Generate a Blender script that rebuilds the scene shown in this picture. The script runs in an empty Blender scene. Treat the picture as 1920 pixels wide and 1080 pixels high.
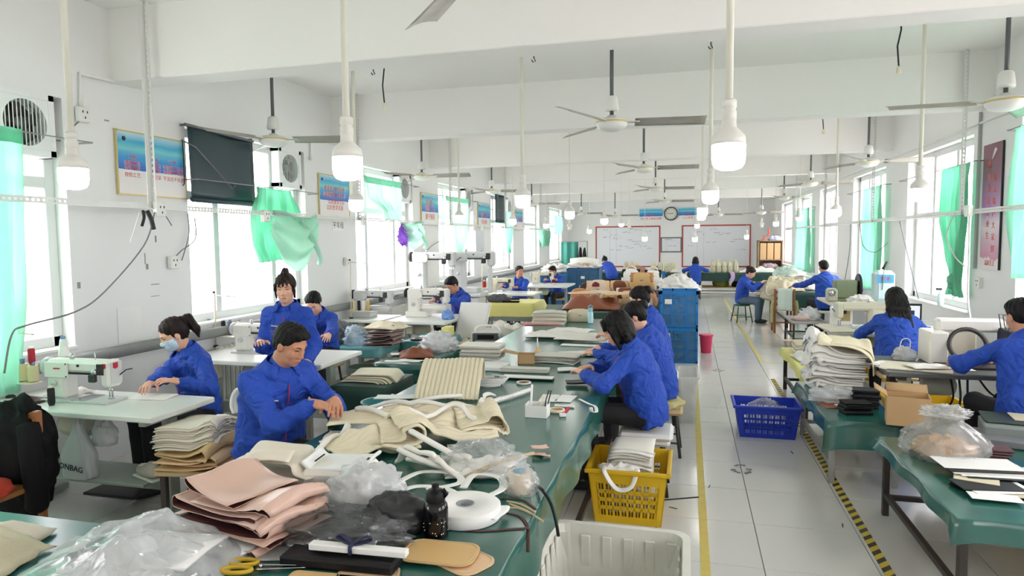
import bpy, math, random
import numpy as np
from mathutils import Vector, Matrix, noise as mnoise

S = bpy.context.scene
COL = S.collection
PI = math.pi
rnd = random.Random(11)

# ---------------------------------------------------------------- camera
CAM_H = 1.82
FPX, YAW, PITCH, ROLL = 1255.8, 0.25716, -0.07144, -0.010501
_cy, _sy = math.cos(YAW), math.sin(YAW)
_w = Vector((-_sy*math.cos(PITCH), _cy*math.cos(PITCH), math.sin(PITCH)))
_r0 = Vector((_cy, _sy, 0)); _u0 = _r0.cross(_w)
_r = _r0*math.cos(ROLL) + _u0*math.sin(ROLL)
_u = -_r0*math.sin(ROLL) + _u0*math.cos(ROLL)
cam_d = bpy.data.cameras.new('camera'); cam = bpy.data.objects.new('camera', cam_d); COL.objects.link(cam)
cam_d.sensor_width = 36.0; cam_d.lens = FPX/1920*36; cam_d.clip_start = .05; cam_d.clip_end = 200
cam.matrix_world = Matrix(((_r.x, _u.x, -_w.x, 0), (_r.y, _u.y, -_w.y, 0), (_r.z, _u.z, -_w.z, CAM_H), (0, 0, 0, 1)))
S.camera = cam

# ---------------------------------------------------------------- world, exposure
world = bpy.data.worlds.new('overcast_sky'); S.world = world; world.use_nodes = True
_bg = world.node_tree.nodes['Background']; _bg.inputs[0].default_value = (1, .95, .985, 1); _bg.inputs[1].default_value = 8.0
S.view_settings.view_transform = 'Standard'; S.view_settings.look = 'None'
S.view_settings.exposure = 0.22; S.view_settings.gamma = 1.0; S.view_settings.use_curve_mapping = False
S.cycles.use_denoising = True
S.cycles.max_bounces = 10; S.cycles.diffuse_bounces = 6; S.cycles.glossy_bounces = 4
S.cycles.transparent_max_bounces = 16; S.cycles.transmission_bounces = 6
S.cycles.sample_clamp_indirect = 8.0
BULB = 15.0          # emission of the lit bulbs

# ---------------------------------------------------------------- materials
MATS = {}
def mat(name, col, rough=.6, metal=0, var=.06, scale=6, bump=0, bscale=40, spec=.5, sheen=0, stretch=None, coat=0, sub=0):
    if name in MATS: return MATS[name]
    m = bpy.data.materials.new(name); m.use_nodes = True
    nt = m.node_tree; N = nt.nodes; L = nt.links; b = N['Principled BSDF']
    b.inputs['Roughness'].default_value = rough; b.inputs['Metallic'].default_value = metal
    b.inputs['Specular IOR Level'].default_value = spec
    if sheen: b.inputs['Sheen Weight'].default_value = sheen
    if coat: b.inputs['Coat Weight'].default_value = coat
    if sub:
        b.inputs['Subsurface Weight'].default_value = sub; b.inputs['Subsurface Radius'].default_value = (.02, .008, .005)
    tc = N.new('ShaderNodeTexCoord'); mp = N.new('ShaderNodeMapping'); L.new(tc.outputs['Object'], mp.inputs[0])
    if stretch: mp.inputs['Scale'].default_value = stretch
    nz = N.new('ShaderNodeTexNoise'); nz.inputs['Scale'].default_value = scale; nz.inputs['Detail'].default_value = 4
    L.new(mp.outputs[0], nz.inputs['Vector'])
    mx = N.new('ShaderNodeMix'); mx.data_type = 'RGBA'
    c = tuple(col)
    mx.inputs[6].default_value = (*[max(0, x*(1-var)) for x in c], 1); mx.inputs[7].default_value = (*[min(1, x*(1+var)) for x in c], 1)
    L.new(nz.outputs['Fac'], mx.inputs[0]); L.new(mx.outputs[2], b.inputs['Base Color'])
    if bump:
        n2 = N.new('ShaderNodeTexNoise'); n2.inputs['Scale'].default_value = bscale; n2.inputs['Detail'].default_value = 3
        L.new(mp.outputs[0], n2.inputs['Vector'])
        bp = N.new('ShaderNodeBump'); bp.inputs['Strength'].default_value = bump; bp.inputs['Distance'].default_value = .01
        L.new(n2.outputs['Fac'], bp.inputs['Height']); L.new(bp.outputs[0], b.inputs['Normal'])
    MATS[name] = m
    return m

def srgb(r, g, b):
    f = lambda x: (x/255/12.92) if x/255 <= .04045 else ((x/255+.055)/1.055)**2.4
    return (f(r), f(g), f(b))

def emis(name, col, st):
    m = bpy.data.materials.new(name); m.use_nodes = True; nt = m.node_tree; nt.nodes.clear()
    o = nt.nodes.new('ShaderNodeOutputMaterial'); e = nt.nodes.new('ShaderNodeEmission')
    e.inputs[0].default_value = (*col, 1); e.inputs[1].default_value = st; nt.links.new(e.outputs[0], o.inputs[0])
    MATS[name] = m; return m

def film(name, tint, clear=.6, rough=.12, white=.3, wcol=(.9, .92, .93), nscale=9, bump=.1):
    """thin plastic film: see-through, with milky creases and a gloss"""
    m = bpy.data.materials.new(name); m.use_nodes = True; nt = m.node_tree; N = nt.nodes; L = nt.links; N.clear()
    o = N.new('ShaderNodeOutputMaterial'); tr = N.new('ShaderNodeBsdfTransparent'); tr.inputs[0].default_value = (*tint, 1)
    gl = N.new('ShaderNodeBsdfGlossy'); gl.inputs['Roughness'].default_value = rough
    df = N.new('ShaderNodeBsdfDiffuse'); df.inputs[0].default_value = (*wcol, 1)
    tl = N.new('ShaderNodeBsdfTranslucent'); tl.inputs[0].default_value = (*wcol, 1)
    tc = N.new('ShaderNodeTexCoord'); nz = N.new('ShaderNodeTexNoise'); nz.inputs['Scale'].default_value = nscale; nz.inputs['Detail'].default_value = 5
    nz.inputs['Distortion'].default_value = .8
    L.new(tc.outputs['Object'], nz.inputs['Vector'])
    bp = N.new('ShaderNodeBump'); bp.inputs['Strength'].default_value = bump; bp.inputs['Distance'].default_value = .03; L.new(nz.outputs['Fac'], bp.inputs['Height'])
    for s in (gl, df): L.new(bp.outputs[0], s.inputs['Normal'])
    a = N.new('ShaderNodeMixShader'); a.inputs[0].default_value = .4; L.new(df.outputs[0], a.inputs[1]); L.new(tl.outputs[0], a.inputs[2])
    mr = N.new('ShaderNodeMapRange'); mr.inputs[1].default_value = .35; mr.inputs[2].default_value = .7
    mr.inputs[3].default_value = max(0, white-.15); mr.inputs[4].default_value = min(1, white+.2); L.new(nz.outputs['Fac'], mr.inputs[0])
    b = N.new('ShaderNodeMixShader'); L.new(mr.outputs[0], b.inputs[0]); L.new(tr.outputs[0], b.inputs[1]); L.new(a.outputs[0], b.inputs[2])
    lw = N.new('ShaderNodeLayerWeight'); lw.inputs[0].default_value = .5; pw = N.new('ShaderNodeMath'); pw.operation = 'POWER'; pw.inputs[1].default_value = 4; L.new(lw.outputs['Facing'], pw.inputs[0])
    fr = N.new('ShaderNodeMath'); fr.operation = 'MULTIPLY_ADD'; fr.inputs[1].default_value = .35; fr.inputs[2].default_value = .06; L.new(pw.outputs[0], fr.inputs[0])
    c = N.new('ShaderNodeMixShader'); L.new(fr.outputs[0], c.inputs[0]); L.new(b.outputs[0], c.inputs[1]); L.new(gl.outputs[0], c.inputs[2])
    L.new(c.outputs[0], o.inputs[0]); MATS[name] = m; return m

def glassm(name, tint=(.98, .985, .985), gloss=.06):
    m = bpy.data.materials.new(name); m.use_nodes = True; nt = m.node_tree; N = nt.nodes; L = nt.links; N.clear()
    o = N.new('ShaderNodeOutputMaterial'); tr = N.new('ShaderNodeBsdfTransparent'); tr.inputs[0].default_value = (*tint, 1)
    gl = N.new('ShaderNodeBsdfGlossy'); gl.inputs['Roughness'].default_value = .02
    nz = N.new('ShaderNodeTexNoise'); nz.inputs['Scale'].default_value = 2
    tc = N.new('ShaderNodeTexCoord'); L.new(tc.outputs['Object'], nz.inputs['Vector'])
    mr = N.new('ShaderNodeMapRange'); mr.inputs[3].default_value = gloss*.7; mr.inputs[4].default_value = gloss*1.3; L.new(nz.outputs['Fac'], mr.inputs[0])
    x = N.new('ShaderNodeMixShader'); L.new(mr.outputs[0], x.inputs[0]); L.new(tr.outputs[0], x.inputs[1]); L.new(gl.outputs[0], x.inputs[2])
    L.new(x.outputs[0], o.inputs[0]); MATS[name] = m; return m

def thinfab(name, col, trans=.5, open_=.0):
    """thin woven cloth that lets light through"""
    m = bpy.data.materials.new(name); m.use_nodes = True; nt = m.node_tree; N = nt.nodes; L = nt.links; N.clear()
    o = N.new('ShaderNodeOutputMaterial'); df = N.new('ShaderNodeBsdfDiffuse'); tl = N.new('ShaderNodeBsdfTranslucent')
    tc = N.new('ShaderNodeTexCoord'); nz = N.new('ShaderNodeTexNoise'); nz.inputs['Scale'].default_value = 5; L.new(tc.outputs['Object'], nz.inputs['Vector'])
    mx = N.new('ShaderNodeMix'); mx.data_type = 'RGBA'; mx.inputs[6].default_value = (*[x*.9 for x in col], 1); mx.inputs[7].default_value = (*[min(1, x*1.08) for x in col], 1)
    L.new(nz.outputs['Fac'], mx.inputs[0]); L.new(mx.outputs[2], df.inputs[0]); L.new(mx.outputs[2], tl.inputs[0])
    a = N.new('ShaderNodeMixShader'); a.inputs[0].default_value = trans; L.new(df.outputs[0], a.inputs[1]); L.new(tl.outputs[0], a.inputs[2])
    if open_:
        tr = N.new('ShaderNodeBsdfTransparent'); b = N.new('ShaderNodeMixShader'); b.inputs[0].default_value = open_
        L.new(a.outputs[0], b.inputs[1]); L.new(tr.outputs[0], b.inputs[2]); a = b
    L.new(a.outputs[0], o.inputs[0]); MATS[name] = m; return m

def holes(name, col, axis, step, duty=.45, across=2):
    """painted slotted angle: dark slots at a fixed step along one axis"""
    m = mat(name, col, .5, var=.08); nt = m.node_tree; N = nt.nodes; L = nt.links; b = N['Principled BSDF']
    tc = N.new('ShaderNodeTexCoord'); sp = N.new('ShaderNodeSeparateXYZ'); L.new(tc.outputs['Object'], sp.inputs[0])
    md = N.new('ShaderNodeMath'); md.operation = 'PINGPONG'; md.inputs[1].default_value = step/2; L.new(sp.outputs[axis], md.inputs[0])
    lt = N.new('ShaderNodeMath'); lt.operation = 'LESS_THAN'; lt.inputs[1].default_value = step/2*duty; L.new(md.outputs[0], lt.inputs[0])
    ab = N.new('ShaderNodeMath'); ab.operation = 'ABSOLUTE'; L.new(sp.outputs[across], ab.inputs[0]); l2 = N.new('ShaderNodeMath'); l2.operation = 'LESS_THAN'; l2.inputs[1].default_value = .007; L.new(ab.outputs[0], l2.inputs[0])
    ml = N.new('ShaderNodeMath'); ml.operation = 'MULTIPLY'; L.new(lt.outputs[0], ml.inputs[0]); L.new(l2.outputs[0], ml.inputs[1]); lt = ml
    o_ = [n for n in N if n.type == 'OUTPUT_MATERIAL'][0]; tr = N.new('ShaderNodeBsdfTransparent'); ms = N.new('ShaderNodeMixShader'); L.new(lt.outputs[0], ms.inputs[0]); L.new(b.outputs[0], ms.inputs[1]); L.new(tr.outputs[0], ms.inputs[2]); L.new(ms.outputs[0], o_.inputs[0]); return m

# ---------------------------------------------------------------- mesh building
def rotm(rx=0, ry=0, rz=0):
    return Matrix.Rotation(rz, 4, 'Z') @ Matrix.Rotation(ry, 4, 'Y') @ Matrix.Rotation(rx, 4, 'X')
def TR(loc=(0, 0, 0), rx=0, ry=0, rz=0):
    return Matrix.Translation(loc) @ rotm(rx, ry, rz)

class MB:
    def __init__(s): s.v = []; s.f = []; s.m = []; s.sm = []
    def add(s, vs, fs, mi=0, smooth=False, T=None):
        o = len(s.v)
        if T is not None: vs = [T @ Vector(p) for p in vs]
        s.v += [tuple(p) for p in vs]; s.f += [tuple(i+o for i in f) for f in fs]
        s.m += [mi]*len(fs); s.sm += [smooth]*len(fs); return s
    def box(s, c, d, b=0, mi=0, T=None):
        cx, cy, cz = c; hx, hy, hz = d[0]/2, d[1]/2, d[2]/2
        if b <= 0:
            vs = [(cx+sx*hx, cy+sy*hy, cz+sz*hz) for sx in (-1, 1) for sy in (-1, 1) for sz in (-1, 1)]
            fs = [(0, 1, 3, 2), (4, 6, 7, 5), (0, 4, 5, 1), (2, 3, 7, 6), (0, 2, 6, 4), (1, 5, 7, 3)]
            return s.add(vs, fs, mi, False, T)
        b = min(b, hx*.98, hy*.98, hz*.98); vs = []; ix = {}
        for sx in (-1, 1):
            for sy in (-1, 1):
                for sz in (-1, 1):
                    for k in range(3):
                        e = [hx-b, hy-b, hz-b]; e[k] += b
                        ix[(sx, sy, sz, k)] = len(vs); vs.append((cx+sx*e[0], cy+sy*e[1], cz+sz*e[2]))
        fs = []
        for k in range(3):
            i, j = [a for a in range(3) if a != k]
            for sk in (-1, 1):
                q = []
                for a, c2 in ((-1, -1), (1, -1), (1, 1), (-1, 1)):
                    sg = [0, 0, 0]; sg[k] = sk; sg[i] = a; sg[j] = c2; q.append(ix[(*sg, k)])
                fs.append(q)
        for k in range(3):
            i, j = [a for a in range(3) if a != k]
            for a in (-1, 1):
                for c2 in (-1, 1):
                    q = []
                    for sk, ax in ((-1, i), (1, i), (1, j), (-1, j)):
                        sg = [0, 0, 0]; sg[k] = sk; sg[i] = a; sg[j] = c2; q.append(ix[(*sg, ax)])
                    fs.append(q)
        for sx in (-1, 1):
            for sy in (-1, 1):
                for sz in (-1, 1): fs.append([ix[(sx, sy, sz, k)] for k in range(3)])
        ctr = Vector(c); out = []
        for f in fs:
            p = [Vector(vs[i]) for i in f]; n = (p[1]-p[0]).cross(p[2]-p[0]); m = sum(p, Vector())/len(p)-ctr
            out.append(f if n.dot(m) > 0 else f[::-1])
        return s.add(vs, out, mi, False, T)
    def tube(s, pts, r, n=8, mi=0, closed=False, T=None, smooth=True, flat=None):
        pts = [Vector(p) for p in pts]; m = len(pts); rs = r if isinstance(r, (list, tuple)) else [r]*m
        vs = []; fs = []; up = None
        for i, p in enumerate(pts):
            a = pts[i-1] if (i > 0 or closed) else p; c = pts[(i+1) % m] if (i < m-1 or closed) else p
            t = (c-a)
            t = t.normalized() if t.length > 1e-9 else Vector((0, 0, 1))
            if up is None:
                up = Vector((0, 0, 1)) if abs(t.z) < .9 else Vector((1, 0, 0))
            sd = t.cross(up)
            if sd.length < 1e-6: sd = t.orthogonal()
            sd.normalize(); up = sd.cross(t).normalized()
            for k in range(n):
                an = 2*PI*k/n
                fx = 1 if flat is None else flat
                vs.append(p+(sd*math.cos(an)+up*math.sin(an)*fx)*rs[i])
        for i in range(m if closed else m-1):
            j = (i+1) % m
            for k in range(n):
                k2 = (k+1) % n; fs.append((i*n+k, i*n+k2, j*n+k2, j*n+k))
        fs = [f[::-1] for f in fs]
        if not closed: fs += [tuple(range(n)), tuple(range((m-1)*n, m*n))[::-1]]
        # orientation: caps
        return s.add(vs, fs, mi, smooth, T)
    def lathe(s, prof, n=20, mi=0, T=None, smooth=True, c=(0, 0, 0), caps=True):
        vs = []; fs = []; m = len(prof)
        for r, z in prof:
            for k in range(n):
                a = 2*PI*k/n; vs.append((c[0]+r*math.cos(a), c[1]+r*math.sin(a), c[2]+z))
        for i in range(m-1):
            for k in range(n):
                k2 = (k+1) % n; fs.append((i*n+k, i*n+k2, (i+1)*n+k2, (i+1)*n+k))
        if caps and prof[0][0] > 1e-5 and prof[1][0] > 1e-5: fs.append(tuple(range(n))[::-1])
        if caps and prof[-1][0] > 1e-5 and prof[-2][0] > 1e-5: fs.append(tuple(range((m-1)*n, m*n)))
        return s.add(vs, fs, mi, smooth, T)
    def prism(s, poly, z0, z1, mi=0, T=None, smooth=False):
        n = len(poly); vs = [(x, y, z0) for x, y in poly]+[(x, y, z1) for x, y in poly]
        ar = sum(poly[i][0]*poly[(i+1) % n][1]-poly[(i+1) % n][0]*poly[i][1] for i in range(n))
        fs = [(i, (i+1) % n, n+(i+1) % n, n+i) for i in range(n)]+[tuple(range(n))[::-1], tuple(range(n, 2*n))]
        if ar < 0: fs = [f[::-1] for f in fs]
        return s.add(vs, fs, mi, smooth, T)
    def sheet(s, fn, nu, nv, th=.002, mi=0, T=None, smooth=True, mfn=None):
        P = np.array([[fn(i/nu, j/nv) for j in range(nv+1)] for i in range(nu+1)], float)
        du = np.gradient(P, axis=0); dv = np.gradient(P, axis=1); nn = np.cross(du, dv)
        nn /= (np.linalg.norm(nn, axis=2, keepdims=True)+1e-12); Q = P-nn*th
        vs = [tuple(p) for p in P.reshape(-1, 3)]+[tuple(p) for p in Q.reshape(-1, 3)]
        o = (nu+1)*(nv+1); I = lambda i, j: i*(nv+1)+j; fs = []
        for i in range(nu):
            for j in range(nv):
                fs.append((I(i, j), I(i+1, j), I(i+1, j+1), I(i, j+1)))
                fs.append((o+I(i, j), o+I(i, j+1), o+I(i+1, j+1), o+I(i+1, j)))
        for i in range(nu):
            fs.append((I(i+1, 0), I(i, 0), o+I(i, 0), o+I(i+1, 0))); fs.append((I(i, nv), I(i+1, nv), o+I(i+1, nv), o+I(i, nv)))
        for j in range(nv):
            fs.append((I(0, j), I(0, j+1), o+I(0, j+1), o+I(0, j))); fs.append((I(nu, j+1), I(nu, j), o+I(nu, j), o+I(nu, j+1)))
        s.add(vs, fs, mi, smooth, T)
        if mfn:
            b0 = len(s.m)-len(fs)
            for i in range(nu):
                for j in range(nv):
                    k = b0+2*(i*nv+j); s.m[k] = mfn(i, j, 0); s.m[k+1] = mfn(i, j, 1)
        return s
    def blob(s, c, r, amp=.15, freq=4, seed=0, nu=28, nv=18, mi=0, T=None, flat=True, power=1.0, ridge=.0, top=None):
        """closed crumpled lump resting on its base; ridge adds sharp creases"""
        vs = []; fs = []; of = Vector((seed*3.7, seed*1.9, seed*5.1))
        for j in range(nv+1):
            ph = PI*j/nv
            for i in range(nu):
                th = 2*PI*i/nu
                d = Vector((math.sin(ph)*math.cos(th), math.sin(ph)*math.sin(th), math.cos(ph)))
                k = 1+amp*mnoise.noise(d*freq*.5+of)+amp*.5*mnoise.noise(d*freq+of)
                if ridge: k += ridge*(abs(mnoise.noise(d*freq*1.3+of*2))*-2+.4)
                x = math.copysign(abs(d.x)**power, d.x); y = math.copysign(abs(d.y)**power, d.y)
                z = d.z
                p = Vector((x*r[0]*k, y*r[1]*k, z*r[2]*k))
                if top: p = top(p)
                if flat: p.z = max(p.z, -r[2]*.55)
                vs.append((c[0]+p.x, c[1]+p.y, c[2]+p.z+(r[2]*.55 if flat else 0)))
        for j in range(nv):
            for i in range(nu):
                i2 = (i+1) % nu; fs.append((j*nu+i, (j+1)*nu+i, (j+1)*nu+i2, j*nu+i2))
        return s.add(vs, fs, mi, True, T)
    def mesh(s, name, mats):
        me = bpy.data.meshes.new(name); me.from_pydata(s.v, [], s.f)
        for m in (mats if isinstance(mats, (list, tuple)) else [mats]): me.materials.append(m)
        me.polygons.foreach_set('material_index', s.m); me.polygons.foreach_set('use_smooth', s.sm); me.update(); return me
    def build(s, name, mats, parent=None, loc=(0, 0, 0), rz=0, rot=None):
        return put(name, s.mesh(name, mats), parent, loc, rz, rot)

def put(name, me, parent=None, loc=(0, 0, 0), rz=0, rot=None):
    o = bpy.data.objects.new(name, me); COL.objects.link(o)
    o.location = loc; o.rotation_euler = rot if rot else (0, 0, rz)
    if parent is not None: o.parent = parent
    return o
def tag(o, label=None, cat=None, group=None, kind=None):
    if label: o['label'] = label
    if cat: o['category'] = cat
    if group: o['group'] = group
    if kind: o['kind'] = kind
    return o
def thing(name, label, cat, loc=(0, 0, 0), rz=0, group=None):
    return tag(put(name, None, None, loc, rz), label, cat, group)
def struct(name, mb, m, parent=None, loc=(0, 0, 0)):
    o = mb.build(name, m, parent, loc)
    if parent is None: o['kind'] = 'structure'
    return o
def kids(o):
    return [c for c in COL.objects if c.parent == o]
def copy_tree(o, loc=None, rz=None, label=None, parent=None):
    c = o.copy(); COL.objects.link(c); c.parent = parent
    if loc is not None: c.location = loc
    if rz is not None: c.rotation_euler = (0, 0, rz)
    if label: c['label'] = label
    for ch in o.children: copy_tree(ch, parent=c)
    return c
def at(x, y, X=None, Y=None, Z=None):
    """the point of the room plane X=, Y= or Z= that a spot of the 1920x1080 photograph shows (survey of the room)"""
    d = _r*((x-960)/FPX)-_u*((y-540)/FPX)+_w
    t = X/d.x if X is not None else Y/d.y if Y is not None else (Z-CAM_H)/d.z
    return Vector((0, 0, CAM_H))+d*t
def smooth01(t):
    t = max(0, min(1, t)); return t*t*(3-2*t)
def catmull(pts, k=6):
    P = [Vector(p) for p in pts]; out = []
    for i in range(len(P)-1):
        a = P[max(0, i-1)]; b = P[i]; c = P[i+1]; d = P[min(len(P)-1, i+2)]
        for j in range(k):
            t = j/k
            out.append(.5*((2*b)+(c-a)*t+(2*a-5*b+4*c-d)*t*t+(-a+3*b-3*c+d)*t**3))
    out.append(P[-1]); return out
_fontcache = {}
def text_mesh(s, size, depth=.002, align='CENTER'):
    cu = bpy.data.curves.new('lettering', 'FONT'); cu.body = s; cu.size = size; cu.extrude = depth/2; cu.align_x = align; cu.align_y = 'CENTER'; cu.resolution_u = 3
    o = bpy.data.objects.new('lettering', cu); COL.objects.link(o)
    bpy.context.view_layer.update()
    me = bpy.data.meshes.new_from_object(o.evaluated_get(bpy.context.evaluated_depsgraph_get()))
    bpy.data.objects.remove(o); bpy.data.curves.remove(cu); return me
def lettering(s, size, m, parent, loc, rot, depth=.002, align='CENTER', name='lettering'):
    me = text_mesh(s, size, depth, align); me.materials.clear(); me.materials.append(m)
    return put(name, me, parent, loc, rot=rot)
# ================================================================ the room
XL, XR, YB, YF, ZB, ZC = -4.7, 3.12, 27.0, -3.0, 3.19, 3.77
white = mat('wall_paint', srgb(233, 233, 231), .75, var=.025, scale=1.3, bump=.05, bscale=90)
ceilm = mat('ceiling_paint', srgb(240, 238, 234), .8, var=.02, scale=1, bump=.04, bscale=80)
frame_m = mat('window_plastic', srgb(214, 216, 214), .4, var=.03)
glass = glassm('window_glass')
tilem = mat('floor_tile', srgb(202, 203, 199), .15, var=.03, scale=2.2, spec=.55)
groutm = mat('tile_grout', srgb(120, 118, 112), .8)
grey_metal = mat('grey_metal', srgb(120, 122, 124), .4, metal=.6)
dark_metal = mat('dark_metal', srgb(60, 58, 56), .5, metal=.4)
black_pl = mat('black_plastic', srgb(22, 22, 24), .4)
white_pl = mat('white_plastic', srgb(235, 235, 230), .35, var=.02)
cream_pl = mat('cream_plastic', srgb(228, 222, 200), .4)
wire_g = mat('grey_cable', srgb(120, 122, 122), .5)
wire_k = mat('black_cable', srgb(30, 30, 32), .5)
wire_w = mat('white_cable', srgb(222, 222, 220), .5)

floor = struct('floor', MB().box(((XL+XR)/2, (YF+YB)/2, -.06), (XR-XL+.6, YB-YF+.6, .1)), groutm)
TX0, TY0, TS = .42, 3.8, .6
tile_me = MB().box((0, 0, -.006), (TS-.004, TS-.004, .012), b=.0015).mesh('tile', tilem)
near = []; rest = []
for i in range(-9, 6):
    for j in range(-12, 40):
        x0, y0 = TX0+i*TS, TY0+j*TS
        xa, xb = max(x0, XL), min(x0+TS, XR); ya, yb = max(y0, YF), min(y0+TS, YB)
        if xb-xa < .05 or yb-ya < .05: continue
        whole = xb-xa > TS-.01 and yb-ya > TS-.01
        if whole and -1 <= i <= 3 and -2 <= j <= 34: near.append((x0+TS/2, y0+TS/2))
        elif whole and -7 <= i <= -2 and -2 <= j <= 14: near.append((x0+TS/2, y0+TS/2))
        else: rest.append((xa, xb, ya, yb))
for k, (x, y) in enumerate(near): put('tile', tile_me, floor, (x, y, .001*((k*7) % 3)/6))
mb = MB()
for xa, xb, ya, yb in rest: mb.box(((xa+xb)/2, (ya+yb)/2, -.006), (xb-xa-.004, yb-ya-.004, .012))
tag(mb.build('outer_tiles', tilem, floor), kind='stuff')

struct('ceiling', MB().box(((XL+XR)/2, (YF+YB)/2, ZC+.1), (XR-XL+.6, YB-YF+.6, .2)), ceilm)
BEAMS = [1.2, 4.83, 8.41, 12.0, 15.85, 19.85, 24.15]
for k, y in enumerate(BEAMS):
    struct('trim_%d' % (k+1), MB().box(((XL+XR)/2, y, (ZB+ZC)/2), (XR-XL+.02, .28, ZC-ZB+.02), b=.008), ceilm)['label'] = 'white ceiling beam across the hall'

WT = .24
def side_wall(name, xi, sgn, wins, zs, zt):
    """wall with window openings: inner face at xi, going outwards along sgn"""
    mb = MB(); xc = xi+sgn*WT/2
    mb.box((xc, (YF+YB)/2, zs/2), (WT, YB-YF, zs)); mb.box((xc, (YF+YB)/2, (zt+ZC)/2), (WT, YB-YF, ZC-zt))
    edges = [YF]+[e for w in wins for e in w]+[YB]
    for a, b in zip(edges[0::2], edges[1::2]): mb.box((xc, (a+b)/2, (zs+zt)/2), (WT, b-a, zt-zs))
    return struct(name, mb, white)
WL = [(-1.2, .9), (2.1, 4.22), (5.53, 7.61), (8.93, 11.05), (12.31, 14.5), (15.9, 18.04), (19.3, 21.43), (23.08, 25.44)]
WR = [(-1.6, .8), (1.9, 4.1), (5.3, 7.62), (8.75, 11.09), (12.24, 14.47), (15.83, 17.9), (19.0, 21.2), (22.4, 24.85)]
ZSL, ZTL, ZSR, ZTR = 1.02, 2.95, .93, 2.96
side_wall('wall_left', XL, -1, WL, ZSL, ZTL)
side_wall('wall_right', XR, 1, WR, ZSR, ZTR)
struct('wall_back', MB().box(((XL+XR)/2, YB+.12, ZC/2), (XR-XL+.48, .24, ZC)), white)
struct('wall_front', MB().box(((XL+XR)/2, YF-.12, ZC/2), (XR-XL+.48, .24, ZC)), white)
# outside ground and a pale building that the windows look at
struct('ground_outside', MB().box((-1, 12, -.35), (60, 80, .2)), mat('pale_concrete', srgb(226, 226, 222), .9))

wn = 0
def window(xi, sgn, a, b, zs, zt, mull, ztr):
    global wn; wn += 1
    w = put('window_%d' % wn, None, None, (xi+sgn*.15, (a+b)/2, zs)); w['kind'] = 'structure'
    W, H = b-a, zt-zs; fr = MB(); t = .085
    fr.box((0, 0, t/2), (.07, W, t), b=.006); fr.box((0, 0, H-t/2), (.07, W, t), b=.006)
    for y in (-W/2+t/2, W/2-t/2): fr.box((0, y, H/2), (.07, t, H), b=.006)
    fr.build('window_frame', frame_m, w)
    MB().box((0, 0, ztr-zs), (.075, W-2*t, .09), b=.006).build('transom', frame_m, w)
    cuts = [-W/2+t]+[m*W-W/2 for m in mull]+[W/2-t]
    for m in mull:
        MB().box((0, m*W-W/2, H/2), (.07, .085, H-2*t), b=.006).build('mullion', frame_m, w)
    for c0, c1 in zip(cuts, cuts[1:]):
        for z0, z1 in ((t, ztr-zs), (ztr-zs, H-t)):
            MB().box((0, (c0+c1)/2, (z0+z1)/2), (.006, c1-c0, z1-z0)).build('pane', glass, w)
    MB().box((-sgn*.06, 0, -.012), (.22, W+.02, .03), b=.006).build('window_sill', white_pl, w)
    L = bpy.data.lights.new('window_portal', 'AREA'); L.shape = 'RECTANGLE'; L.size = H; L.size_y = W; L.cycles.is_portal = True
    off = b < (3.4 if sgn < 0 else 5.0); p = put('window_portal' if not off else 'window_%s_offscreen' % ('left' if sgn < 0 else 'right'), L, None, (xi+sgn*.1, (a+b)/2, (zs+zt)/2)); p.rotation_euler = (0, sgn*PI/2, 0)
    return w
for a, b in WL: window(XL, -1, a, b, ZSL, ZTL, (.26, .74) if a > 5 else (.35, .8), 2.3)
for a, b in WR: window(XR, 1, a, b, ZSR, ZTR, (.34, .68), 2.1)
# ================================================================ lamps
bulb_lit = emis('bulb_glow', (1, .985, .95), BULB)
bulb_cap = mat('bulb_cap', srgb(226, 224, 216), .4)
pole_m = mat('lamp_pole', srgb(222, 220, 205), .5)
bulb_off = mat('bulb_unlit', srgb(232, 232, 228), .3)
_cap = MB().lathe([(.028, .155), (.03, .15), (.031, .12), (.036, .115), (.066, .085), (.07, .07), (.07, .045)], 24).mesh('bulb_cap', bulb_cap)
_glow = MB().lathe([(0, -.062), (.03, -.061), (.055, -.052), (.066, -.035), (.07, -.01), (.07, .047), (.0, .047)], 24).mesh('diffuser', bulb_lit)
_glow_half = MB().lathe([(0, -.03), (.035, -.027), (.058, -.012), (.066, .01), (.069, .047), (0, .047)], 20).mesh('diffuser', bulb_lit)
_globe_off = MB().lathe([(0, -.055), (.025, -.05), (.045, -.03), (.05, 0), (.042, .03), (.03, .05), (0, .05)], 20).mesh('globe', bulb_off)
_sock = MB().lathe([(.027, .15), (.031, .152), (.031, .185), (.027, .19), (.027, .2), (.031, .202), (.031, .23), (.024, .236), (0, .236)], 18).mesh('socket', bulb_cap)
_pole_u = MB().tube([(0, 0, 0), (0, 0, 1)], .0165, 10).mesh('lamp_pole', pole_m)
_wire_u = MB().tube([(0, 0, 0), (0, 0, 1)], .006, 6).mesh('lamp_wire', pole_m)
def lamp(p, label, kind='lit', group='led bulbs hanging on white poles', thin=False):
    t = thing('pendant_lamp', label, 'lamp', p, 0, group)
    put('bulb_cap', _cap, t)
    d = put('diffuser', {'lit': _glow, 'half': _glow_half, 'off': _globe_off}[kind], t)
    put('socket', _sock, t)
    q = put('lamp_pole', _wire_u if thin else _pole_u, t, (0, 0, .225)); q.scale = (1, 1, ZC-p[2]-.225)
    k = MB().lathe([(.045, 0), (.04, .02), (.02, .03), (0, .03)], 14).mesh('ceiling_cup', bulb_cap)
    c = put('ceiling_cup', k, t, (0, 0, ZC-p[2]-.03))
    return t
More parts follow.
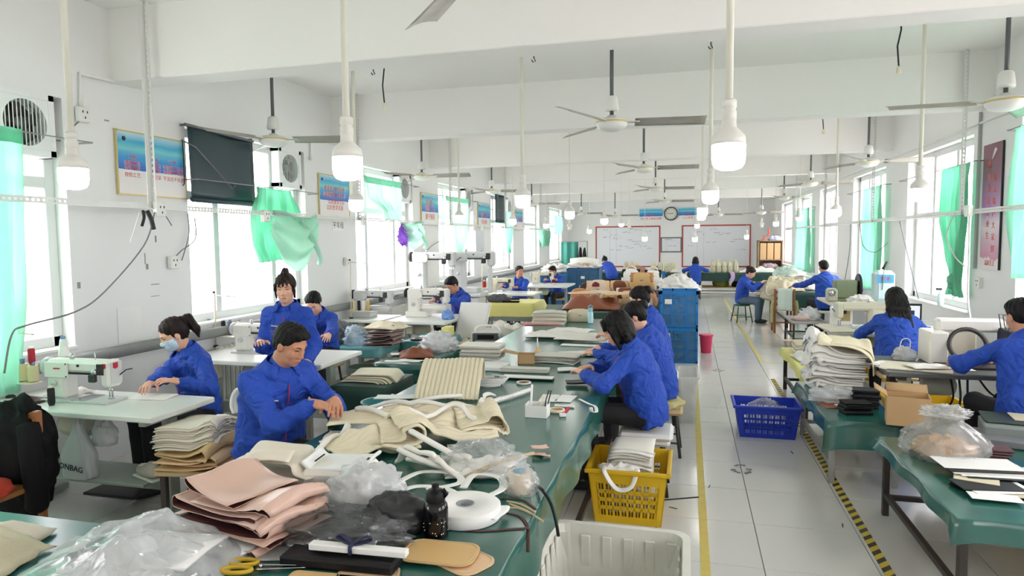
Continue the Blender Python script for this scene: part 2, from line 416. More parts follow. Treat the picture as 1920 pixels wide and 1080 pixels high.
NEARL = {(138, 333): 'lit led bulb on a white pole over the masked woman\'s sewing machine', (652, 314): 'lit led bulb on a white pole before the second blue wall poster',
         (1366, 292): 'large lit led bulb on a thick white pole above the aisle, largest of the bulbs', (1332, 369): 'second lit led bulb along the aisle, beyond the large one',
         (980, 377): 'lit led bulb on a white pole above the long green table', (1724, 364): 'lit led bulb on a white pole before the knotted green curtain of the banner wall',
         (1568, 399): 'lit led bulb on a pole before the banner wall\'s second window', (668, 385): 'lit led bulb on a pole between second poster and tied-up green curtain',
         (861, 410): 'lit led bulb on a thin pole in front of the V-shaped green curtain'}
LAMPS = list(NEARL)+[(961, 416), (1068, 403), (1024, 424), (1133, 415), (1317, 397), (1315, 406), (1307, 424), (1455, 420)]
for px in LAMPS:
    p = at(*px, Z=2.17)
    lamp(p, NEARL.get(px, 'small lit led bulb on a thin pole far down the hall'), group=None if px in NEARL else 'far lit bulbs', thin=px not in NEARL)
for px, lb in (((1165, 423), 'dim bulb lit only at its base, above the first whiteboard'), ((1499, 412), 'bulb lit only at its base, before the long curtain beside the wooden shelf')):
    lamp(at(*px, Z=2.17), lb, 'half', None, True)
for px, lb in (((1428, 424), 'unlit round bulb on a thin wire between second whiteboard and wooden shelf'), ((1180, 425), 'unlit bulb on a thin rod before the first whiteboard\'s top edge'), ((1068, 428), 'unlit round globe above the crates by the teal cloth')):
    lamp(at(*px, Z=2.17 if px[0] > 1100 else 2.1), lb, 'off', None, True)
for px, Y in (((1105, 434), 20.0), ((1209, 448), 18.0), ((1303, 449), 18.2), ((1400, 445), 22.5)):
    p = at(*px, Y=Y); lamp(p, 'low-hung lit bulb on a thin wire in front of the back wall', group='low-hung bulbs at the back wall', thin=True)

# ================================================================ ceiling fans
fan_w = mat('fan_enamel', srgb(226, 226, 220), .35); fan_b = mat('fan_blade_metal', srgb(172, 168, 158), .4, metal=.25, var=.2, scale=9)
fan_gold = mat('fan_gold_trim', srgb(214, 196, 130), .35, metal=.5); rod_m = mat('fan_rod', srgb(96, 98, 100), .5, metal=.3)
_fan_hub = MB().lathe([(0, -.075), (.06, -.072), (.11, -.055), (.13, -.03), (.135, -.012), (.135, .012), (.11, .03), (.05, .04), (.035, .06), (0, .06)], 28).mesh('motor_housing', fan_w)
_fan_ring = MB().lathe([(.131, -.008), (.139, -.006), (.139, .006), (.131, .008)], 28).mesh('trim_ring', fan_gold)
_fan_can = MB().lathe([(.03, .1), (.058, .1), (.062, .12), (.05, .21), (.035, .225), (.018, .23)], 20).mesh('canopy_cup', fan_w)
def _blade(R):
    mb = MB()
    mb.sheet(lambda u, v: (.2+u*(R-.2), (v-.5)*(.10+.035*u)+.0, (v-.5)*-.05+.012*math.sin(PI*v)), 8, 4, .003)
    mb.box((.155, 0, .0), (.12, .035, .006)); return mb.mesh('fan_blade', fan_b)
_bl = _blade(.8); _br = MB().box((.19, 0, .004), (.1, .05, .008), b=.002).mesh('blade_bracket', fan_w)
_rod_u = MB().tube([(0, 0, 0), (0, 0, 1)], .017, 8).mesh('down_rod', rod_m)
def fan(p, ang, label, group=None):
    t = thing('ceiling_fan', label, 'ceiling fan', p, ang, group)
    put('motor_housing', _fan_hub, t); put('trim_ring', _fan_ring, t); put('canopy_cup', _fan_can, t)
    for k in range(3):
        q = put('fan_blade', _bl, t, (0, 0, .0), 2*PI*k/3)
        if p[1] < 12: put('blade_bracket', _br, q)
    r = put('down_rod', _rod_u, t, (0, 0, .05)); r.scale = (1, 1, ZC-p[2]-.05)
    return t
R = math.radians
FANS = [((513, 262), 5.95, 15, 'ceiling fan beside the dark window blind'), ((791, 330), 10.2, 5, 'ceiling fan in front of the third green curtain of the window wall'),
        ((922, 358), 13.9, 20, 'ceiling fan above the small far wall poster'), ((1147, 230), 5.95, 8, 'large ceiling fan with worn grey blades hanging in the middle of the hall'),
        ((1207, 315), 10.3, 3, 'second ceiling fan along the middle of the hall'), ((1229, 353), 14.6, 6, 'third ceiling fan along the middle of the hall'),
        ((1246, 377), 19.0, 10, 'fourth ceiling fan in the middle row, above the wall clock'), ((1885, 190), 5.95, 178, 'ceiling fan with gold trim near the purple banner'),
        ((1628, 303), 10.3, 0, 'ceiling fan beyond the gold-trimmed one, near the window wall with the banner'), ((1520, 343), 14.3, 8, 'third ceiling fan along the wall with the purple banner')]
for px, Y, a, lb in FANS:
    fan(at(*px, Y=Y), R(a), lb)
for px, Y, a in (((1470, 370), 19.3, 2), ((1428, 398), 23.0, 5), ((1347, 402), 23.0, 8), ((1090, 400), 22.5, 4), ((1153, 404), 23.0, 0), ((997, 382), 18.8, 10)):
    fan(at(*px, Y=Y), R(a), 'small far ceiling fan before the back wall', 'far ceiling fans')
# the fan overhead, of which one grey blade shows
p = Vector((-1.06, 2.62, 2.7)); d_ = Vector((.62, -.78, 0)); c = p+d_*.8
fan(c, math.atan2(p.y-c.y, p.x-c.x), 'ceiling fan overhead of which one worn grey blade shows')

# hooks and loose wires under the ceiling
for px, Y in (((700, 137), 5.6), ((1001, 113), 5.9), ((1333, 88), 5.9)):
    q = at(*px, Y=Y); h = ZC-q.z
    tag(MB().tube([(0, 0, h), (0, 0, .02), (.015, 0, -.01), (-.01, 0, -.015), (-.02, 0, .005)], .005, 6).build('ceiling_hook', dark_metal, None, q), 'small bent iron hook hanging under the ceiling slab', 'hook', 'iron ceiling hooks')
for px, Y, L, lb in (((721, 200), 6.0, .3, 'loose twisted wire with a plug end, in front of the second ceiling beam'), ((1685, 132), 6.4, .3, 'loose dark twisted wire with a lamp socket near the purple banner'), ((1544, 247), 10, .2, 'short loose wire with a socket under the third bay of the ceiling')):
    q = at(*px, Y=Y); t = thing('hanging_wire', lb, 'wire', q)
    MB().tube([(0, 0, ZC-q.z), (.01, 0, (ZC-q.z)*.6), (-.015, 0, .2), (0, 0, .03)], .007, 6).build('wire', wire_k, t)
    MB().lathe([(.014, -.03), (.022, -.025), (.02, .02), (.01, .035)], 12).build('socket', cream_pl, t)

# ================================================================ rails and posts
slot_y = holes('slotted_rail', srgb(230, 231, 228), 1, .04, .5, 2)
slot_z = holes('slotted_post', srgb(218, 218, 214), 2, .045, .5, 0)
def angle_bar(name, label, a, b, m, w=.045, th=.004):
    a, b = Vector(a), Vector(b); mb = MB(); d = b-a
    if abs(d.z) > .5:
        mb.box((0, 0, d.z/2), (w, th, abs(d.z))); mb.box((-w/2+th/2, -w/2, d.z/2), (th, w, abs(d.z)))
    else:
        mb.box((0, d.y/2, 0), (th, abs(d.y), w)); mb.box((w/2, d.y/2, -w/2+th/2), (w, abs(d.y), th))
    return tag(mb.build(name, m, None, a), label, 'rail' if name == 'slotted_rail' else 'post')
angle_bar('slotted_rail', 'white slotted steel rail hung along the window wall with posters', (-4.25, 1.0, 2.125), (-4.25, 21, 2.125), slot_y)
angle_bar('slotted_rail', 'white slotted steel rail hung along the wall with the purple banner', (2.83, 2.0, 2.064), (2.83, 21, 2.064), slot_y)
PL = ['in front of the first wall poster', 'behind the lit bulb at the second poster', 'at the third ceiling beam', 'at the fourth ceiling beam', 'at the fifth ceiling beam']
for y, s in zip((4.62, 8.2, 11.8, 15.65, 19.65), PL):
    angle_bar('slotted_post', 'slotted steel post carrying the poster-side rail, '+s, (-4.25, y, 2.1), (-4.25, y, ZC), slot_z)
for y, s in zip((8.2, 11.8, 15.65, 19.65), ['in front of the tied curtain', 'before the second window there', 'before the third window there', 'near the wooden shelf']):
    angle_bar('slotted_post', 'slotted steel post carrying the banner-side rail, '+s, (2.83, y, 2.04), (2.83, y, ZC), slot_z)
sock_m = mat('socket_plastic', srgb(230, 230, 224), .4)
def outlet(p, label, rz=0):
    t = thing('power_socket', label, 'socket', p, rz); MB().box((0, 0, 0), (.05, .1, .12), b=.008).build('housing', sock_m, t)
    f = MB()
    for dy, dz in ((-.02, .02), (.02, .02), (0, -.025)): f.box((.026, dy, dz), (.004, .008, .018))
    f.build('contact_slots', black_pl, t); return t
outlet((-4.2, 4.62, 2.1), 'white power socket box where the rail meets the first slotted post')
outlet((2.79, 7.9, 2.07), 'white power socket box on the rail beside the purple banner')
outlet((-4.2, 8.2, 2.1), 'small white socket box on the rail below the second poster')
outlet(at(498, 405, X=-4.22), 'white socket clamp on the rail over the second window')
outlet(at(905, 428, X=-4.2), 'white socket clamp on the rail near the far poster')
outlet(at(650, 490, X=-4.67), 'cream power socket on the wall between the second and third windows')
outlet(at(325, 492, X=-4.66), 'old grey socket hanging loose on the wall beside the second window')
outlet(at(855, 470, X=-4.67), 'cream switch box on the wall beside the grey cabinet')

def cable(pts, r, m, label, name='cable', k=6, group=None):
    c = Vector(pts[0]); return tag(MB().tube([p-c for p in catmull(pts, k)], r, 6).build(name, m, None, c), label, 'cable', group)
cable([at(290, 398, X=-4.2), at(270, 460, X=-4.2), at(195, 548, X=-4.1), at(140, 585, X=-4.0), at(50, 610, X=-3.95), at(22, 628, X=-3.93), at(8, 700, X=-3.93)], .006, wire_g, 'long grey cable drooping from the rail to the thread stand')
cable([at(275, 395, X=-4.2), at(283, 410, X=-4.18), at(288, 430, X=-4.18)], .018, wire_k, 'short black cable bundle taped to the rail\'s end')
cable([at(268, 395, X=-4.2), at(270, 408, X=-4.18), at(266, 424, X=-4.18)], .012, wire_k, 'black plug tail hanging under the rail\'s end')
cable([at(262, 398, X=-4.2), at(252, 430, X=-4.2), at(244, 455, X=-4.2)], .004, wire_w, 'thin white lead hanging from the rail\'s end')
cable([at(304, 395, X=-4.2), at(314, 410, X=-4.2), at(322, 423, X=-4.2)], .005, wire_g, 'grey lead with a loose end beside the first socket box')
cable([at(352, 400, X=-4.66), at(354, 440, X=-4.66), at(341, 488, X=-4.66)], .005, wire_g, 'grey wire running down to the old wall socket')
cable([at(365, 408, X=-4.6), at(366, 448, X=-4.6), at(340, 470, X=-4.64), at(326, 485, X=-4.66)], .005, wire_g, 'second thin wire looping into the old wall socket')
cable([at(1595, 420, X=2.8), at(1593, 470, X=2.75), at(1585, 520, X=2.7), at(1577, 560, X=2.6)], .007, wire_g, 'grey cable running from the rail down to the green machine')
cable([at(1612, 415, X=2.8), at(1618, 460, X=2.8), at(1640, 473, X=2.8), at(1665, 455, X=2.8)], .006, wire_g, 'looped grey cable under the banner-side rail')
cable([at(1687, 415, X=2.8), at(1700, 470, X=2.8), at(1715, 530, X=2.7), at(1722, 560, X=2.6)], .006, wire_g, 'grey cable running from the rail to the laptop')
cable([at(1818, 395, X=2.8), at(1817, 470, X=2.8), at(1815, 560, X=2.8), at(1820, 600, X=2.8)], .011, wire_w, 'thick white wavy cable hanging beside the tied curtain')
cable([at(1790, 400, X=2.8), at(1775, 440, X=2.8), at(1790, 480, X=2.8), at(1810, 500, X=2.8)], .007, wire_w, 'white cable looping over the tied curtain')
cable([at(828, 450, X=-4.6), at(800, 472, X=-4.65), at(799, 520, X=-4.54), at(799, 560, X=-4.53)], .006, wire_g, 'grey cable running down the pillar behind the third sewing table')

# conduits
def conduit(pts, label, m=white_pl, r=.016):
    c = Vector(pts[0]); return tag(MB().tube([Vector(p)-c for p in pts], r, 8).build('wall_conduit', m, None, c), label, 'conduit')
conduit([at(152, 200, X=-4.68), at(149, 138, X=-4.68), at(282, 168, X=-4.68)], 'white plastic conduit bending along the wall above the first poster')
conduit([at(583, 300, X=-4.68), at(583, 260, X=-4.68), at(640, 272, X=-4.68)], 'white plastic conduit above the second poster')
conduit([(3.1, 8.55, ZB-.02), (3.1, 8.55, 1.45)], 'grey vertical conduit on the wall beside the purple banner', mat('conduit_grey', srgb(176, 178, 176), .5))
conduit([(3.1, 6.2, 3.05), (3.1, 24, 3.05)], 'white horizontal conduit high along the banner-side wall', white_pl, .012)
outlet(at(155, 215, X=-4.66), 'white junction box under the bent conduit')
outlet(at(1836, 530, X=3.1), 'white wall switch box below the purple banner', PI)
cable([at(160, 208, X=-4.66), at(166, 215, X=-4.66), at(140, 235, X=-4.68), at(125, 262, X=-4.72), at(95, 262, X=-4.75)], .005, wire_g, 'wire looping from junction box to the first exhaust fan')

# heating pipe and radiators under the windows
pipe_m = mat('heating_pipe', srgb(138, 140, 138), .6, var=.15)
tag(MB().tube([(0, 0, 0), (0, 18, 0)], .05, 10).build('heating_pipe', pipe_m, None, (-4.62, 3.4, .92)), 'thick grey heating pipe running along the window wall', 'pipe')
rad_m = mat('radiator_enamel', srgb(222, 222, 214), .45)
fin = MB().box((0, 0, .3), (.09, .055, .56), b=.02).mesh('fin', rad_m)
for y0, n, lb in ((5.75, 22, 'white ribbed radiator under the second window'), (9.1, 22, 'white ribbed radiator under the third window')):
    t = thing('radiator', lb, 'radiator', (-4.58, y0, .2))
    for k in range(n): put('fin', fin, t, (0, k*.075, 0))
    MB().tube([(0, -.03, .08), (0, n*.075, .08)], .018, 8).build('feed_pipe', rad_m, t); MB().box((-.06, n*.0375, .3), (.05, .3, .05)).build('bracket', rad_m, t)

# ================================================================ exhaust fans in the windows
ex_m = mat('exhaust_box', srgb(232, 234, 232), .4); ex_d = mat('exhaust_dark', srgb(86, 84, 78), .6, var=.2)
def exhaust(y, label):
    t = thing('exhaust_fan', label, 'exhaust fan', (-4.78, y, 2.72))
    b = MB(); s = .24
    for yy, zz, dy, dz in ((0, s-.03, 2*s, .06), (0, -s+.03, 2*s, .06), (s-.03, 0, .06, 2*s), (-s+.03, 0, .06, 2*s)): b.box((0, yy, zz), (.16, dy, dz), b=.008)
    b.box((-.07, 0, 0), (.02, 2*s, 2*s)); b.build('box_frame', ex_m, t)
    # face plate with round opening
    n = 32; vs = []; fs = []
    for k in range(n):
        a = 2*PI*k/n; c, q = math.cos(a), math.sin(a); m = max(abs(c), abs(q))
        vs += [(.075, c*.17, q*.17), (.075, c/m*(s-.02), q/m*(s-.02)), (.03, c*.17, q*.17)]
    for k in range(n):
        a, b2 = 3*k, 3*((k+1) % n); fs += [(a, a+1, b2+1, b2), (a+2, a, b2, b2+2)]
    MB().add(vs, fs).build('face_plate', ex_m, t)
    MB().lathe([(.17, 0), (.17, .002)], 28, T=TR((-.055, 0, 0), ry=PI/2)).build('fan_cavity', ex_d, t)
    MB().lathe([(0, 0), (.045, 0), (.05, .03), (0, .035)], 16, T=TR((0, 0, 0), ry=PI/2)).build('hub', grey_metal, t)
    for k in range(5):
        MB().sheet(lambda u, v: (-.01+.03*v, (.04+.115*u)*math.cos(v*.7)-.0, (.04+.115*u)*math.sin(v*.7)), 3, 4, .002, T=rotm(rx=2*PI*k/5)).build('vane', ex_d, t)
    g = MB()
    for k in range(11): 
        yy = -.15+.03*k; h = math.sqrt(max(.0, .17**2-yy*yy)); g.box((.072, yy, 0), (.004, .006, 2*h))
    g.build('guard_bars', ex_m, t); return t
for k, (a, b) in enumerate(WL[1:6]):
    exhaust(b-.30, 'white square exhaust fan in the top of the %s' % ['first window, behind the hanging curtain', 'second window, beside the dark blind', 'third window, beside the tied curtain', 'fourth window above the V-shaped curtain', 'fifth window far down the wall'][k])

# ================================================================ dark roller cloth over the second window
dk = mat('dark_teal_sheet', srgb(34, 58, 66), .35, var=.12, scale=3, bump=.15, bscale=6)
t = thing('window_blind', 'dark teal plastic blind hung over the second window\'s top', 'blind', (-4.66, 5.50, 2.25))
MB().sheet(lambda u, v: (.012*math.sin(v*7)*(1-u)+.02*u+.02, v*.98, .70*(1-u)-.01*math.sin(PI*v)), 10, 14, .004).build('sheet', dk, t)
MB().tube([(.02, -.03, .7), (.02, 1.0, .68)], .016, 8).build('top_rod', grey_metal, t)
MB().tube([(.04, 0, -.005), (.05, .98, -.015)], .026, 8).build('rolled_hem', dk, t)
MB().sheet(lambda u, v: (.02-.12*u, .98, .70*(1-v)), 2, 3, .004).build('side_flap', dk, t)
for yy in (-.02, .98): MB().tube([(.02, yy, .7), (-.05, yy, .7)], .012, 6).build('wall_hook', grey_metal, t)
tag(MB().tube([(0, 0, 0), (.07, .1, -.06), (.09, .6, -.42), (.11, .62, -.38)], .008, 6).build('prop_rod', grey_metal, None, at(340, 262, X=-4.66)), 'thin bent metal rod leaning across the dark blind', 'rod')
cable([at(342, 262, X=-4.66), at(344, 300, X=-4.66), at(346, 340, X=-4.66), at(343, 348, X=-4.66)], .005, wire_k, 'black cord with a plug hanging over the first poster')
t = thing('window_blind', 'dark narrow blind rolled beside the fifth window', 'blind', (-4.6, 15.95, 2.26))
MB().sheet(lambda u, v: (.05*math.sin(v*9), v*.75, .68*(1-u)), 6, 14, .004).build('sheet', dk, t); MB().tube([(0, -.02, .69), (0, .78, .69)], .015, 8).build('top_rod', grey_metal, t)

# ================================================================ curtains
gr = thinfab('curtain_green', srgb(184, 236, 216), .6, .12); grd = thinfab('curtain_green_deep', srgb(160, 226, 200), .6, .06); grl = thinfab('curtain_mint', srgb(212, 240, 228), .55, .08)
rod_w = mat('curtain_wire', srgb(150, 150, 148), .5)
def curtain(name_label, X, rows, m, folds=9, amp=.03, header=None, knot=None, sgn=1):
    """rows: (z, y0, y1) from the top down"""
    t = thing('curtain', name_label, 'curtain', (X, rows[0][1], rows[0][0]))
    zs = [r[0] for r in rows]; o = Vector((X, rows[0][1], rows[0][0]))
    def pos(u, v):
        z = zs[0]+(zs[-1]-zs[0])*u
        for (za, a0, a1), (zb, b0, b1) in zip(rows, rows[1:]):
            if zb <= z <= za+1e-9:
                k = smooth01((za-z)/(za-zb)); y0 = a0+(b0-a0)*k; y1 = a1+(b1-a1)*k; break
        am = amp*(.35+.65*smooth01(u*3))
        return (X+sgn*(.02+am*math.sin(v*folds*2*PI+1.5*math.sin(u*4))+am*.4*math.sin(v*folds*4.3+u*3))-o.x, y0+(y1-y0)*v-o.y+.01*math.sin(u*9+v*20), z-o.z+.02*math.sin(v*3)*u)
    MB().sheet(pos, 26, max(40, folds*8), .003).build('cloth', m, t)
    if header:
        MB().sheet(lambda u, v: (pos(0, v)[0]+sgn*.012, pos(0, v)[1], .02-u*.1), 2, folds*8, .004).build('header_frill', header, t)
    ym = (rows[0][1]+rows[0][2])/2; wa, wb2 = min((WL if X < 0 else WR), key=lambda w: abs((w[0]+w[1])/2-ym)); wa = min(wa, rows[0][1])-.06; wb2 = max(wb2, rows[0][2])+.06
    MB().tube([(0, wa-o.y, .01), (0, wb2-o.y, .01)], .005, 6).build('curtain_wire', rod_w, t); xw = XL if X < 0 else XR
    for yy in (wa, wb2): MB().tube([(0, yy-o.y, .01), (xw-X-.005*(1 if X > 0 else -1)*0, yy-o.y, .01)], .008, 6).build('wall_hook', rod_w, t)
    if knot:
        kz, ky, kr = knot
        b = MB(); b.blob((sgn*.03, ky-o.y, kz-o.z-kr*.5), (kr*.7, kr, kr), .25, 5, 3, flat=False); b.build('knot', m, t)
    return t
YZ = lambda x, y, X: (at(x, y, X=X).y, at(x, y, X=X).z)
def rows_from(px, X):
    out = []
    for y, xa, xb in px:
        a = at(xa, y, X=X); b = at(xb, y, X=X); out.append(((a.z+b.z)/2, min(a.y, b.y), max(a.y, b.y)))
    return out
curtain('pale green curtain hanging straight at the first window', -4.49, [(2.6, 2.3, 3.68), (1.9, 2.3, 3.66), (.8, 2.3, 3.6)], gr, 11, .035, header=grd)
curtain('green curtain tied up over the rail at the second window', -4.51, [(2.42, 6.32, 6.95), (2.1, 6.22, 7.1), (1.8, 6.22, 7.15), (1.6, 6.35, 7.05)], grd, 9, .04)
def swag(label, X, y0, y1, z0, depth, m, seed=0.):
    t = thing('curtain', label, 'curtain', (X, y0, z0)); W = y1-y0
    def fn(u, v):
        s = math.sin(PI*u)**.7
        return (.05+.13*math.sin(PI*v)*s+.022*math.sin(v*17+5*u+seed)+.012*math.sin(u*23+v*6), W*u+.05*math.sin(v*5+seed)*s, -depth*v*(.3+.7*s)+.03*math.sin(u*6+seed)*(1-v))
    MB().sheet(fn, 40, 44, .003).build('bundled_cloth', m, t); MB().tube(catmull([fn(k/8, .02) for k in range(9)], 4), .022, 8).build('rolled_edge', m, t)
    MB().tube(catmull([(.1+.09*math.sin(PI*k/8), W*(.55+.4*k/8), -.05-depth*.8*math.sin(PI*k/16)) for k in range(9)], 4), .03, 8).build('folded_edge', m, t); return t
swag('pale green curtain lining slung in a bundle under the second window\'s rail', -4.31, 6.25, 7.12, 2.12, .62, grl, 1.)
curtain('thin mint curtain pulled back and tied to the rail at the third window', -4.6, rows_from([(338, 679, 748), (370, 686, 750), (400, 716, 750), (415, 722, 750)], -4.6), grl, 8, .03, header=gr)
swag('crumpled mint curtain end slung below the rail of the third window', -4.31, 9.55, 10.4, 2.1, .42, grl, 3.)
curtain('V-shaped mint curtain gathered to a point at the fourth window', -4.6, rows_from([(372, 833, 876), (400, 840, 876), (440, 848, 872), (478, 856, 866)], -4.6), grl, 7, .03, header=gr)
curtain('narrow green curtain hanging at the fifth window', -4.6, rows_from([(397, 947, 958), (420, 946, 960), (450, 949, 957), (475, 951, 955)], -4.6), gr, 4, .04)
curtain('green curtain knotted aside at the sixth window', -4.6, rows_from([(428, 1006, 1030), (445, 1012, 1030), (462, 1016, 1028)], -4.6), gr, 5, .05)
curtain('green curtain at the last window of the poster wall', -4.6, rows_from([(405, 1038, 1053), (440, 1040, 1053)], -4.6), gr, 4, .04)
curtain('green curtain knotted at its end at the wall with the purple banner', 3.02, rows_from([(312, 1770, 1824), (400, 1769, 1815), (480, 1780, 1806), (525, 1786, 1802), (556, 1778, 1806)], 3.02), grd, 7, .035, knot=(at(1793, 520, X=3.02).z, at(1793, 520, X=3.02).y, .09), sgn=-1)
curtain('green curtain hanging in the second window of the banner wall', 3.02, rows_from([(352, 1622, 1656), (440, 1620, 1654), (545, 1616, 1650)], 3.02), gr, 8, .035, sgn=-1)
curtain('long green curtain beside the wooden shelf at the far end', 3.02, rows_from([(392, 1498, 1520), (450, 1496, 1520), (507, 1490, 1520)], 3.02), gr, 7, .04, sgn=-1)
curtain('green curtain edge hanging near the purple banner', 3.02, [(2.83, 6.0, 7.45), (2.1, 6.2, 7.5), (1.7, 6.6, 7.45), (1.4, 6.7, 7.4)], gr, 7, .035, sgn=-1)
pur = thinfab('purple_film', srgb(176, 120, 226), .5, .1)
mb = MB(); mb.blob((0, 0, -.06), (.05, .16, .16), .35, 6, 4, 30, 20, flat=False, ridge=.3); tag(mb.build('plastic_bag', pur, None, at(756, 434, X=-4.26)), 'small purple plastic bag hanging on the rail', 'bag')

# ================================================================ posters
def poster_mat(name):
    m = bpy.data.materials.new(name); m.use_nodes = True; N = m.node_tree.nodes; L = m.node_tree.links; b = N['Principled BSDF']; b.inputs['Roughness'].default_value = .4
    tc = N.new('ShaderNodeTexCoord'); sp = N.new('ShaderNodeSeparateXYZ'); L.new(tc.outputs['Generated'], sp.inputs[0])
    nz = N.new('ShaderNodeTexNoise'); nz.inputs['Scale'].default_value = 3; mp = N.new('ShaderNodeMapping'); mp.inputs['Scale'].default_value = (1, 1, 4)
    L.new(tc.outputs['Generated'], mp.inputs[0]); L.new(mp.outputs[0], nz.inputs['Vector'])
    ad = N.new('ShaderNodeMath'); ad.operation = 'MULTIPLY_ADD'; ad.inputs[1].default_value = .1; L.new(nz.outputs['Fac'], ad.inputs[0]); L.new(sp.outputs[2], ad.inputs[2])
    sb = N.new('ShaderNodeMath'); sb.operation = 'SUBTRACT'; sb.inputs[1].default_value = .05; L.new(ad.outputs[0], sb.inputs[0])
    cr = N.new('ShaderNodeValToRGB'); e = cr.color_ramp.elements; cr.color_ramp.interpolation = 'LINEAR'
    e[0].position = 0; e[0].color = (*srgb(238, 232, 228), 1); e[1].position = 1; e[1].color = (*srgb(190, 222, 228), 1)
    for p_, c in ((.36, srgb(228, 228, 226)), (.385, srgb(220, 238, 244)), (.39, srgb(48, 92, 190)), (.5, srgb(52, 130, 206)), (.62, srgb(56, 160, 214)), (.74, srgb(120, 206, 210)), (.84, srgb(58, 170, 210))):
        x = e.new(p_); x.color = (*c, 1)
    L.new(sb.outputs[0], cr.inputs[0]); L.new(cr.outputs[0], b.inputs['Base Color']); MATS[name] = m; return m
pm = poster_mat('poster_print'); gold = mat('poster_frame_gold', srgb(206, 188, 130), .4, metal=.3)
redink = mat('red_ink', srgb(206, 60, 50), .6); redout = mat('white_ink', srgb(246, 240, 240), .6); navyink = mat('dark_ink', srgb(40, 44, 60), .6)
def poster(label, y0, y1, z0, z1, cols, ch, frame=True, X=XL):
    t = thing('wall_poster', label, 'poster', (X+.012, (y0+y1)/2, (z0+z1)/2)); W, H = y1-y0, z1-z0
    MB().box((0, 0, 0), (.012, W, H)).build('print', pm, t)
    if frame:
        f = MB()
        for c, d in (((.002, 0, H/2), (.02, W+.02, .012)), ((.002, 0, -H/2), (.02, W+.02, .012)), ((.002, W/2, 0), (.02, .012, H)), ((.002, -W/2, 0), (.02, .012, H))): f.box(c, d)
        f.build('frame', gold, t)
    for row in cols:
        zf, items = row[0], row[1]
        for yf, s in items:
            # text faces +X, runs along +Y
            lettering(s, ch*1.06, redout if zf > .4 else redink, t, (.0065, (yf-.5)*W, (zf-.5)*H), (PI/2, 0, PI/2), .001)
            if zf > .4: lettering(s, ch, redink, t, (.0078, (yf-.5)*W, (zf-.5)*H), (PI/2, 0, PI/2), .001)
    MB().lathe([(0, 0), (.02, 0), (.02, .002), (0, .002)], 12, T=TR((.006, -W*.4, H*.38), ry=PI/2)).build('emblem', navyink, t)
    return t
POST = [(.6, [(.2, '“三按”'), (.52, '“三自”'), (.8, '“三不”')]), (.5, [(.2, '按照图纸'), (.5, '自主检验'), (.8, '不接受不良品')]), (.42, [(.2, '按照标准'), (.5, '自我标识'), (.8, '不制造不良品')]), (.31, [(.2, '按照工艺'), (.5, '自行记录'), (.8, '不流出不良品')])]
poster('blue and white framed slogan poster with a gold edge, beside the dark blind', 4.70, 5.50, 2.25, 2.79, POST, .041)
POST2 = [(.68, [(.5, '质量是企业的生命')]), (.53, [(.5, '顾客是我们的上帝')]), (.36, [(.55, '以质量求生存')]), (.22, [(.5, '以信誉求发展')])]
poster('second framed blue slogan poster, behind the lit bulb', 7.92, 8.72, 2.16, 2.72, POST2, .07)
poster('third small blue slogan poster between the third and fourth windows', 11.4, 12.25, 2.14, 2.70, [(.7, [(.5, '安全第一')]), (.5, [(.5, '预防为主')]), (.22, [(.5, '遵守规程')])], .11)
poster('fourth small blue slogan poster beside the narrow dark blind', 14.8, 15.75, 2.12, 2.70, [(.5, [(.5, '团结协作')]), (.22, [(.5, '开拓创新')])], .11)
poster('faded far blue poster between the fifth and sixth windows', 18.3, 19.1, 2.12, 2.68, [(.5, [(.5, '爱岗敬业')])], .11)
def back_poster(label, x0, x1, z0, z1, lines):
    t = thing('wall_poster', label, 'poster', ((x0+x1)/2, YB-.012, (z0+z1)/2)); W, H = x1-x0, z1-z0
    MB().box((0, 0, 0), (W, .012, H)).build('print', pm, t)
    for zf, s in lines: lettering(s, .1, redink, t, (0, -.0075, (zf-.5)*H), (PI/2, 0, 0), .001)
    return t
a = at(1199, 391, Y=YB); b = at(1242, 415, Y=YB); back_poster('blue slogan poster on the back wall, on the whiteboard side with the bending woman', a.x, b.x, b.z, a.z, [(.45, '质量第一'), (.2, '用户至上精益求精')])
a = at(1272, 389, Y=YB); b = at(1308, 413, Y=YB); back_poster('blue slogan poster on the back wall, between clock and lit bulbs', a.x, b.x, b.z, a.z, [(.45, '安全生产'), (.2, '人人有责')])
# clock
a = at(1258, 400.5, Y=YB-.03); t = thing('wall_clock', 'round black-rimmed wall clock between the back wall posters', 'clock', (a.x, YB-.02, a.z)); Rk = .265
face = mat('clock_face', srgb(224, 226, 214), .4)
MB().lathe([(Rk-.035, 0), (Rk-.035, .045), (Rk, .04), (Rk, 0)], 40, T=TR(rx=PI/2), caps=False).build('rim', black_pl, t); MB().lathe([(0, .01), (Rk-.02, .01)], 32, T=TR(rx=PI/2)).build('dial', face, t)
for k in range(12):
    an = k*PI/6; MB().box((0, 0, 0), (.014, .004, .04), T=TR((math.sin(an)*.19, -.014, math.cos(an)*.19), ry=an)).build('hour_mark', black_pl, t)
dl = [o for o in t.children if o.name.startswith('dial')][0]; MB().box((.045, -.016, .01), (.12, .004, .018)).build('hour_hand', black_pl, dl); MB().box((-.07, -.018, 0), (.17, .004, .012)).build('minute_hand', black_pl, dl)
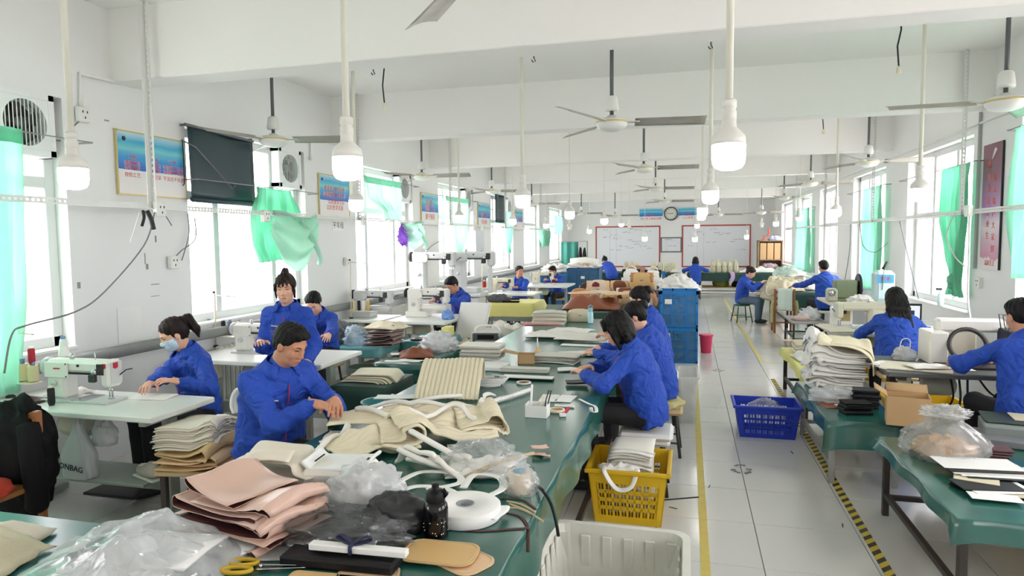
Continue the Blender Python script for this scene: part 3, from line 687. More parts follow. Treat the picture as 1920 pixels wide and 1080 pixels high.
# whiteboards
wb = mat('whiteboard', srgb(226, 229, 233), .25, var=.01); red_fr = mat('board_frame_red', srgb(178, 70, 62), .5)
pen = mat('marker_grey', srgb(150, 154, 160), .6)
def board(label, xa, xb, z0, z1, seed, frm, marks):
    t = thing('whiteboard', label, 'whiteboard', ((xa+xb)/2, YB-.015, (z0+z1)/2)); W, H = xb-xa, z1-z0
    MB().box((0, 0, 0), (W, .015, H)).build('panel', wb, t); f = .05
    for c, d in (((0, -.005, H/2), (W+f, .03, f)), ((0, -.005, -H/2), (W+f, .03, f)), ((-W/2, -.005, 0), (f, .03, H)), ((W/2, -.005, 0), (f, .03, H))): MB().box(c, d, b=.006).build('frame_bar', frm, t)
    r = random.Random(seed); g = MB()
    for k in range(marks):
        x = r.uniform(-W*.42, W*.42); z = r.uniform(-H*.1, H*.45); n = r.randint(2, 6)
        for j in range(n):
            if abs(x+j*.06) < W*.46: g.box((x+j*.06, -.0085, z+r.uniform(-.01, .01)), (.035, .001, r.choice([.008, .03])))
    for x in (-W*.28, -W*.18): g.box((x, -.0085, 0), (.006, .001, H*.9))
    tag(g.build('marker_notes', pen, t), kind='stuff')
    return t
a = at(1118, 426, Y=YB); b = at(1237, 424, Y=YB); c_ = at(1280, 423, Y=YB); d_ = at(1407, 421, Y=YB)
board('large red-framed whiteboard behind the bending woman', a.x, b.x, .72, a.z, 3, red_fr, 22)
board('large red-framed whiteboard behind the woman at the back table', c_.x, d_.x, .72, a.z, 5, red_fr, 16)
a = at(1240, 446, Y=YB); b = at(1277, 472, Y=YB); board('small grey-framed whiteboard between the two large red-framed boards', a.x, b.x, b.z, a.z, 8, grey_metal, 6)
# purple banner on the right wall
def banner_mat():
    m = bpy.data.materials.new('banner_print'); m.use_nodes = True; N = m.node_tree.nodes; L = m.node_tree.links; b = N['Principled BSDF']; b.inputs['Roughness'].default_value = .35
    tc = N.new('ShaderNodeTexCoord'); sp = N.new('ShaderNodeSeparateXYZ'); L.new(tc.outputs['Generated'], sp.inputs[0])
    cr = N.new('ShaderNodeValToRGB'); e = cr.color_ramp.elements; e[0].position = 0; e[0].color = (*srgb(232, 222, 220), 1); e[1].position = 1; e[1].color = (*srgb(118, 60, 82), 1)
    for p_, c in ((.08, srgb(232, 222, 220)), (.09, srgb(206, 130, 160)), (.2, srgb(206, 160, 182)), (.35, srgb(222, 206, 218)), (.5, srgb(170, 110, 172)), (.75, srgb(128, 72, 104))): x = e.new(p_); x.color = (*c, 1)
    nz = N.new('ShaderNodeTexNoise'); nz.inputs['Scale'].default_value = 4; L.new(tc.outputs['Generated'], nz.inputs['Vector'])
    ad = N.new('ShaderNodeMath'); ad.operation = 'MULTIPLY_ADD'; ad.inputs[1].default_value = .12; L.new(nz.outputs['Fac'], ad.inputs[0]); L.new(sp.outputs[2], ad.inputs[2])
    sb = N.new('ShaderNodeMath'); sb.operation = 'SUBTRACT'; sb.inputs[1].default_value = .06; L.new(ad.outputs[0], sb.inputs[0]); L.new(sb.outputs[0], cr.inputs[0]); L.new(cr.outputs[0], b.inputs['Base Color']); MATS['banner_print'] = m; return m
t = thing('wall_banner', 'tall narrow purple banner with vertical red writing', 'banner', (XR-.012, 8.2, 2.12)); H = 1.33; W = .46
MB().box((0, 0, 0), (.012, W, H)).build('print', banner_mat(), t); MB().box((0, -W/2-.006, 0), (.02, .012, H)).build('dark_edge', black_pl, t)
orange = mat('orange_ink', srgb(226, 110, 70), .6)
for yy, s, z0 in ((.06, '质量就是企业生命', .44), (-.08, '服务客户大家努力', .3)):
    for k, ch in enumerate(s[:7]): lettering(ch, .085, orange, t, (-.008, yy, z0-k*.125), (PI/2, 0, -PI/2), .001)
lettering('品质至上', .06, redink, t, (-.008, -.02, -.6), (PI/2, 0, -PI/2), .001)
MB().tube([(-.008, .0, .5), (-.01, -.1, .6)], [.004, .018], 6).build('brush_stroke', redout, t)
# small notices on the left wall
def note(label, px, X, w, h, s=None, size=.05):
    t = thing('wall_notice', label, 'notice', at(*px, X=X)); MB().box((0, 0, 0), (.004, w, h)).build('paper', white_pl, t)
    if s: lettering(s, size, navyink, t, (.003, 0, 0), (PI/2, 0, PI/2), .001)
note('white paper sign with three dark characters under the second poster', (634, 423), XL+.004, .3, .14, '平车组', .1)
note('blank paper sheet taped low on the wall beside the masked woman', (244, 608), XL+.004, .26, .30)
t = thing('electric_cabinet', 'pale grey electric cabinet with a round lock on the wall', 'cabinet', at(896, 458, X=XL+.06)); MB().box((0, 0, 0), (.12, .62, .62), b=.01).build('body', mat('cabinet_grey', srgb(206, 210, 214), .3), t)
MB().box((.062, 0, 0), (.012, .56, .56), b=.004).build('door', mat('cabinet_grey', srgb(206, 210, 214), .3), t); MB().lathe([(0, 0), (.03, 0), (.03, .02), (0, .02)], 14, T=TR((.066, -.2, -.2), ry=PI/2)).build('lock', black_pl, t)
# pens strokes and stains on the plaster
stain = mat('plaster_stain', srgb(150, 150, 146), .9)
for k, (px, s) in enumerate((((292, 448), (.02, .06)), ((272, 485), (.012, .1)), ((276, 500), (.03, .05)), ((291, 533), (.1, .008)), ((291, 555), (.1, .006)), ((148, 535), (.03, .05)), ((200, 226), (.05, .012)))):
    tag(MB().box((0, 0, 0), (.002, s[0], s[1]), b=.0009).build('wall_mark', stain, None, at(*px, X=XL+.001)), 'small grey scuff mark on the white plaster', 'mark', 'scuffs on the plaster')

# ================================================================ floor tape
ytape = mat('yellow_tape', srgb(206, 188, 96), .5, var=.18, scale=14)
def hazard():
    m = mat('hazard_tape', srgb(200, 178, 60), .5, var=.12); N = m.node_tree.nodes; L = m.node_tree.links; b = N['Principled BSDF']
    tc = N.new('ShaderNodeTexCoord'); sp = N.new('ShaderNodeSeparateXYZ'); L.new(tc.outputs['Object'], sp.inputs[0])
    a = N.new('ShaderNodeMath'); a.operation = 'SUBTRACT'; L.new(sp.outputs[1], a.inputs[0]); L.new(sp.outputs[0], a.inputs[1])
    q = N.new('ShaderNodeMath'); q.operation = 'PINGPONG'; q.inputs[1].default_value = .05; L.new(a.outputs[0], q.inputs[0])
    g = N.new('ShaderNodeMath'); g.operation = 'GREATER_THAN'; g.inputs[1].default_value = .026; L.new(q.outputs[0], g.inputs[0])
    old = b.inputs['Base Color'].links[0].from_socket; mx = N.new('ShaderNodeMix'); mx.data_type = 'RGBA'; L.new(g.outputs[0], mx.inputs[0]); L.new(old, mx.inputs[6]); mx.inputs[7].default_value = (*srgb(62, 58, 50), 1); L.new(mx.outputs[2], b.inputs['Base Color']); return m
tag(MB().box((0, 0, 0), (.052, 5.9, .0016)).build('floor_tape', ytape, None, (.108, 5.85, .0015)), 'worn plain yellow floor tape along the aisle beside the clear bin', 'floor tape')
tag(MB().box((0, 0, 0), (.9, .05, .0016)).build('floor_tape', ytape, None, (-.37, 8.82, .0015)), 'yellow floor tape crossing behind the clear bin', 'floor tape')
tag(MB().box((0, 0, 0), (.055, 6.4, .0016)).build('floor_tape', hazard(), None, (1.067, 5.9, .0015)), 'black and yellow striped hazard tape under the green tables', 'floor tape')
tag(MB().box((0, 0, 0), (.045, 10.6, .0016)).build('floor_tape', ytape, None, (1.058, 15.6, .0015)), 'thin yellow floor tape beside the stool of the woman sewing a bag', 'floor tape')
tag(MB().box((0, 0, 0), (.4, .03, .0016)).build('floor_tape', ytape, None, (1.28, 10.28, .0015)), 'short yellow tape stub crossing at the end of the thin tape', 'floor tape')
smudge = mat('sticker_residue', srgb(126, 124, 118), .8)
for px, sc, lb in (((1391, 879), 1.0, 'torn dark remains of a floor sticker on the aisle tiles'), ((1347, 694), .8, 'worn faded floor sticker further along the aisle')):
    q = at(*px, Z=.002); t = thing('floor_sticker', lb, 'sticker', q); rr = random.Random(int(px[0]))
    mb = MB()
    for k in range(16):
        an = 2*PI*k/16
        if k in (1, 2, 7, 8, 12): continue
        mb.box((math.cos(an)*rr.uniform(.05, .085)*sc, math.sin(an)*.1*sc, 0), (rr.uniform(.015, .05)*sc, rr.uniform(.01, .05)*sc, .001), T=None)
    tag(mb.build('torn_scraps', smudge, t), kind='stuff')
for px in ((1330, 912), (1485, 848), (1262, 952), (1580, 985)):
    tag(MB().box((0, 0, 0), (.06, .008, .002), b=.0008).build('floor_scrap', dark_metal, None, at(*px, Z=.002), rnd.uniform(0, 3)), 'tiny dark scrap lying on the aisle tiles', 'scrap', 'floor scraps')
# ================================================================ people: smooth-blended solids, surfaced on a grid
def V3(*a): return np.array(a, np.float32)
class SDF:
    def __init__(s): s.p = []          # (kind, data, k, sign)
    def cap(s, a, b, ra, rb=None, k=.02, sc=None, sub=False): s.p.append(('c', (V3(*a), V3(*b), ra, ra if rb is None else rb, sc), k, sub)); return s
    def ell(s, c, r, k=.02, M=None, sub=False): s.p.append(('e', (V3(*c), V3(*r), None if M is None else np.array(M, np.float32)), k, sub)); return s
    def cut(s, n, c): s.p.append(('h', (V3(*n)/np.linalg.norm(n), c), 0, False)); return s       # keep n.p <= c
    def bounds(s, pad=.02):
        lo, hi = [], []
        for kd, d, k, sub in s.p:
            if sub or kd == 'h': continue
            if kd == 'c': lo += [np.minimum(d[0]-d[2], d[1]-d[3])]; hi += [np.maximum(d[0]+d[2], d[1]+d[3])]
            else: m = max(d[1]) if d[2] is not None else d[1]; lo += [d[0]-m]; hi += [d[0]+m]
        return np.min(lo, 0)-pad, np.max(hi, 0)+pad
    def __call__(s, P):
        D = None
        for kd, d, k, sub in s.p:
            if kd == 'c':
                a, b, ra, rb, sc = d; q = P-a; e = b-a
                if sc is not None: q = q/sc; e = e/sc
                t = np.clip((q@e)/max(1e-9, float(e@e)), 0, 1); v = np.linalg.norm(q-t[..., None]*e, axis=-1)-(ra+(rb-ra)*t)
            elif kd == 'e':
                q = P-d[0]
                if d[2] is not None: q = q@d[2]
                m = np.linalg.norm(q/d[1], axis=-1); v = (m-1)*float(min(d[1]))*np.clip(m, .6, 1.3)
            else:
                D = np.maximum(D, P@d[0]-d[1]); continue
            if D is None: D = v; continue
            if sub:
                h = np.clip(.5-.5*(D+v)/k, 0, 1); D = D+(-v-D)*h+k*h*(1-h)
            else:
                h = np.clip(.5+.5*(D-v)/k, 0, 1); D = D+(v-D)*h-k*h*(1-h)
        return D
    def hit(s, o, d, far=.6):
        o = np.array(o, np.float32); d = np.array(d, np.float32); d /= np.linalg.norm(d); t = 0
        for _ in range(40):
            v = float(s((o+d*t)[None])[0]); t += v*.7
            if v < .0008 or t > far: break
        return o+d*t

def wrinkle(P, amp, f=26., seed=0.):
    x, y, z = P[..., 0]+seed, P[..., 1]+seed*.7, P[..., 2]
    w = 1-np.abs(np.sin(f*.5*(.5*x+.2*y+.85*z)+1.9*np.sin(9*x+7*z+seed)+1.5*np.sin(11*y)))
    w2 = 1-np.abs(np.sin(f*.36*(-.7*x+.5*y+.5*z)+2.1*np.sin(8*y-6*z+2*seed))); m = .5+.5*np.sin(8*x+6*y-9*z+3*seed)
    return -amp*(w**2*m*1.1+w2**2*.9-.5)

def net(fn, lo, hi, h):
    """naive surface nets -> vertices, quads"""
    n = np.maximum(np.ceil((hi-lo)/h).astype(int)+1, 4)
    ax = [lo[i]+h*np.arange(n[i], dtype=np.float32) for i in range(3)]
    P = np.stack(np.meshgrid(*ax, indexing='ij'), -1).astype(np.float32); D = fn(P)
    I = D < 0; c = np.zeros(n-1, int); 
    for a in (0, 1):
        for b in (0, 1):
            for e in (0, 1): c += I[a:n[0]-1+a, b:n[1]-1+b, e:n[2]-1+e]
    M = (c > 0) & (c < 8); idx = -np.ones(n-1, int); cells = np.argwhere(M); idx[M] = np.arange(len(cells))
    acc = np.zeros((len(cells), 3)); cnt = np.zeros(len(cells)); base = cells
    offs = [(a, b, e) for a in (0, 1) for b in (0, 1) for e in (0, 1)]
    for i, A in enumerate(offs):
        for B in offs[i+1:]:
            if sum(abs(x-y) for x, y in zip(A, B)) != 1: continue
            da = D[tuple((base+A).T)]; db = D[tuple((base+B).T)]; m = (da < 0) != (db < 0); t = da/np.where(m, da-db, 1)
            p = np.array(A)+(np.array(B)-np.array(A))*t[:, None]; acc[m] += p[m]; cnt[m] += 1
    Vx = lo+h*(base+acc/np.maximum(cnt, 1)[:, None]); F = []
    for d in range(3):
        u, v = (d+1) % 3, (d+2) % 3
        s0 = [slice(None)]*3; s1 = [slice(None)]*3; s0[d] = slice(0, n[d]-1); s1[d] = slice(1, n[d])
        for s_ in (s0, s1): s_[u] = slice(1, n[u]-1); s_[v] = slice(1, n[v]-1)
        A, B = I[tuple(s0)], I[tuple(s1)]; e = np.argwhere(A != B)
        if not len(e): continue
        inn = A[tuple(e.T)]; e = e.copy(); e[:, u] += 1; e[:, v] += 1; q = []
        for du, dv in ((-1, -1), (0, -1), (0, 0), (-1, 0)):
            c2 = e.copy(); c2[:, u] += du; c2[:, v] += dv; q.append(idx[tuple(c2.T)])
        q = np.stack(q, 1); q[~inn] = q[~inn][:, ::-1]; F.append(q)
    F = np.concatenate(F); return Vx, F[(F >= 0).all(1)]

def sdf_mesh(mb, fn, lo, hi, h, mi=0):
    v, f = net(fn, lo, hi, h); mb.add([tuple(map(float, p)) for p in v], [tuple(map(int, q)) for q in f], mi, True)

skin = mat('skin', srgb(222, 172, 146), .5, var=.05, scale=9, sub=.12)
skin_m = mat('skin_tan', srgb(198, 142, 112), .5, var=.05, scale=9, sub=.12)
lipm = mat('lips', srgb(186, 100, 92), .45); eye_m = mat('eye_dark', srgb(34, 24, 20), .3)
blue = mat('work_jacket_blue', srgb(28, 72, 176), .75, var=.1, scale=7, bump=.85, bscale=9)
for _n in blue.node_tree.nodes:
    if _n.type == 'BUMP': _n.inputs['Distance'].default_value = .045
    if _n.type == 'TEX_NOISE' and abs(_n.inputs['Scale'].default_value-9) < .1: _n.inputs['Distortion'].default_value = 1.6; _n.inputs['Detail'].default_value = 1.5
hair_m = mat('black_hair', srgb(12, 10, 10), .5, spec=.25, var=.35, scale=30, bump=.5, bscale=60, stretch=(3, 3, .35))
hair_br = mat('brown_hair', srgb(34, 22, 18), .5, spec=.25, var=.35, scale=30, bump=.5, bscale=60, stretch=(3, 3, .35))
pants_k = mat('black_trousers', srgb(24, 24, 28), .8, bump=.1, bscale=20); jeans = mat('blue_jeans', srgb(88, 108, 128), .8, var=.15, scale=20)
redp = mat('red_piping', srgb(190, 40, 70), .6); maroon = mat('maroon_sweater', srgb(120, 20, 34), .8); tagm = mat('name_tag', srgb(220, 205, 180), .5)
shoe_m = mat('dark_shoe', srgb(40, 40, 44), .6); shoe_w = mat('pale_shoe', srgb(196, 190, 176), .6); maskm = mat('face_mask_blue', srgb(206, 228, 238), .7)

def rx(a): c, s = math.cos(a), math.sin(a); return np.array([[1, 0, 0], [0, c, -s], [0, s, c]])
def rzm(a): c, s = math.cos(a), math.sin(a); return np.array([[c, -s, 0], [s, c, 0], [0, 0, 1]])

def head_sdf(female):
    s = SDF(); w = .96 if female else 1.0
    s.ell((0, -.012, .035), (.074*w, .094, .082)).ell((0, .022, -.03), (.061*w, .068, .083), .03).ell((0, .032, -.074), (.046*w, .05, .036), .03)
    s.ell((0, .066, -.097), (.02, .017, .015), .02).ell((0, .072, .02), (.046, .016, .012), .02)
    for q in (-1, 1):
        s.ell((q*.037, .058, -.03), (.023, .021, .024), .02).ell((q*.031, .095, .003), (.017, .012, .010), .012, sub=True)
        s.ell((q*.0755*w, -.006, -.012), (.009, .019, .031), .008)
    s.cap((0, .086, .01), (0, .103, -.03), .007, .0115, .012)
    for q in (-1, 1): s.ell((q*.011, .094, -.036), (.009, .01, .007), .008)
    s.ell((0, .086, -.064), (.021, .009, .009), .01)
    return s

def hand_parts(side, curl, spread=1.):
    """side -1: thumb towards -x.  fingers along +y, back of the hand +z"""
    s = SDF(); s.ell((0, .045, 0), (.038, .052, .0145), .01).cap((0, -.03, 0), (0, .02, 0), .024, .026, .02)
    for i, (x, L) in enumerate(((-.03, .068), (-.010, .078), (.011, .074), (.031, .058))):
        x *= -side if side > 0 else 1
        p = np.array([x, .083, 0.]); a = -curl*.5; fan = x*2.2*spread
        for j, f in enumerate((.45, .32, .25)):
            d = np.array([math.sin(fan)*math.cos(a), math.cos(a)*math.cos(fan), math.sin(a)]); q = p+d*L*f*1.05
            s.cap(p, q, .0088-.0009*j, .0082-.0009*j, .004); p = q; a -= curl
    p = np.array([side*.028, .018, -.004]); 
    for j, (d, L) in enumerate((((side*.75, .62, -.22), .042), ((side*.35, .88, -.32-.3*curl), .034), ((side*.12, .92, -.35-.4*curl), .026))):
        d = np.array(d); d /= np.linalg.norm(d); q = p+d*L; s.cap(p, q, .0115-.0013*j, .0105-.0013*j, .008); p = q
    return s

def frame(y, zhint):
    y = np.array(y, float); y /= np.linalg.norm(y); z = np.array(zhint, float); z -= y*(z@y); z /= np.linalg.norm(z); return np.stack([np.cross(y, z), y, z], 1)

LOD = {'near': (.0055, .0045, .011), 'mid': (.0075, .0065, .016), 'far': (.011, .01, .022)}
def person(label, head, rz, lean=.15, hp=.35, hy=0., hroll=0., hands=None, poles=None, curl=.45, pose='sit', female=True, hair='bun', lod='near', sc=1.,
           trouser=None, tone=None, knee=(.42, 0.), knees=None, mask=False, detail=True, hairmat=None, hem=.10, sleeve=1.0, shirt=None, twist=0., wide=1., hdir=None, feet=None, girth=1., tors=None, inner=None):
    """head: world point of the head's centre; hands: world points of the wrists (left, right)"""
    hh, hd, hj = LOD[lod]; tone = tone or (skin if female else skin_m); trouser = trouser or pants_k; hm = hairmat or hair_m
    Rt = rzm(twist)@rx(-lean); up = Rt@np.array([0, 0, 1.]); fw = Rt@np.array([0, 1., 0]); rt = Rt@np.array([1., 0, 0])
    TL = tors or (.475 if female else .51)*sc
    Rh = rzm(twist+hy)@rx(-(lean*.5+hp))@np.array([[math.cos(hroll), 0, math.sin(hroll)], [0, 1, 0], [-math.sin(hroll), 0, math.cos(hroll)]])
    nd = Rh@np.array([0, .0, 1.])
    off = up*TL+fw*.015+(up*.5+nd*.5)*.035+nd*.125+Rh@np.array([0, .025, 0])
    hip = float(head[2]-off[2]); Rz = rzm(rz); q0 = Rz@off; pos = (float(head[0]-q0[0]), float(head[1]-q0[1]), 0)
    P0 = np.array([0, 0, hip]); chest = P0+up*TL*.62; neck = P0+up*TL+fw*.015; SW = (.142 if female else .162)*sc*wide
    sh = [neck+rt*q*SW-up*.075 for q in (-1, 1)]
    nb = neck+(up*.5+nd*.5)*.035; hc = nb+nd*.125+Rh@np.array([0, .025, 0])
    hands = [(-.12, .34, hip+.28), (.12, .34, hip+.28)] if hands is None else [loc(pos, rz, h) for h in hands]
    L1, L2 = .285*sc, .245*sc; arms = []
    for i, q in enumerate((-1, 1)):
        T = np.array(hands[i], float); S0 = sh[i]; v = T-S0; L = np.linalg.norm(v); 
        if L > (L1+L2)*.985: T = S0+v*((L1+L2)*.985/L); v = T-S0; L = np.linalg.norm(v)
        a = (L1*L1-L2*L2+L*L)/(2*L); h = math.sqrt(max(0, L1*L1-a*a)); pole = np.array(poles[i] if poles else (q*.6, -.3, -1.), float)
        d = v/L; pole -= d*(pole@d); pole /= np.linalg.norm(pole); E = S0+d*a+pole*h; arms.append((S0, E, T))
    # ---- jacket
    J = SDF(); ys = np.array([1, .70, 1], np.float32) if abs(lean) < .5 else None
    g = (.158 if female else .168)*sc*girth
    base = P0-np.array([0, 0, hem*.5]) if pose == 'stand' else P0-up*.01
    M = np.stack([rt, fw, up], 1)
    J.ell(P0+up*.07-fw*.012, (g*1.05, g*.84, .29), .05, M).ell(chest-fw*.012, (g*1.04, g*.74, .2), .08, M).ell(neck-up*.09-fw*.012, (SW*1.12, g*.6, .10), .06, M)
    J.cap(neck-up*.02, neck+up*.025, .068, .062, .03)
    if pose == 'stand': J.ell(P0-np.array([0, 0, hem*.6]), (g*1.08, g*.84, .17), .06)
    Jt = SDF(); Jt.p = list(J.p)
    for i, q in enumerate((-1, 1)):
        S0, E, T = arms[i]; fd = (T-E)/np.linalg.norm(T-E); W = T-fd*.012; Es = E+(W-E)*.0
        J.cap(sh[i]-rt*q*.03-up*.005, S0, .058*sc, .06*sc, .05).cap(S0, E, .061*sc, .058*sc, .04).cap(E, E+(W-E)*.8*sleeve, .058*sc, .05*sc, .03).cap(E+(W-E)*.82*sleeve, E+(W-E)*sleeve, .045*sc, .038, .012)
    if pose == 'stand': J.cut((0, 0, -1), -(hip-hem*1.35))
    elif hem: J.cut(tuple(-(up*.8+np.array([0, 0, .2]))), float(-(up*.8+np.array([0, 0, .2]))@(P0-np.array([0, 0, .10]))/np.linalg.norm(up*.8+np.array([0, 0, .2]))))
    sd = rnd.uniform(0, 9); amp = {'near': .0115, 'mid': .012, 'far': .008}[lod]; NT = len(J.p)
    lo, hi = J.bounds(.03); jm = MB(); sdf_mesh(jm, lambda P: J(P)+wrinkle(P, amp, 62., sd), lo, hi, hj)
    # ---- body: slim figure inside the clothes, head and hands at full detail
    B = SDF(); B.ell(P0+up*.03, (.12, .085, .12), .05, M).ell(chest, (.12, .08, .16), .05, M)
    for S0, E, T in arms: B.cap(neck-up*.07, S0, .05, .04, .03).cap(S0, E, .04, .035, .02).cap(E, T, .034, .024, .02)
    # legs
    if pose == 'sit':
        if knees is None: knees = [(q*(.11+knee[1]), knee[0], hip+.0) for q in (-1, 1)]
        ft = feet or [(k[0], k[1]-.02, .07) for k in knees]; hips = [P0+np.array([q*.085, 0, -.02]) for q in (-1, 1)]
    else:
        hips = [P0+np.array([q*.085, 0, -.02]) for q in (-1, 1)]; knees = [(q*.09, .02, hip*.52) for q in (-1, 1)]; ft = feet or [(q*.09, -.02, .07) for q in (-1, 1)]
    Tt = SDF(); Tt.ell(P0-np.array([0, 0, .02]), (.15*sc, .12*sc, .11), .05)
    for i in (0, 1):
        K = np.array(knees[i], float); A = np.array(ft[i], float); H = hips[i]
        B.cap(H, K, .05, .04, .03).cap(K, A, .038, .03, .02); Tt.cap(H, K, .088*sc, .066, .05).cap(K, A+(K-A)*.1, .066, .056, .03)
    bm = MB(); lo, hi = B.bounds(); sdf_mesh(bm, B, lo, hi, .018)
    Hs = head_sdf(female); Hn = SDF(); Hn.p = list(Hs.p)
    nl = Rh.T@(neck-up*.03-hc); Hn.cap((0, -.018, -.05), nl, .051 if female else .056, .058 if female else .062, .03)
    lo, hi = Hn.bounds(.015); v, f = net(Hn, lo, hi, hh); v = v@Rh.T+hc; bm.add([tuple(map(float, p)) for p in v], [tuple(map(int, q)) for q in f], 0, True)
    Th = Matrix([[*map(float, Rh[i]), float(hc[i])] for i in range(3)]+[[0, 0, 0, 1]])
    for q in (-1, 1):
        pts = [Hs.hit((q*(.017+.027*t), .16, .001+.004*math.sin(PI*t)), (0, -1, 0))+np.array([0, .001, 0]) for t in (0, .25, .5, .75, 1)]
        bm.tube(pts, [.001, .0025, .003, .0026, .001], 6, 1, T=Th)
        pts = [Hs.hit((q*(.013+.036*t), .16, .021+.007*math.sin(PI*t*.8)), (0, -1, 0)) for t in (0, .3, .6, 1)]
        bm.tube(pts, [.0022, .0034, .003, .001], 6, 1, T=Th)
    pts = [Hs.hit((.021*(t*2-1), .16, -.064-.002*math.cos(PI*(t-.5))), (0, -1, 0)) for t in (0, .25, .5, .75, 1)]
    bm.tube(pts, [.001, .0042, .005, .0042, .001], 6, 2, T=Th)
    for i, q in enumerate((-1, 1)):
        S0, E, T = arms[i]; fd = (T-E)/np.linalg.norm(T-E); dr = fd if hdir is None or hdir[i] is None else np.array(hdir[i], float)
        F = frame(dr*.75+fd*.35+np.array([0, 0, -.1]), (q*.25, -.1, 1.)); hs = hand_parts(-q, curl)
        lo, hi = hs.bounds(.01); v, f = net(hs, lo, hi, hd); v = v*(.95 if female else 1.03)@F.T+T
        bm.add([tuple(map(float, p)) for p in v], [tuple(map(int, p)) for p in f], 0, True)
    o = tag(bm.build('person', [tone, eye_m, lipm], None, pos, rz), label, 'person')
    jk = jm.build('jacket', blue, o)
    lo, hi = Tt.bounds(.02); tm = MB(); sdf_mesh(tm, lambda P: Tt(P)+wrinkle(P, .004, 26, sd), lo, hi, max(hj, .014)); tm.build('trousers', trouser, o)
    for i in (0, 1):
        A = np.array(ft[i], float); s_ = SDF(); s_.ell((A[0], A[1]+.06, .035), (.042, .125, .036), .02).cap((A[0], A[1]-.01, .05), (A[0], A[1], .1), .042, .04, .03); s_.cut((0, 0, -1), -.002)
        lo, hi = s_.bounds(.01); sm = MB(); sdf_mesh(sm, s_, lo, hi, max(.012, hh)); sm.build('shoe', shoe_m, o)
    # ---- hair
    hs = SDF(); hs.ell((0, -.017, .041), (.0815, .1, .0845), .02).ell((0, -.034, -.005), (.072, .077, .08), .03)
    front = .078
    if hair == 'short':
        hs.ell((0, .03, .085), (.062, .055, .035), .03); hs.cut((0, 1.2, -1), (1.2*.072-.062)/1.562)
        hs.ell((0, .11, -.02), (.056, .075, .085), .012, sub=True)
    elif hair in ('bun', 'top_bun', 'ponytail'):
        hs.cut((0, 1.3, -1), (1.3*.075-.062)/1.64); hs.ell((0, .125, -.02), (.06, .085, .085), .012, sub=True)
        if hair == 'bun': hs.ell((0, -.11, .05), (.048, .042, .045), .015)
        if hair == 'top_bun':
            hs.ell((0, -.03, .135), (.03, .032, .03), .012)
            for q in (-1, 1): hs.cap((q*.072, .035, .03), (q*.07, .02, -.075), .016, .009, .02)
            for x in (-.03, 0, .03): hs.cap((x*.7, .075, .075), (x*1.3, .088, .03), .014, .006, .012)
        if hair == 'ponytail': hs.cap((0, -.1, .06), (0, -.145, .045), .026, .034, .02).cap((0, -.145, .045), (0, -.155, -.05), .036, .03, .02).cap((0, -.155, -.05), (0, -.14, -.12), .03, .008, .02)
    elif hair == 'bob':
        hs.ell((0, -.03, -.035), (.094, .092, .12), .04)
        for q in (-1, 1): hs.cap((q*.072, .045, .02), (q*.08, .045, -.13), .024, .014, .02); hs.cap((q*.07, -.03, -.06), (q*.07, -.02, -.17), .034, .015, .03)
        hs.ell((0, .12, -.045), (.058, .085, .09), .015, sub=True)
        for x in (-.04, -.015, .012, .038): hs.cap((x*.8, .07, .08), (x*1.1, .086, .022), .016, .008, .012)
    elif hair == 'long':
        hs.ell((0, -.02, 0), (.09, .1, .12), .04); hs.ell((0, .125, -.03), (.056, .085, .09), .015, sub=True)
        bk = np.array([0, -.085, -.05])
        for x in (-.06, -.03, 0, .03, .06):
            dn = Rh.T@np.array([0, -.02, -1.]); hs.cap((x, -.06, 0), tuple(np.array([x*1.2, -.15, 0])+dn*.12), .04, .038, .03).cap(tuple(np.array([x*1.2, -.15, 0])+dn*.12), tuple(np.array([x*1.6+.03, -.205, 0])+dn*(.37-.9*abs(x))), .036, .008, .02)
    lo, hi = hs.bounds(.02); 
    def hf(P):
        return hs(P)+.003*np.sin(P[..., 0]*210+4*np.sin(P[..., 2]*30))*np.clip(1-np.abs(P[..., 1])*3, .3, 1)+.002*np.sin(P[..., 1]*190+P[..., 0]*60)
    v, f = net(hf, lo, hi, hh*1.1); v = v@Rh.T+hc; hb = MB(); hb.add([tuple(map(float, p)) for p in v], [tuple(map(int, q)) for q in f], 0, True); hb.build('hair', hm, o)
    # ---- collar, front seam, pockets
    Tc = Matrix([[*map(float, M[i]), float(neck[i])] for i in range(3)]+[[0, 0, 0, 1]])
    cb = MB(); nv = 28 if lod != 'far' else 14
    def col(u, v):
        a = (v-.5)*5.2+PI/2+PI; rr = .070+.05*u**1.3+.004*math.sin(v*9); z = .062-.075*u**1.2-.04*abs(v-.5)*2*(1-u*.3)
        return (math.cos(a)*rr*1.08, math.sin(a)*rr*.95+.004, z)
    cb.sheet(col, 4, nv, -.005, T=Tc); cb.build('collar', blue, o)
    if detail:
        def on(x, z, off=.006):
            p = Jt.hit(P0+rt*x+up*z+fw*.4, -fw, .7); return p+fw*off
        pts = [on(0, TL*t) for t in np.linspace(.05, .86, 12)]; MB().tube(pts, .0035, 5).build('front_piping', redp, o)
        for q in (-1, 1):
            MB().tube([on(q*.045, TL*.6), on(q*.085, TL*.605), on(q*.125, TL*.61)], .004, 5).build('pocket_piping', redp, o)
        a, b = on(.06, TL*.7), on(.11, TL*.705)
        MB().tube([a, (a+b)/2, b], .011, 6, flat=.35).build('name_tag', tagm, o)
    if inner:
        pts = [P0+up*TL*t+fw*(g*.62-.02*abs(t-.7)) for t in (.55, .7, .85, .95)]; MB().tube(pts, [.02, .035, .04, .03], 8).build('shirt_front', mat('red_shirt', srgb(200, 50, 40), .8), o)
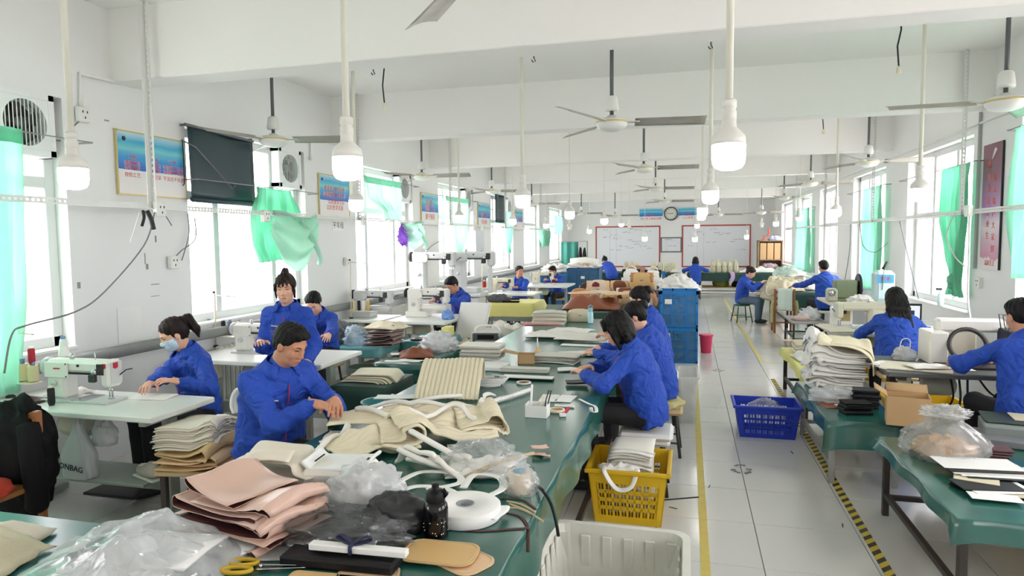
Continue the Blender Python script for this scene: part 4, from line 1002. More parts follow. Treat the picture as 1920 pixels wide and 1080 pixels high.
    if shirt: 
        s_ = SDF(); s_.ell(P0-np.array([0, 0, hem*1.15]), (g*1.0, g*.8, .13), .04); s_.cut((0, 0, -1), -(hip-hem*1.35-.075)); lo, hi = s_.bounds(.02); m_ = MB(); sdf_mesh(m_, s_, lo, hi, hj); m_.build('sweater_hem', shirt, o)
    if mask:
        ms = SDF(); ms.p = list(Hs.p); mf = lambda P: np.maximum(np.maximum(ms(P)-.007, -(ms(P)-.002)), np.maximum(np.maximum(P[..., 2]+.012, -P[..., 2]-.105), .012+.12*np.abs(P[..., 0])-P[..., 1]))
        lo, hi = ms.bounds(.02); v, f = net(mf, lo, hi, .004); v = v@Rh.T+hc; m_ = MB(); m_.add([tuple(map(float, p)) for p in v], [tuple(map(int, q)) for q in f], 0, True); fm = m_.build('face_mask', maskm, o)
        for q in (-1, 1):
            for z0 in (-.025, -.08): MB().tube([(q*.066, .03, z0), (q*.078, .0, z0*.6-.01), (q*.08, -.015, -.012)], .0015, 5, T=Th).build('ear_loop', maskm, fm)
    return o

def face(dx, dy): return math.atan2(-dx, dy)      # rotation that turns local +Y to (dx, dy)
def loc(pos, rz, p):                              # world point -> the person's own frame
    d = Matrix.Rotation(-rz, 3, 'Z') @ (Vector(p)-Vector(pos)); return (d.x, d.y, d.z)

def W(pos, rz, *pts): return [loc(pos, rz, p) for p in pts]
HD = lambda x, y, Y: at(x, y, Y=Y)
person('masked woman in blue jacket with a ponytail, seated at a sewing machine', HD(325, 626, 4.2), face(-.45, -1), lean=.14, hp=.42, hy=-.2, hands=[(-3.50, 3.95, .84), (-3.66, 3.86, .84)], hair='ponytail', hairmat=hair_br, mask=True, sc=.97, curl=.4, poles=[(-.8, -.3, -.8), (.8, -.3, -.8)], girth=1.1)
person('man in blue jacket hand-stitching a striped panel at the long green table', HD(545, 645, 3.4), face(1, -.5), lean=.24, hp=.36, hy=.32, hands=[(-1.93, 3.36, .925), (-1.99, 3.26, .925)], hair='short', female=False, sc=1.06, curl=.5, poles=[(-.7, -.2, -1), (.7, -.3, -1)], girth=1.15, hdir=[(.45, .8, -.25), (-.35, .8, -.3)])
person('standing woman with a small top bun, blue jacket over a maroon sweater', HD(535, 540, 4.85), face(.3, -1), lean=.06, hp=.12, hy=.1, pose='stand', hands=[(-2.99, 4.80, .86), (-3.33, 4.66, 1.02)], hair='top_bun', sc=1.0, hem=.15, shirt=maroon, girth=1.1, hairmat=hair_br, poles=[(-.3, -.8, -1), (.4, -.9, -.8)], tors=.50)
person('seated person mostly hidden behind the standing woman', HD(588, 568, 6.4), face(.15, -1), lean=.3, hp=.5, hands=[(-3.45, 5.9, .83), (-3.75, 5.95, .83)], hair='short', lod='mid', sc=1.0)
person('man in blue jacket bending over a machine behind a white fabric panel', HD(847, 534, 9.4), face(-.5, -1), lean=.2, hp=.55, hy=-.1, hands=[(-3.42, 9.1, .97), (-3.55, 9.05, .97)], hair='short', female=False, lod='mid', poles=[(-1, -.2, -.3), (1, -.2, -.4)])
person('man in blue jacket at a sewing machine, head turned aside', HD(974, 509, 14.0), face(-.12, -1), lean=.08, hp=.05, hy=.85, hands=[(-3.45, 13.55, .83), (-3.78, 13.45, .86)], hair='short', female=False, lod='far', detail=True)
person('man leaning over the last machine down the window wall, red shirt showing', HD(1036, 508, 16.5), face(-.4, -1), lean=.30, hp=.3, hy=-.3, hands=[(-3.1, 16.1, .84), (-3.4, 16.0, .84)], hair='short', female=False, lod='far', detail=False, inner=True, sc=.92)
person('woman in blue jacket bending over the back table, seen from behind', HD(1134, 488, 21.2), face(-.6, 1), lean=.95, hp=.2, pose='stand', hands=[(-2.7, 21.5, .84), (-2.45, 21.6, .84)], hair='top_bun', lod='far', detail=False, sc=1.02, girth=1.1, hem=.14)
person('woman in blue jacket working at the back table before the second whiteboard', HD(1304, 489, 20.9), face(0, 1), lean=.06, hp=.3, hands=[(-.05, 21.25, .84), (.5, 21.25, .84)], hair='bob', lod='far', detail=False, hem=.12, poles=[(-1, -.3, -.3), (1, -.3, -.3)])
person('woman on a stool stitching a beige tote bag on her lap', HD(1408, 511, 15.2), face(1, -.35), lean=.14, hp=.55, hands=[(1.56, 15.22, .86), (1.50, 15.05, .86)], hair='bun', hairmat=hair_br, lod='far', detail=False, trouser=jeans, sc=.96, knees=[(-.1, .38, .47), (.1, .36, .45)], feet=[(-.08, .34, .07), (.1, .36, .07)], poles=[(-.8, -.3, -.8), (.8, -.3, -.8)], girth=1.1)
person('man seen from behind reaching out over a table beside the green machine', HD(1544, 500, 13.6), face(-.3, 1), lean=.14, hp=.18, hands=[(1.95, 13.95, .86), (2.85, 13.9, .84)], hair='short', female=False, lod='mid', detail=False, poles=[(-.4, -.3, -.8), (1, -.4, -.6)], girth=1.12, sc=1.05)
person('woman with long loose black hair seen from behind at her machine', HD(1678, 562, 7.65), face(.05, 1), lean=.12, hp=.22, hands=[(1.90, 7.98, .83), (2.38, 7.98, .83)], hair='long', lod='near', detail=False, poles=[(-1, -.5, -.75), (1, -.5, -.75)], girth=1.2, wide=1.1)
person('man in blue jacket seen from behind at the dark-topped machine table', HD(1913, 592, 5.45), face(-.25, 1), lean=.12, hp=.25, hands=[(1.98, 5.76, .87), (2.26, 5.74, .87)], hair='short', female=False, lod='near', detail=False, girth=1.2, poles=[(-1, -.5, -.35), (1, -.5, -.4)], sc=1.05)
person('woman with a black bob seated on a white stool at the long table', HD(1140, 614, 4.85)+Vector((.06, 0, 0)), face(-1, -.06), lean=.22, hp=.38, hands=[(-.72, 4.74, .86), (-.70, 4.98, .86)], hair='bob', sc=1.02, hem=.1, girth=1.16, poles=[(-1, -.7, -.25), (1, -.7, -.25)], curl=.5, hy=.1)
person('woman with cropped nape and swept-up hair, second at the long table', HD(1176, 592, 5.75)+Vector((.06, 0, 0)), face(-1, -.02), lean=.22, hp=.38, poles=[(-1, -.7, -.25), (1, -.7, -.25)], hands=[(-.75, 5.6, .86), (-.75, 5.85, .86)], hair='bun', sc=1.0, lod='mid', girth=1.14)
person('woman with a low black bun, third at the long table', HD(1187, 560, 6.75)+Vector((.06, 0, 0)), face(-1, .05), lean=.22, hp=.3, poles=[(-1, -.7, -.25), (1, -.7, -.25)], hands=[(-.78, 6.65, .87), (-.78, 6.9, .87)], hair='bun', sc=1.0, lod='mid', detail=False)
# ================================================================ tables
pvc = mat('green_pvc_cloth', srgb(38, 96, 86), .2, var=.1, scale=3, bump=.06, bscale=5, spec=.95)
pvc_d = mat('dark_green_cloth', srgb(24, 62, 54), .5, var=.12, scale=4)
pvc_b = mat('bright_green_cloth', srgb(36, 150, 96), .4); teal = mat('teal_pvc', srgb(96, 158, 160), .3, var=.08)
yel = mat('yellow_cloth', srgb(232, 224, 140), .5, var=.05); lam = mat('white_laminate', srgb(226, 228, 222), .3, var=.02); lam_d = mat('dark_laminate', srgb(96, 98, 96), .35, var=.1)
edge_m = mat('laminate_edge', srgb(190, 186, 170), .5); steel_g = mat('grey_green_steel', srgb(150, 160, 150), .45, var=.06); steel_k = mat('brown_black_steel', srgb(54, 46, 42), .5, var=.15)
steel_s = mat('silver_steel', srgb(170, 172, 170), .4, metal=.4); wood = mat('varnished_wood', srgb(150, 96, 52), .45, var=.2, scale=8, stretch=(1, 1, .2)); ply = mat('raw_plywood', srgb(196, 170, 130), .7, var=.1)

def drape(x0, x1, y0, y1, z, drop, wave=.012, seed=0, rag=.01, flare=.012):
    """cloth over a table top: flat top and a hanging skirt; drop = (x0, x1, y0, y1) sides"""
    mb = MB(); r = random.Random(seed); pts = []; n = 26
    def side(ax, ay, bx, by, d):
        L = math.hypot(bx-ax, by-ay); k = max(8, int(L/.07))
        for i in range(k): t = i/k; pts.append((ax+(bx-ax)*t, ay+(by-ay)*t, d, L))
    side(x0, y0, x1, y0, drop[2]); side(x1, y0, x1, y1, drop[1]); side(x1, y1, x0, y1, drop[3]); side(x0, y1, x0, y0, drop[0])
    cx, cy = (x0+x1)/2, (y0+y1)/2; N = len(pts); rows = 5; vs = []; ph = r.uniform(0, 6)
    for j in range(rows+1):
        u = j/rows
        for i, (x, y, d, L) in enumerate(pts):
            ox = (1 if x > x1-1e-6 else -1 if x < x0+1e-6 else 0); oy = (1 if y > y1-1e-6 else -1 if y < y0+1e-6 else 0)
            dd = d*(1+rag*8*math.sin(i*.37+ph)*.1) if d > .02 else d
            o = (.004*min(1, j)+flare*u+wave*u*math.sin(i*.9+ph)+wave*.6*u*math.sin(i*.33+2*ph))
            corner = 1.5 if ox and oy else 1
            vs.append((x+ox*o*corner, y+oy*o*corner, z-(0 if j == 0 else .006+dd*(j-1)/(rows-1)*(1.0 if not (ox and oy) else 1.12))))
    fs = [tuple(range(N))]
    for j in range(rows):
        for i in range(N): i2 = (i+1) % N; fs.append((j*N+i, (j+1)*N+i, (j+1)*N+i2, j*N+i2))
    mb.add(vs, fs[1:], 0, True); mb.add(vs[:N], [fs[0]], 0, False); return mb

def legs_frame(t, x0, x1, y0, y1, z, m, w=.04, shelf=None, ins=.04, low=.12):
    for x in (x0+ins, x1-ins):
        for y in (y0+ins, y1-ins): MB().box((x, y, z/2), (w, w, z), b=.003).build('leg', m, t)
    for y in (y0+ins, y1-ins): MB().box(((x0+x1)/2, y, low), (x1-x0-2*ins, w*.8, w*.8)).build('stretcher', m, t)
    for x in (x0+ins, x1-ins): MB().box((x, (y0+y1)/2, low+.02), (w*.8, y1-y0-2*ins, w*.8)).build('stretcher', m, t)
    if shelf: MB().box(((x0+x1)/2, (y0+y1)/2, shelf), (x1-x0-.06, y1-y0-.06, .02)).build('shelf', ply, t)

def cloth_table(label, x0, x1, y0, y1, z, drop, cm, lm=steel_k, seed=0, shelf=None, w=.04, flare=.012, wave=.012, group=None):
    t = thing('work_table', label, 'table', ((x0+x1)/2, (y0+y1)/2, 0), group=group); a, b, c, d = x0-(x0+x1)/2, x1-(x0+x1)/2, y0-(y0+y1)/2, y1-(y0+y1)/2
    MB().box((0, 0, z-.03), (x1-x0-.01, y1-y0-.01, .05), b=.006).build('table_top', ply, t)
    drape(a, b, c, d, z, drop, seed=seed, flare=flare, wave=wave).build('table_cloth', cm, t)
    legs_frame(t, a, b, c, d, z-.05, lm, w, shelf); return t
cloth_table('long work table under a glossy green cloth, down the middle of the hall', -1.97, -.58, 1.3, 8.95, .75, (.05, .2, .15, .15), pvc, seed=3)
cloth_table('green-clothed table heaped with brown leather bags', -1.95, -.45, 9.7, 12.4, .75, (.25, .3, .3, .2), pvc_d, seed=4)
cloth_table('small green-clothed table with brown leather offcuts', -3.05, -2.5, 6.1, 7.25, .6, (.15, .26, .3, .15), pvc, seed=5)
cloth_table('narrow green-clothed table carrying white sheets and a grey frame', -2.56, -2.08, 7.45, 8.9, .6, (.12, .14, .14, .1), pvc, seed=6)
cloth_table('low dark-clothed table with a folded cream stack beside the standing woman', -2.98, -2.48, 5.15, 5.75, .58, (.3, .3, .34, .2), pvc_d, seed=7)
cloth_table('table under a yellow cloth in the sewing row', -3.5, -2.66, 11.62, 12.45, .69, (.2, .2, .24, .1), yel, lm=steel_g, seed=8, flare=.03)
cloth_table('table covered with a thick teal cloth holding bagged scraps', -4.15, -3.36, 6.85, 7.55, .62, (.09, .09, .1, .08), teal, lm=steel_g, seed=9)
cloth_table('second teal-covered table with leather scraps beside the green one', -3.32, -2.85, 7.4, 8.1, .62, (.09, .09, .1, .08), teal, lm=steel_g, seed=19)
cloth_table('small bright green covered table by the far crates', -2.58, -2.05, 11.3, 12.0, .55, (.2, .2, .25, .1), pvc_b, lm=steel_g, seed=10)
cloth_table('low table with dark teal top near the chair with the black coat', -3.05, -2.36, 1.45, 2.3, .6, (.1, .14, .1, .06), mat('teal_black_cloth', srgb(60, 108, 108), .25, var=.15, scale=2), seed=11)
cloth_table('low green-clothed table with the clear bag of orange scraps', 1.22, 2.7, 3.45, 4.78, .51, (.06, .06, .1, .06), pvc, seed=12, w=.038, flare=.02)
cloth_table('low green-clothed table with dark leather stacks and cream quilts', 1.0, 1.5, 5.25, 6.62, .48, (.1, .08, .2, .06), pvc, lm=steel_s, seed=13)
cloth_table('low yellow-clothed table under the white quilt stack', 1.1, 1.62, 7.0, 8.55, .5, (.08, .08, .1, .06), mat('pale_yellow_cloth', srgb(226, 222, 130), .5), seed=14)
cloth_table('green-clothed table heaped with cream bags behind the woman sewing a tote', 1.9, 2.6, 14.3, 17.2, .72, (.3, .2, .3, .1), pvc_d, seed=15)
cloth_table('long green-clothed back table on the bending woman\'s side', -3.2, -.1, 21.3, 22.5, .75, (.1, .1, .26, .1), pvc_d, lm=steel_s, seed=16, shelf=.3)
cloth_table('long green-clothed back table before the second whiteboard', .0, 2.95, 21.3, 22.5, .75, (.1, .1, .24, .1), pvc_d, lm=steel_s, seed=17, shelf=.3)

def sew_table(label, x0, x1, y0, y1, z=.76, top=lam, motor=True, leg=steel_g):
    t = thing('sewing_table', label, 'table', ((x0+x1)/2, (y0+y1)/2, 0)); W, D = x1-x0, y1-y0
    MB().box((0, 0, z-.02), (W, D, .04), b=.008).build('table_top', [top], t)
    for s in (-1, 1):
        x = s*(W/2-.13)
        MB().box((x, 0, (z-.04)/2+.03), (.05, .09, z-.1), b=.004).build('leg', leg, t); MB().box((x, 0, .04), (.06, D*.9, .05), b=.006).build('foot', leg, t); MB().box((x, 0, z-.06), (.05, D*.8, .04)).build('bracket', leg, t)
    MB().box((0, .05, .22), (W-.26, .03, .11), b=.004).build('crossbar', leg, t); MB().box((.05, .12, .1), (.42, .24, .02), b=.006).build('treadle', dark_metal, t)
    if motor:
        mm = MB(); mm.lathe([(.0, -.12), (.075, -.115), (.085, -.08), (.085, .08), (.07, .11), (.03, .13), (0, .13)], 20, T=TR((-W*.12, .02, z-.17), ry=PI/2)); mm.build('clutch_motor', mat('motor_enamel', srgb(196, 196, 176), .4), t)
        MB().box((-W/2+.2, -.1, z-.14), (.09, .06, .16), b=.006).build('control_box', cream_pl, t)
    return t
sew_table('white sewing table at the masked woman\'s machine', -4.6, -3.16, 3.33, 3.90)
sew_table('white sewing table behind the standing woman', -4.55, -3.06, 5.12, 5.88)
sew_table('white sewing table against the wall with a cylinder-arm machine', -4.6, -3.98, 8.2, 8.9)
sew_table('white sewing table of the man behind the white panel', -3.92, -3.05, 8.15, 9.15)
sew_table('pale sewing table of the man with turned head', -4.1, -2.9, 12.72, 13.5)
sew_table('pale sewing table last along the window wall', -3.75, -2.65, 15.0, 16.15)
sew_table('dark-topped machine table of the man at the purple banner side', 1.52, 2.8, 5.75, 6.55, top=lam_d, leg=steel_k)
sew_table('grey-topped machine table of the long-haired woman', 1.55, 2.8, 8.0, 8.85, top=mat('grey_laminate', srgb(190, 188, 178), .35), leg=steel_k)
sew_table('wood-edged table under the green leather machine', 2.2, 2.98, 11.1, 12.75, top=mat('cream_laminate', srgb(226, 216, 196), .35), motor=False)

# ================================================================ sewing machines
enam = mat('machine_enamel', srgb(232, 230, 222), .3, var=.03); enam_g = mat('machine_grey', srgb(206, 208, 206), .35); chrome = mat('chrome', srgb(200, 200, 204), .15, metal=1); enam_c = mat('machine_cream', srgb(222, 216, 194), .4)
redlogo = mat('red_badge', srgb(190, 30, 50), .4)
def machine(label, loc_, rz=0, sc=1., body=enam, kind='flat', badge=False):
    t = thing('sewing_machine', label, 'sewing machine', loc_, rz); t.scale = (sc, sc, sc); h0 = {'flat': 0, 'cyl': .06, 'post': .2}[kind]
    if kind == 'flat': MB().box((0, 0, .008), (.5, .18, .016), b=.003).build('bed_plate', enam_g, t)
    elif kind == 'cyl': MB().box((-.12, 0, .035), (.26, .2, .07), b=.01).build('base', body, t); MB().tube([(-.1, 0, .11), (.22, 0, .11)], .035, 12).build('cylinder_arm', body, t)
    else: MB().box((-.1, 0, .03), (.34, .22, .06), b=.01).build('base', body, t); MB().box((.2, 0, .14), (.05, .06, .28), b=.01).build('needle_post', body, t)
    c = MB(); c.box((-.16, 0, .11+h0/2), (.15, .12, .2+h0), b=.022); cm_ = c.build('column', body, t)
    a = MB(); a.box((-.02, 0, .225+h0), (.45, .11, .085), b=.022); a.build('arm', body, t)
    MB().box((.215, 0, .185+h0), (.075, .115, .17), b=.018).build('needle_head', body, t)
    MB().box((.254, 0, .19+h0), (.006, .09, .14), b=.002).build('face_cover', enam_g, t)
    MB().box((-.14, -.064, .205+h0), (.18, .012, .1), b=.004).build('side_cover', body, t)
    MB().lathe([(0, -.02), (.05, -.02), (.058, -.012), (.058, .012), (.05, .02), (0, .02)], 20, T=TR((-.262, 0, .215+h0), ry=PI/2)).build('handwheel', enam_g if kind == 'flat' else black_pl, t)
    MB().tube([(.215, 0, .11+h0), (.215, 0, .03+h0)], .006, 8).build('needle_bar', chrome, t); MB().tube([(.195, 0, .11+h0), (.195, 0, .03+h0)], .005, 8).build('presser_bar', chrome, t); MB().box((.205, 0, .02+h0), (.035, .02, .008)).build('presser_foot', chrome, t)
    MB().lathe([(0, 0), (.02, 0), (.022, .012), (.01, .03), (0, .03)], 14, T=TR((.15, -.055, .2+h0), rx=PI/2)).build('tension_disc', chrome, t)
    MB().box((.14, -.07, .16+h0), (.05, .03, .05), b=.006).build('linkage', dark_metal, t)
    MB().tube([(.1, 0, .26+h0), (.1, 0, .31+h0)], .005, 6).build('thread_pin', chrome, t); MB().lathe([(0, 0), (.014, 0), (.018, .02), (.008, .035), (0, .035)], 12, T=TR((-.08, .0, .266+h0))).build('top_knob', chrome, t)
    MB().tube([(.26, .02, .17+h0), (.29, .04, .2+h0), (.3, .08, .2+h0)], .004, 6).build('lifter_lever', black_pl, t)
    MB().box((.0, -.058, .186+h0), (.36, .006, .014), b=.002).build('arm_strip', black_pl, t); MB().box((.19, -.062, .215+h0), (.05, .012, .07), b=.004).build('take_up_guard', dark_metal, t)  # black strip along the arm's lower edge, then the dark take-up cover
    MB().lathe([(0, 0), (.009, 0), (.009, .006), (0, .006)], 10, T=TR((.02, -.055, .235+h0), rx=PI/2)).build('oil_gauge', black_pl, t); MB().lathe([(0, 0), (.02, 0), (.02, .014), (0, .016)], 14, T=TR((-.16, -.062, .12+h0/2), rx=PI/2)).build('stitch_dial', enam_g, t)
    for zz in (.165, .245): MB().lathe([(0, 0), (.005, 0), (.005, .003), (0, .003)], 8, T=TR((-.06, -.07, zz+h0), rx=PI/2)).build('screw', dark_metal, t)
    if kind == 'flat': MB().box((.03, 0, .0175), (.1, .17, .004)).build('slide_plate', chrome, t)
    if badge:
        b = MB(); b.prism([(-.018, .02), (.018, .02), (.018, -.012), (0, -.02), (-.018, -.012)], 0, .003, T=Matrix(((0, 0, 1, .258), (1, 0, 0, -.01), (0, 1, 0, .235+h0), (0, 0, 0, 1)))); b.build('badge', redlogo, t)
        b = MB(); b.prism([(-.015, .017), (.015, .017), (.015, -.01), (0, -.017), (-.015, -.01)], 0, .002, T=Matrix(((1, 0, 0, .216), (0, 0, -1, -.058), (0, 1, 0, .235+h0), (0, 0, 0, 1)))); b.build('badge', redlogo, t)
        MB().box((-.13, -.071, .215+h0), (.05, .002, .008)).build('maker_mark', redlogo, t)
    return t
machine('cream-white sewing machine with a red badge at the masked woman\'s table', (-3.98, 3.62, .76), R(2), 1.06, badge=True)
machine('white sewing machine behind the standing woman', (-4.0, 5.6, .76), R(3), 1.05)
machine('grey-white cylinder-arm machine by the wall behind the bagged scraps', (-4.28, 8.58, .76), 0, 1.15, enam_g, 'cyl')
machine('white machine of the man bending behind the white panel', (-3.52, 8.75, .76), R(2), 1.2, enam, 'cyl')
machine('tall post-bed machine with a black wheel by the window', (-4.15, 10.6, .93), R(4), 1.5, enam_g, 'post')
machine('second tall post-bed machine, next to the grey cabinet', (-3.55, 10.9, .93), R(4), 1.5, enam_g, 'post')
machine('cream sewing machine of the man with turned head', (-3.72, 13.25, .76), 0, 1.05, enam_c)
machine('cream sewing machine last along the window wall', (-3.38, 15.75, .76), 0, 1.05, enam_c)
machine('cream sewing machine beside the long-haired woman', (1.95, 8.55, .76), R(185), 1.1, enam_c)
for x, y, lb in ((-4.2, 10.6, 'grey pedestal cabinet under the first tall machine'), (-3.6, 10.9, 'grey pedestal cabinet under the second tall machine')):
    t = thing('machine_pedestal', lb, 'pedestal', (x, y, 0)); MB().box((0, 0, .44), (.42, .4, .84), b=.02).build('column', enam_g, t); MB().box((0, 0, .9), (.5, .46, .06), b=.01).build('top_plate', enam_g, t); MB().box((0, 0, .02), (.5, .5, .04), b=.008).build('base_plate', steel_g, t); MB().box((0, -.202, .5), (.3, .01, .5), b=.003).build('door', enam, t)
# programmable box machine on the right
t = thing('pattern_machine', 'boxy pattern sewing machine with a dark clamp frame', 'sewing machine', (2.16, 6.2, .76))
MB().box((-.16, .1, .135), (.14, .3, .27), b=.012).build('housing', enam, t); MB().box((.02, .18, .14), (.3, .14, .25), b=.015).build('rear_housing', enam_c, t)
MB().box((.12, .16, .31), (.5, .13, .11), b=.02).build('arm', enam, t); MB().box((.36, .02, .2), (.1, .2, .2), b=.01).build('needle_head', black_pl, t)
MB().lathe([(.12, -.01), (.15, -.01), (.15, .01), (.12, .01), (.12, -.01)], 28, T=TR((.04, -.06, .17), rx=R(70)), caps=False).build('clamp_ring', dark_metal, t); MB().box((.1, -.1, .08), (.14, .05, .1), b=.006).build('clamp_block', mat('rust_brown', srgb(92, 74, 66), .6), t)
MB().box((.05, -.08, .012), (.5, .3, .02), b=.003).build('work_plate', dark_metal, t)
for k in range(3): MB().tube([(.36-.03*k, .02, .3), (.34-.03*k, .02, .4+.01*k), (.42-.03*k, .02, .41)], .004, 6).build('guide_wire', dark_metal, t)
# green leather machine
olive = mat('olive_enamel', srgb(124, 138, 108), .45, var=.06)
t = thing('skiving_machine', 'olive green leather machine with a large black belt wheel', 'machine', (2.5, 11.9, .76))
MB().box((0, .1, .2), (.34, .26, .3), b=.02).build('motor_housing', olive, t); MB().box((-.22, .0, .11), (.16, .2, .22), b=.03).build('feed_head', mat('pale_olive', srgb(188, 194, 176), .4), t); MB().lathe([(0, -.02), (.2, -.02), (.215, -.01), (.215, .01), (.2, .02), (0, .02)], 28, T=TR((.2, .1, .24), ry=PI/2)).build('belt_wheel', black_pl, t)
MB().lathe([(0, 0), (.05, 0), (.055, .03), (0, .035)], 16, T=TR((-.24, -.1, .15), rx=PI/2)).build('adjuster_wheel', chrome, t); MB().box((0, .1, .025), (.5, .34, .05), b=.008).build('base', olive, t)
# thread stands and spools
cols = {'cream': srgb(226, 212, 168), 'red': srgb(176, 30, 52), 'black': srgb(26, 26, 28), 'white': srgb(238, 238, 232), 'blue': srgb(120, 150, 200), 'gold': srgb(206, 168, 96), 'grey': srgb(110, 120, 136)}
thr = {k: mat('thread_'+k, v, .7, bump=.3, bscale=160, stretch=(.2, .2, 3)) for k, v in cols.items()}
def spool(p, c, kind='cone', label=None, h=.13):
    t = thing('thread_spool', label, 'spool', p)
    if kind == 'cone': pr = [(.034, .0), (.036, .01), (.02, h*.95), (.0, h*.95)]
    elif kind == 'fat': pr = [(.032, 0), (.034, .006), (.034, h*.8), (.03, h*.85), (0, h*.85)]
    else: pr = [(.016, .0), (.022, .02), (.022, h*.9), (.014, h), (0, h)]
    MB().lathe(pr, 18).build('thread_winding', thr[c], t); MB().lathe([(.014, h*.85), (.016, h*1.08), (.012, h*1.08), (0, h*1.06)], 12).build('core', thr['blue'] if c in ('white', 'grey', 'cream') else cream_pl, t); return t
def thread_stand(label, p, h=.55, arms=(.0, .2), shelf=True, dx=1):
    t = thing('thread_stand', label, 'thread stand', p)
    MB().tube([(0, 0, 0), (.01, 0, h)], .009, 8).build('pole', cream_pl, t); MB().tube([(.01, 0, h-.02), (dx*.24, .02, h-.035)], .006, 6).build('guide_arm', cream_pl, t); MB().lathe([(.012, h), (.014, h+.02), (0, h+.022)], 10).build('pole_cap', black_pl, t)
    if shelf: MB().box((dx*.12, 0, .11), (.26, .1, .008), b=.002).build('spool_shelf', cream_pl, t)
    MB().lathe([(.03, 0), (.03, .01), (.012, .02)], 12).build('base_nut', dark_metal, t)
    return t
thread_stand('cream thread stand with a card on its pole, at the first machine', at(20, 745, Z=.76), .48, dx=.9)
t = thing('info_card', 'grey card clipped to the first thread stand', 'card', at(22, 597, Y=3.62)); MB().box((0, 0, 0), (.13, .004, .2)).build('card', enam_g, t); MB().box((0, -.003, .08), (.03, .004, .02)).build('clip', dark_metal, t)
b0 = at(20, 745, Z=.76)
for dx, c, k, h, lb in ((.10, 'cream', 'fat', .14, 'cream cone of thread on the first stand\'s shelf'), (.19, 'cream', 'fat', .13, 'shorter cream spool under the red spool'), ):
    spool((b0.x+dx, b0.y+.02, .88), c, k, lb, h)
spool((b0.x+.185, b0.y+.02, 1.0), 'red', 'slim', 'dark red spool standing on a cream spool', .11)
spool(at(120, 668, Z=1.035), 'white', 'cone', 'white and pink thread cone on the window sill', .13)
spool(at(97, 760, Z=.76), 'black', 'slim', 'black thread spool with a yellow foot on the first table', .12)
thread_stand('thread stand at the second machine', at(405, 650, Z=.76), .55)
b1 = at(405, 650, Z=.76)
for dx, c, k, lb in ((-.06, 'gold', 'slim', 'gold thread spool at the second machine'), (.05, 'black', 'slim', 'black spool at the second machine'), (.13, 'grey', 'slim', 'slate grey spool at the second machine'), (.24, 'cream', 'slim', 'cream spool at the second machine'), (-.12, 'white', 'slim', 'white spool at the second machine')):
    spool((b1.x+dx, b1.y+.06, .875), c, k, lb, .15)
thread_stand('tall thread stand by the cylinder-arm machine', (-4.5, 8.35, .76), .8)
for i, (c, lb) in enumerate((('cream', 'cream spool on the tall stand'), ('black', 'black spool on the tall stand'), ('white', 'white spool on the tall stand'), ('gold', 'gold spool on the tall stand'))): spool((-4.45+.07*i, 8.35, .875), c, 'slim', lb, .14)
thread_stand('thread stand of the man with turned head', (-4.02, 12.9, .76), .6)
for i, c in enumerate(('red', 'cream')): spool((-3.97+.09*i, 12.9, .875), c, 'fat', '%s spool at the machine of the man with turned head' % c, .14)
spool((1.79, 6.44, .762), 'red', 'slim', 'small red spool on the dark-topped machine table', .08)

# ================================================================ stools, chairs
cush = mat('white_cushion', srgb(222, 222, 218), .6, bump=.2, bscale=8); cush_k = mat('khaki_towel', srgb(190, 180, 130), .9, bump=.4, bscale=60)
def stool(label, p, rz, top, tm, h=.45, lm=dark_metal, round_=False, w=.3):
    t = thing('stool', label, 'stool', p, rz)
    if round_: MB().lathe([(0, h-.03), (w/2-.01, h-.03), (w/2, h-.02), (w/2, h-.005), (w/2-.01, h), (0, h)], 24).build('seat', tm, t)
    else: MB().box((0, 0, h-.025), (w+.04, w, .05), b=.02).build('seat', tm, t)
    for sx in (-1, 1):
        for sy in (-1, 1): MB().tube([(sx*w*.36, sy*w*.36, h-.04), (sx*w*.5, sy*w*.5, 0)], .013, 8).build('leg', lm, t)
    for s in (-1, 1): MB().tube([(-w*.46, s*w*.46, .12), (w*.46, s*w*.46, .12)], .009, 6).build('stretcher', lm, t)
    if top == 'cushion': b = MB(); b.box((0, 0, h+.02), (w+.08, w+.06, .05), b=.024); b.build('cushion', cush, t)
    if top == 'towel': b = MB(); b.blob((0, 0, h-.005), (w*.62, w*.6, .06), .2, 5, 2); b.build('folded_towel', cush_k, t)
    return t
stool('white-padded steel stool under the woman with the bob', (-.28, 4.87, 0), 0, 'cushion', cush, .405)
stool('stool with a khaki towel seat, second at the long table', (-.2, 5.76, 0), 0, 'towel', ply, .400)
stool('stool of the third woman at the long table', (-.27, 6.74, 0), 0, 'cushion', cush, .450)
stool('round green-legged stool of the woman sewing a tote', (1.14, 15.26, 0), .3, None, mat('green_seat', srgb(40, 90, 70), .5), .380, mat('green_leg', srgb(40, 92, 60), .5), True, .34)
stool('stool under the man reaching over the table', (2.5, 13.45, 0), 0, None, lam, .460)
stool('stool under the long-haired woman', (2.06, 7.51, 0), 0, None, ply, .425)
stool('white-padded stool at the back table', (0.22, 20.79, 0), 0, 'cushion', cush, .360)
stool('stool under the man hand-stitching', (-2.44, 3.51, 0), .4, None, ply, .455)
stool('stool under the masked woman', (-3.66, 4.35, 0), 0, None, ply, .430)
stool('stool under the man at the purple banner side', (2.31, 5.31, 0), 0, None, ply, .450)
stool('stool under the man behind the white panel', (-3.29, 9.6, 0), 0, None, ply, .427)
stool('stool of the person hidden behind the standing woman', (-3.93, 6.66, 0), 0, None, ply, .478)
stool('stool of the man with turned head', (-3.53, 14.08, 0), 0, None, ply, .355)
stool('low stool of the last man down the window wall', (-3.16, 16.72, 0), 0, None, ply, .34)
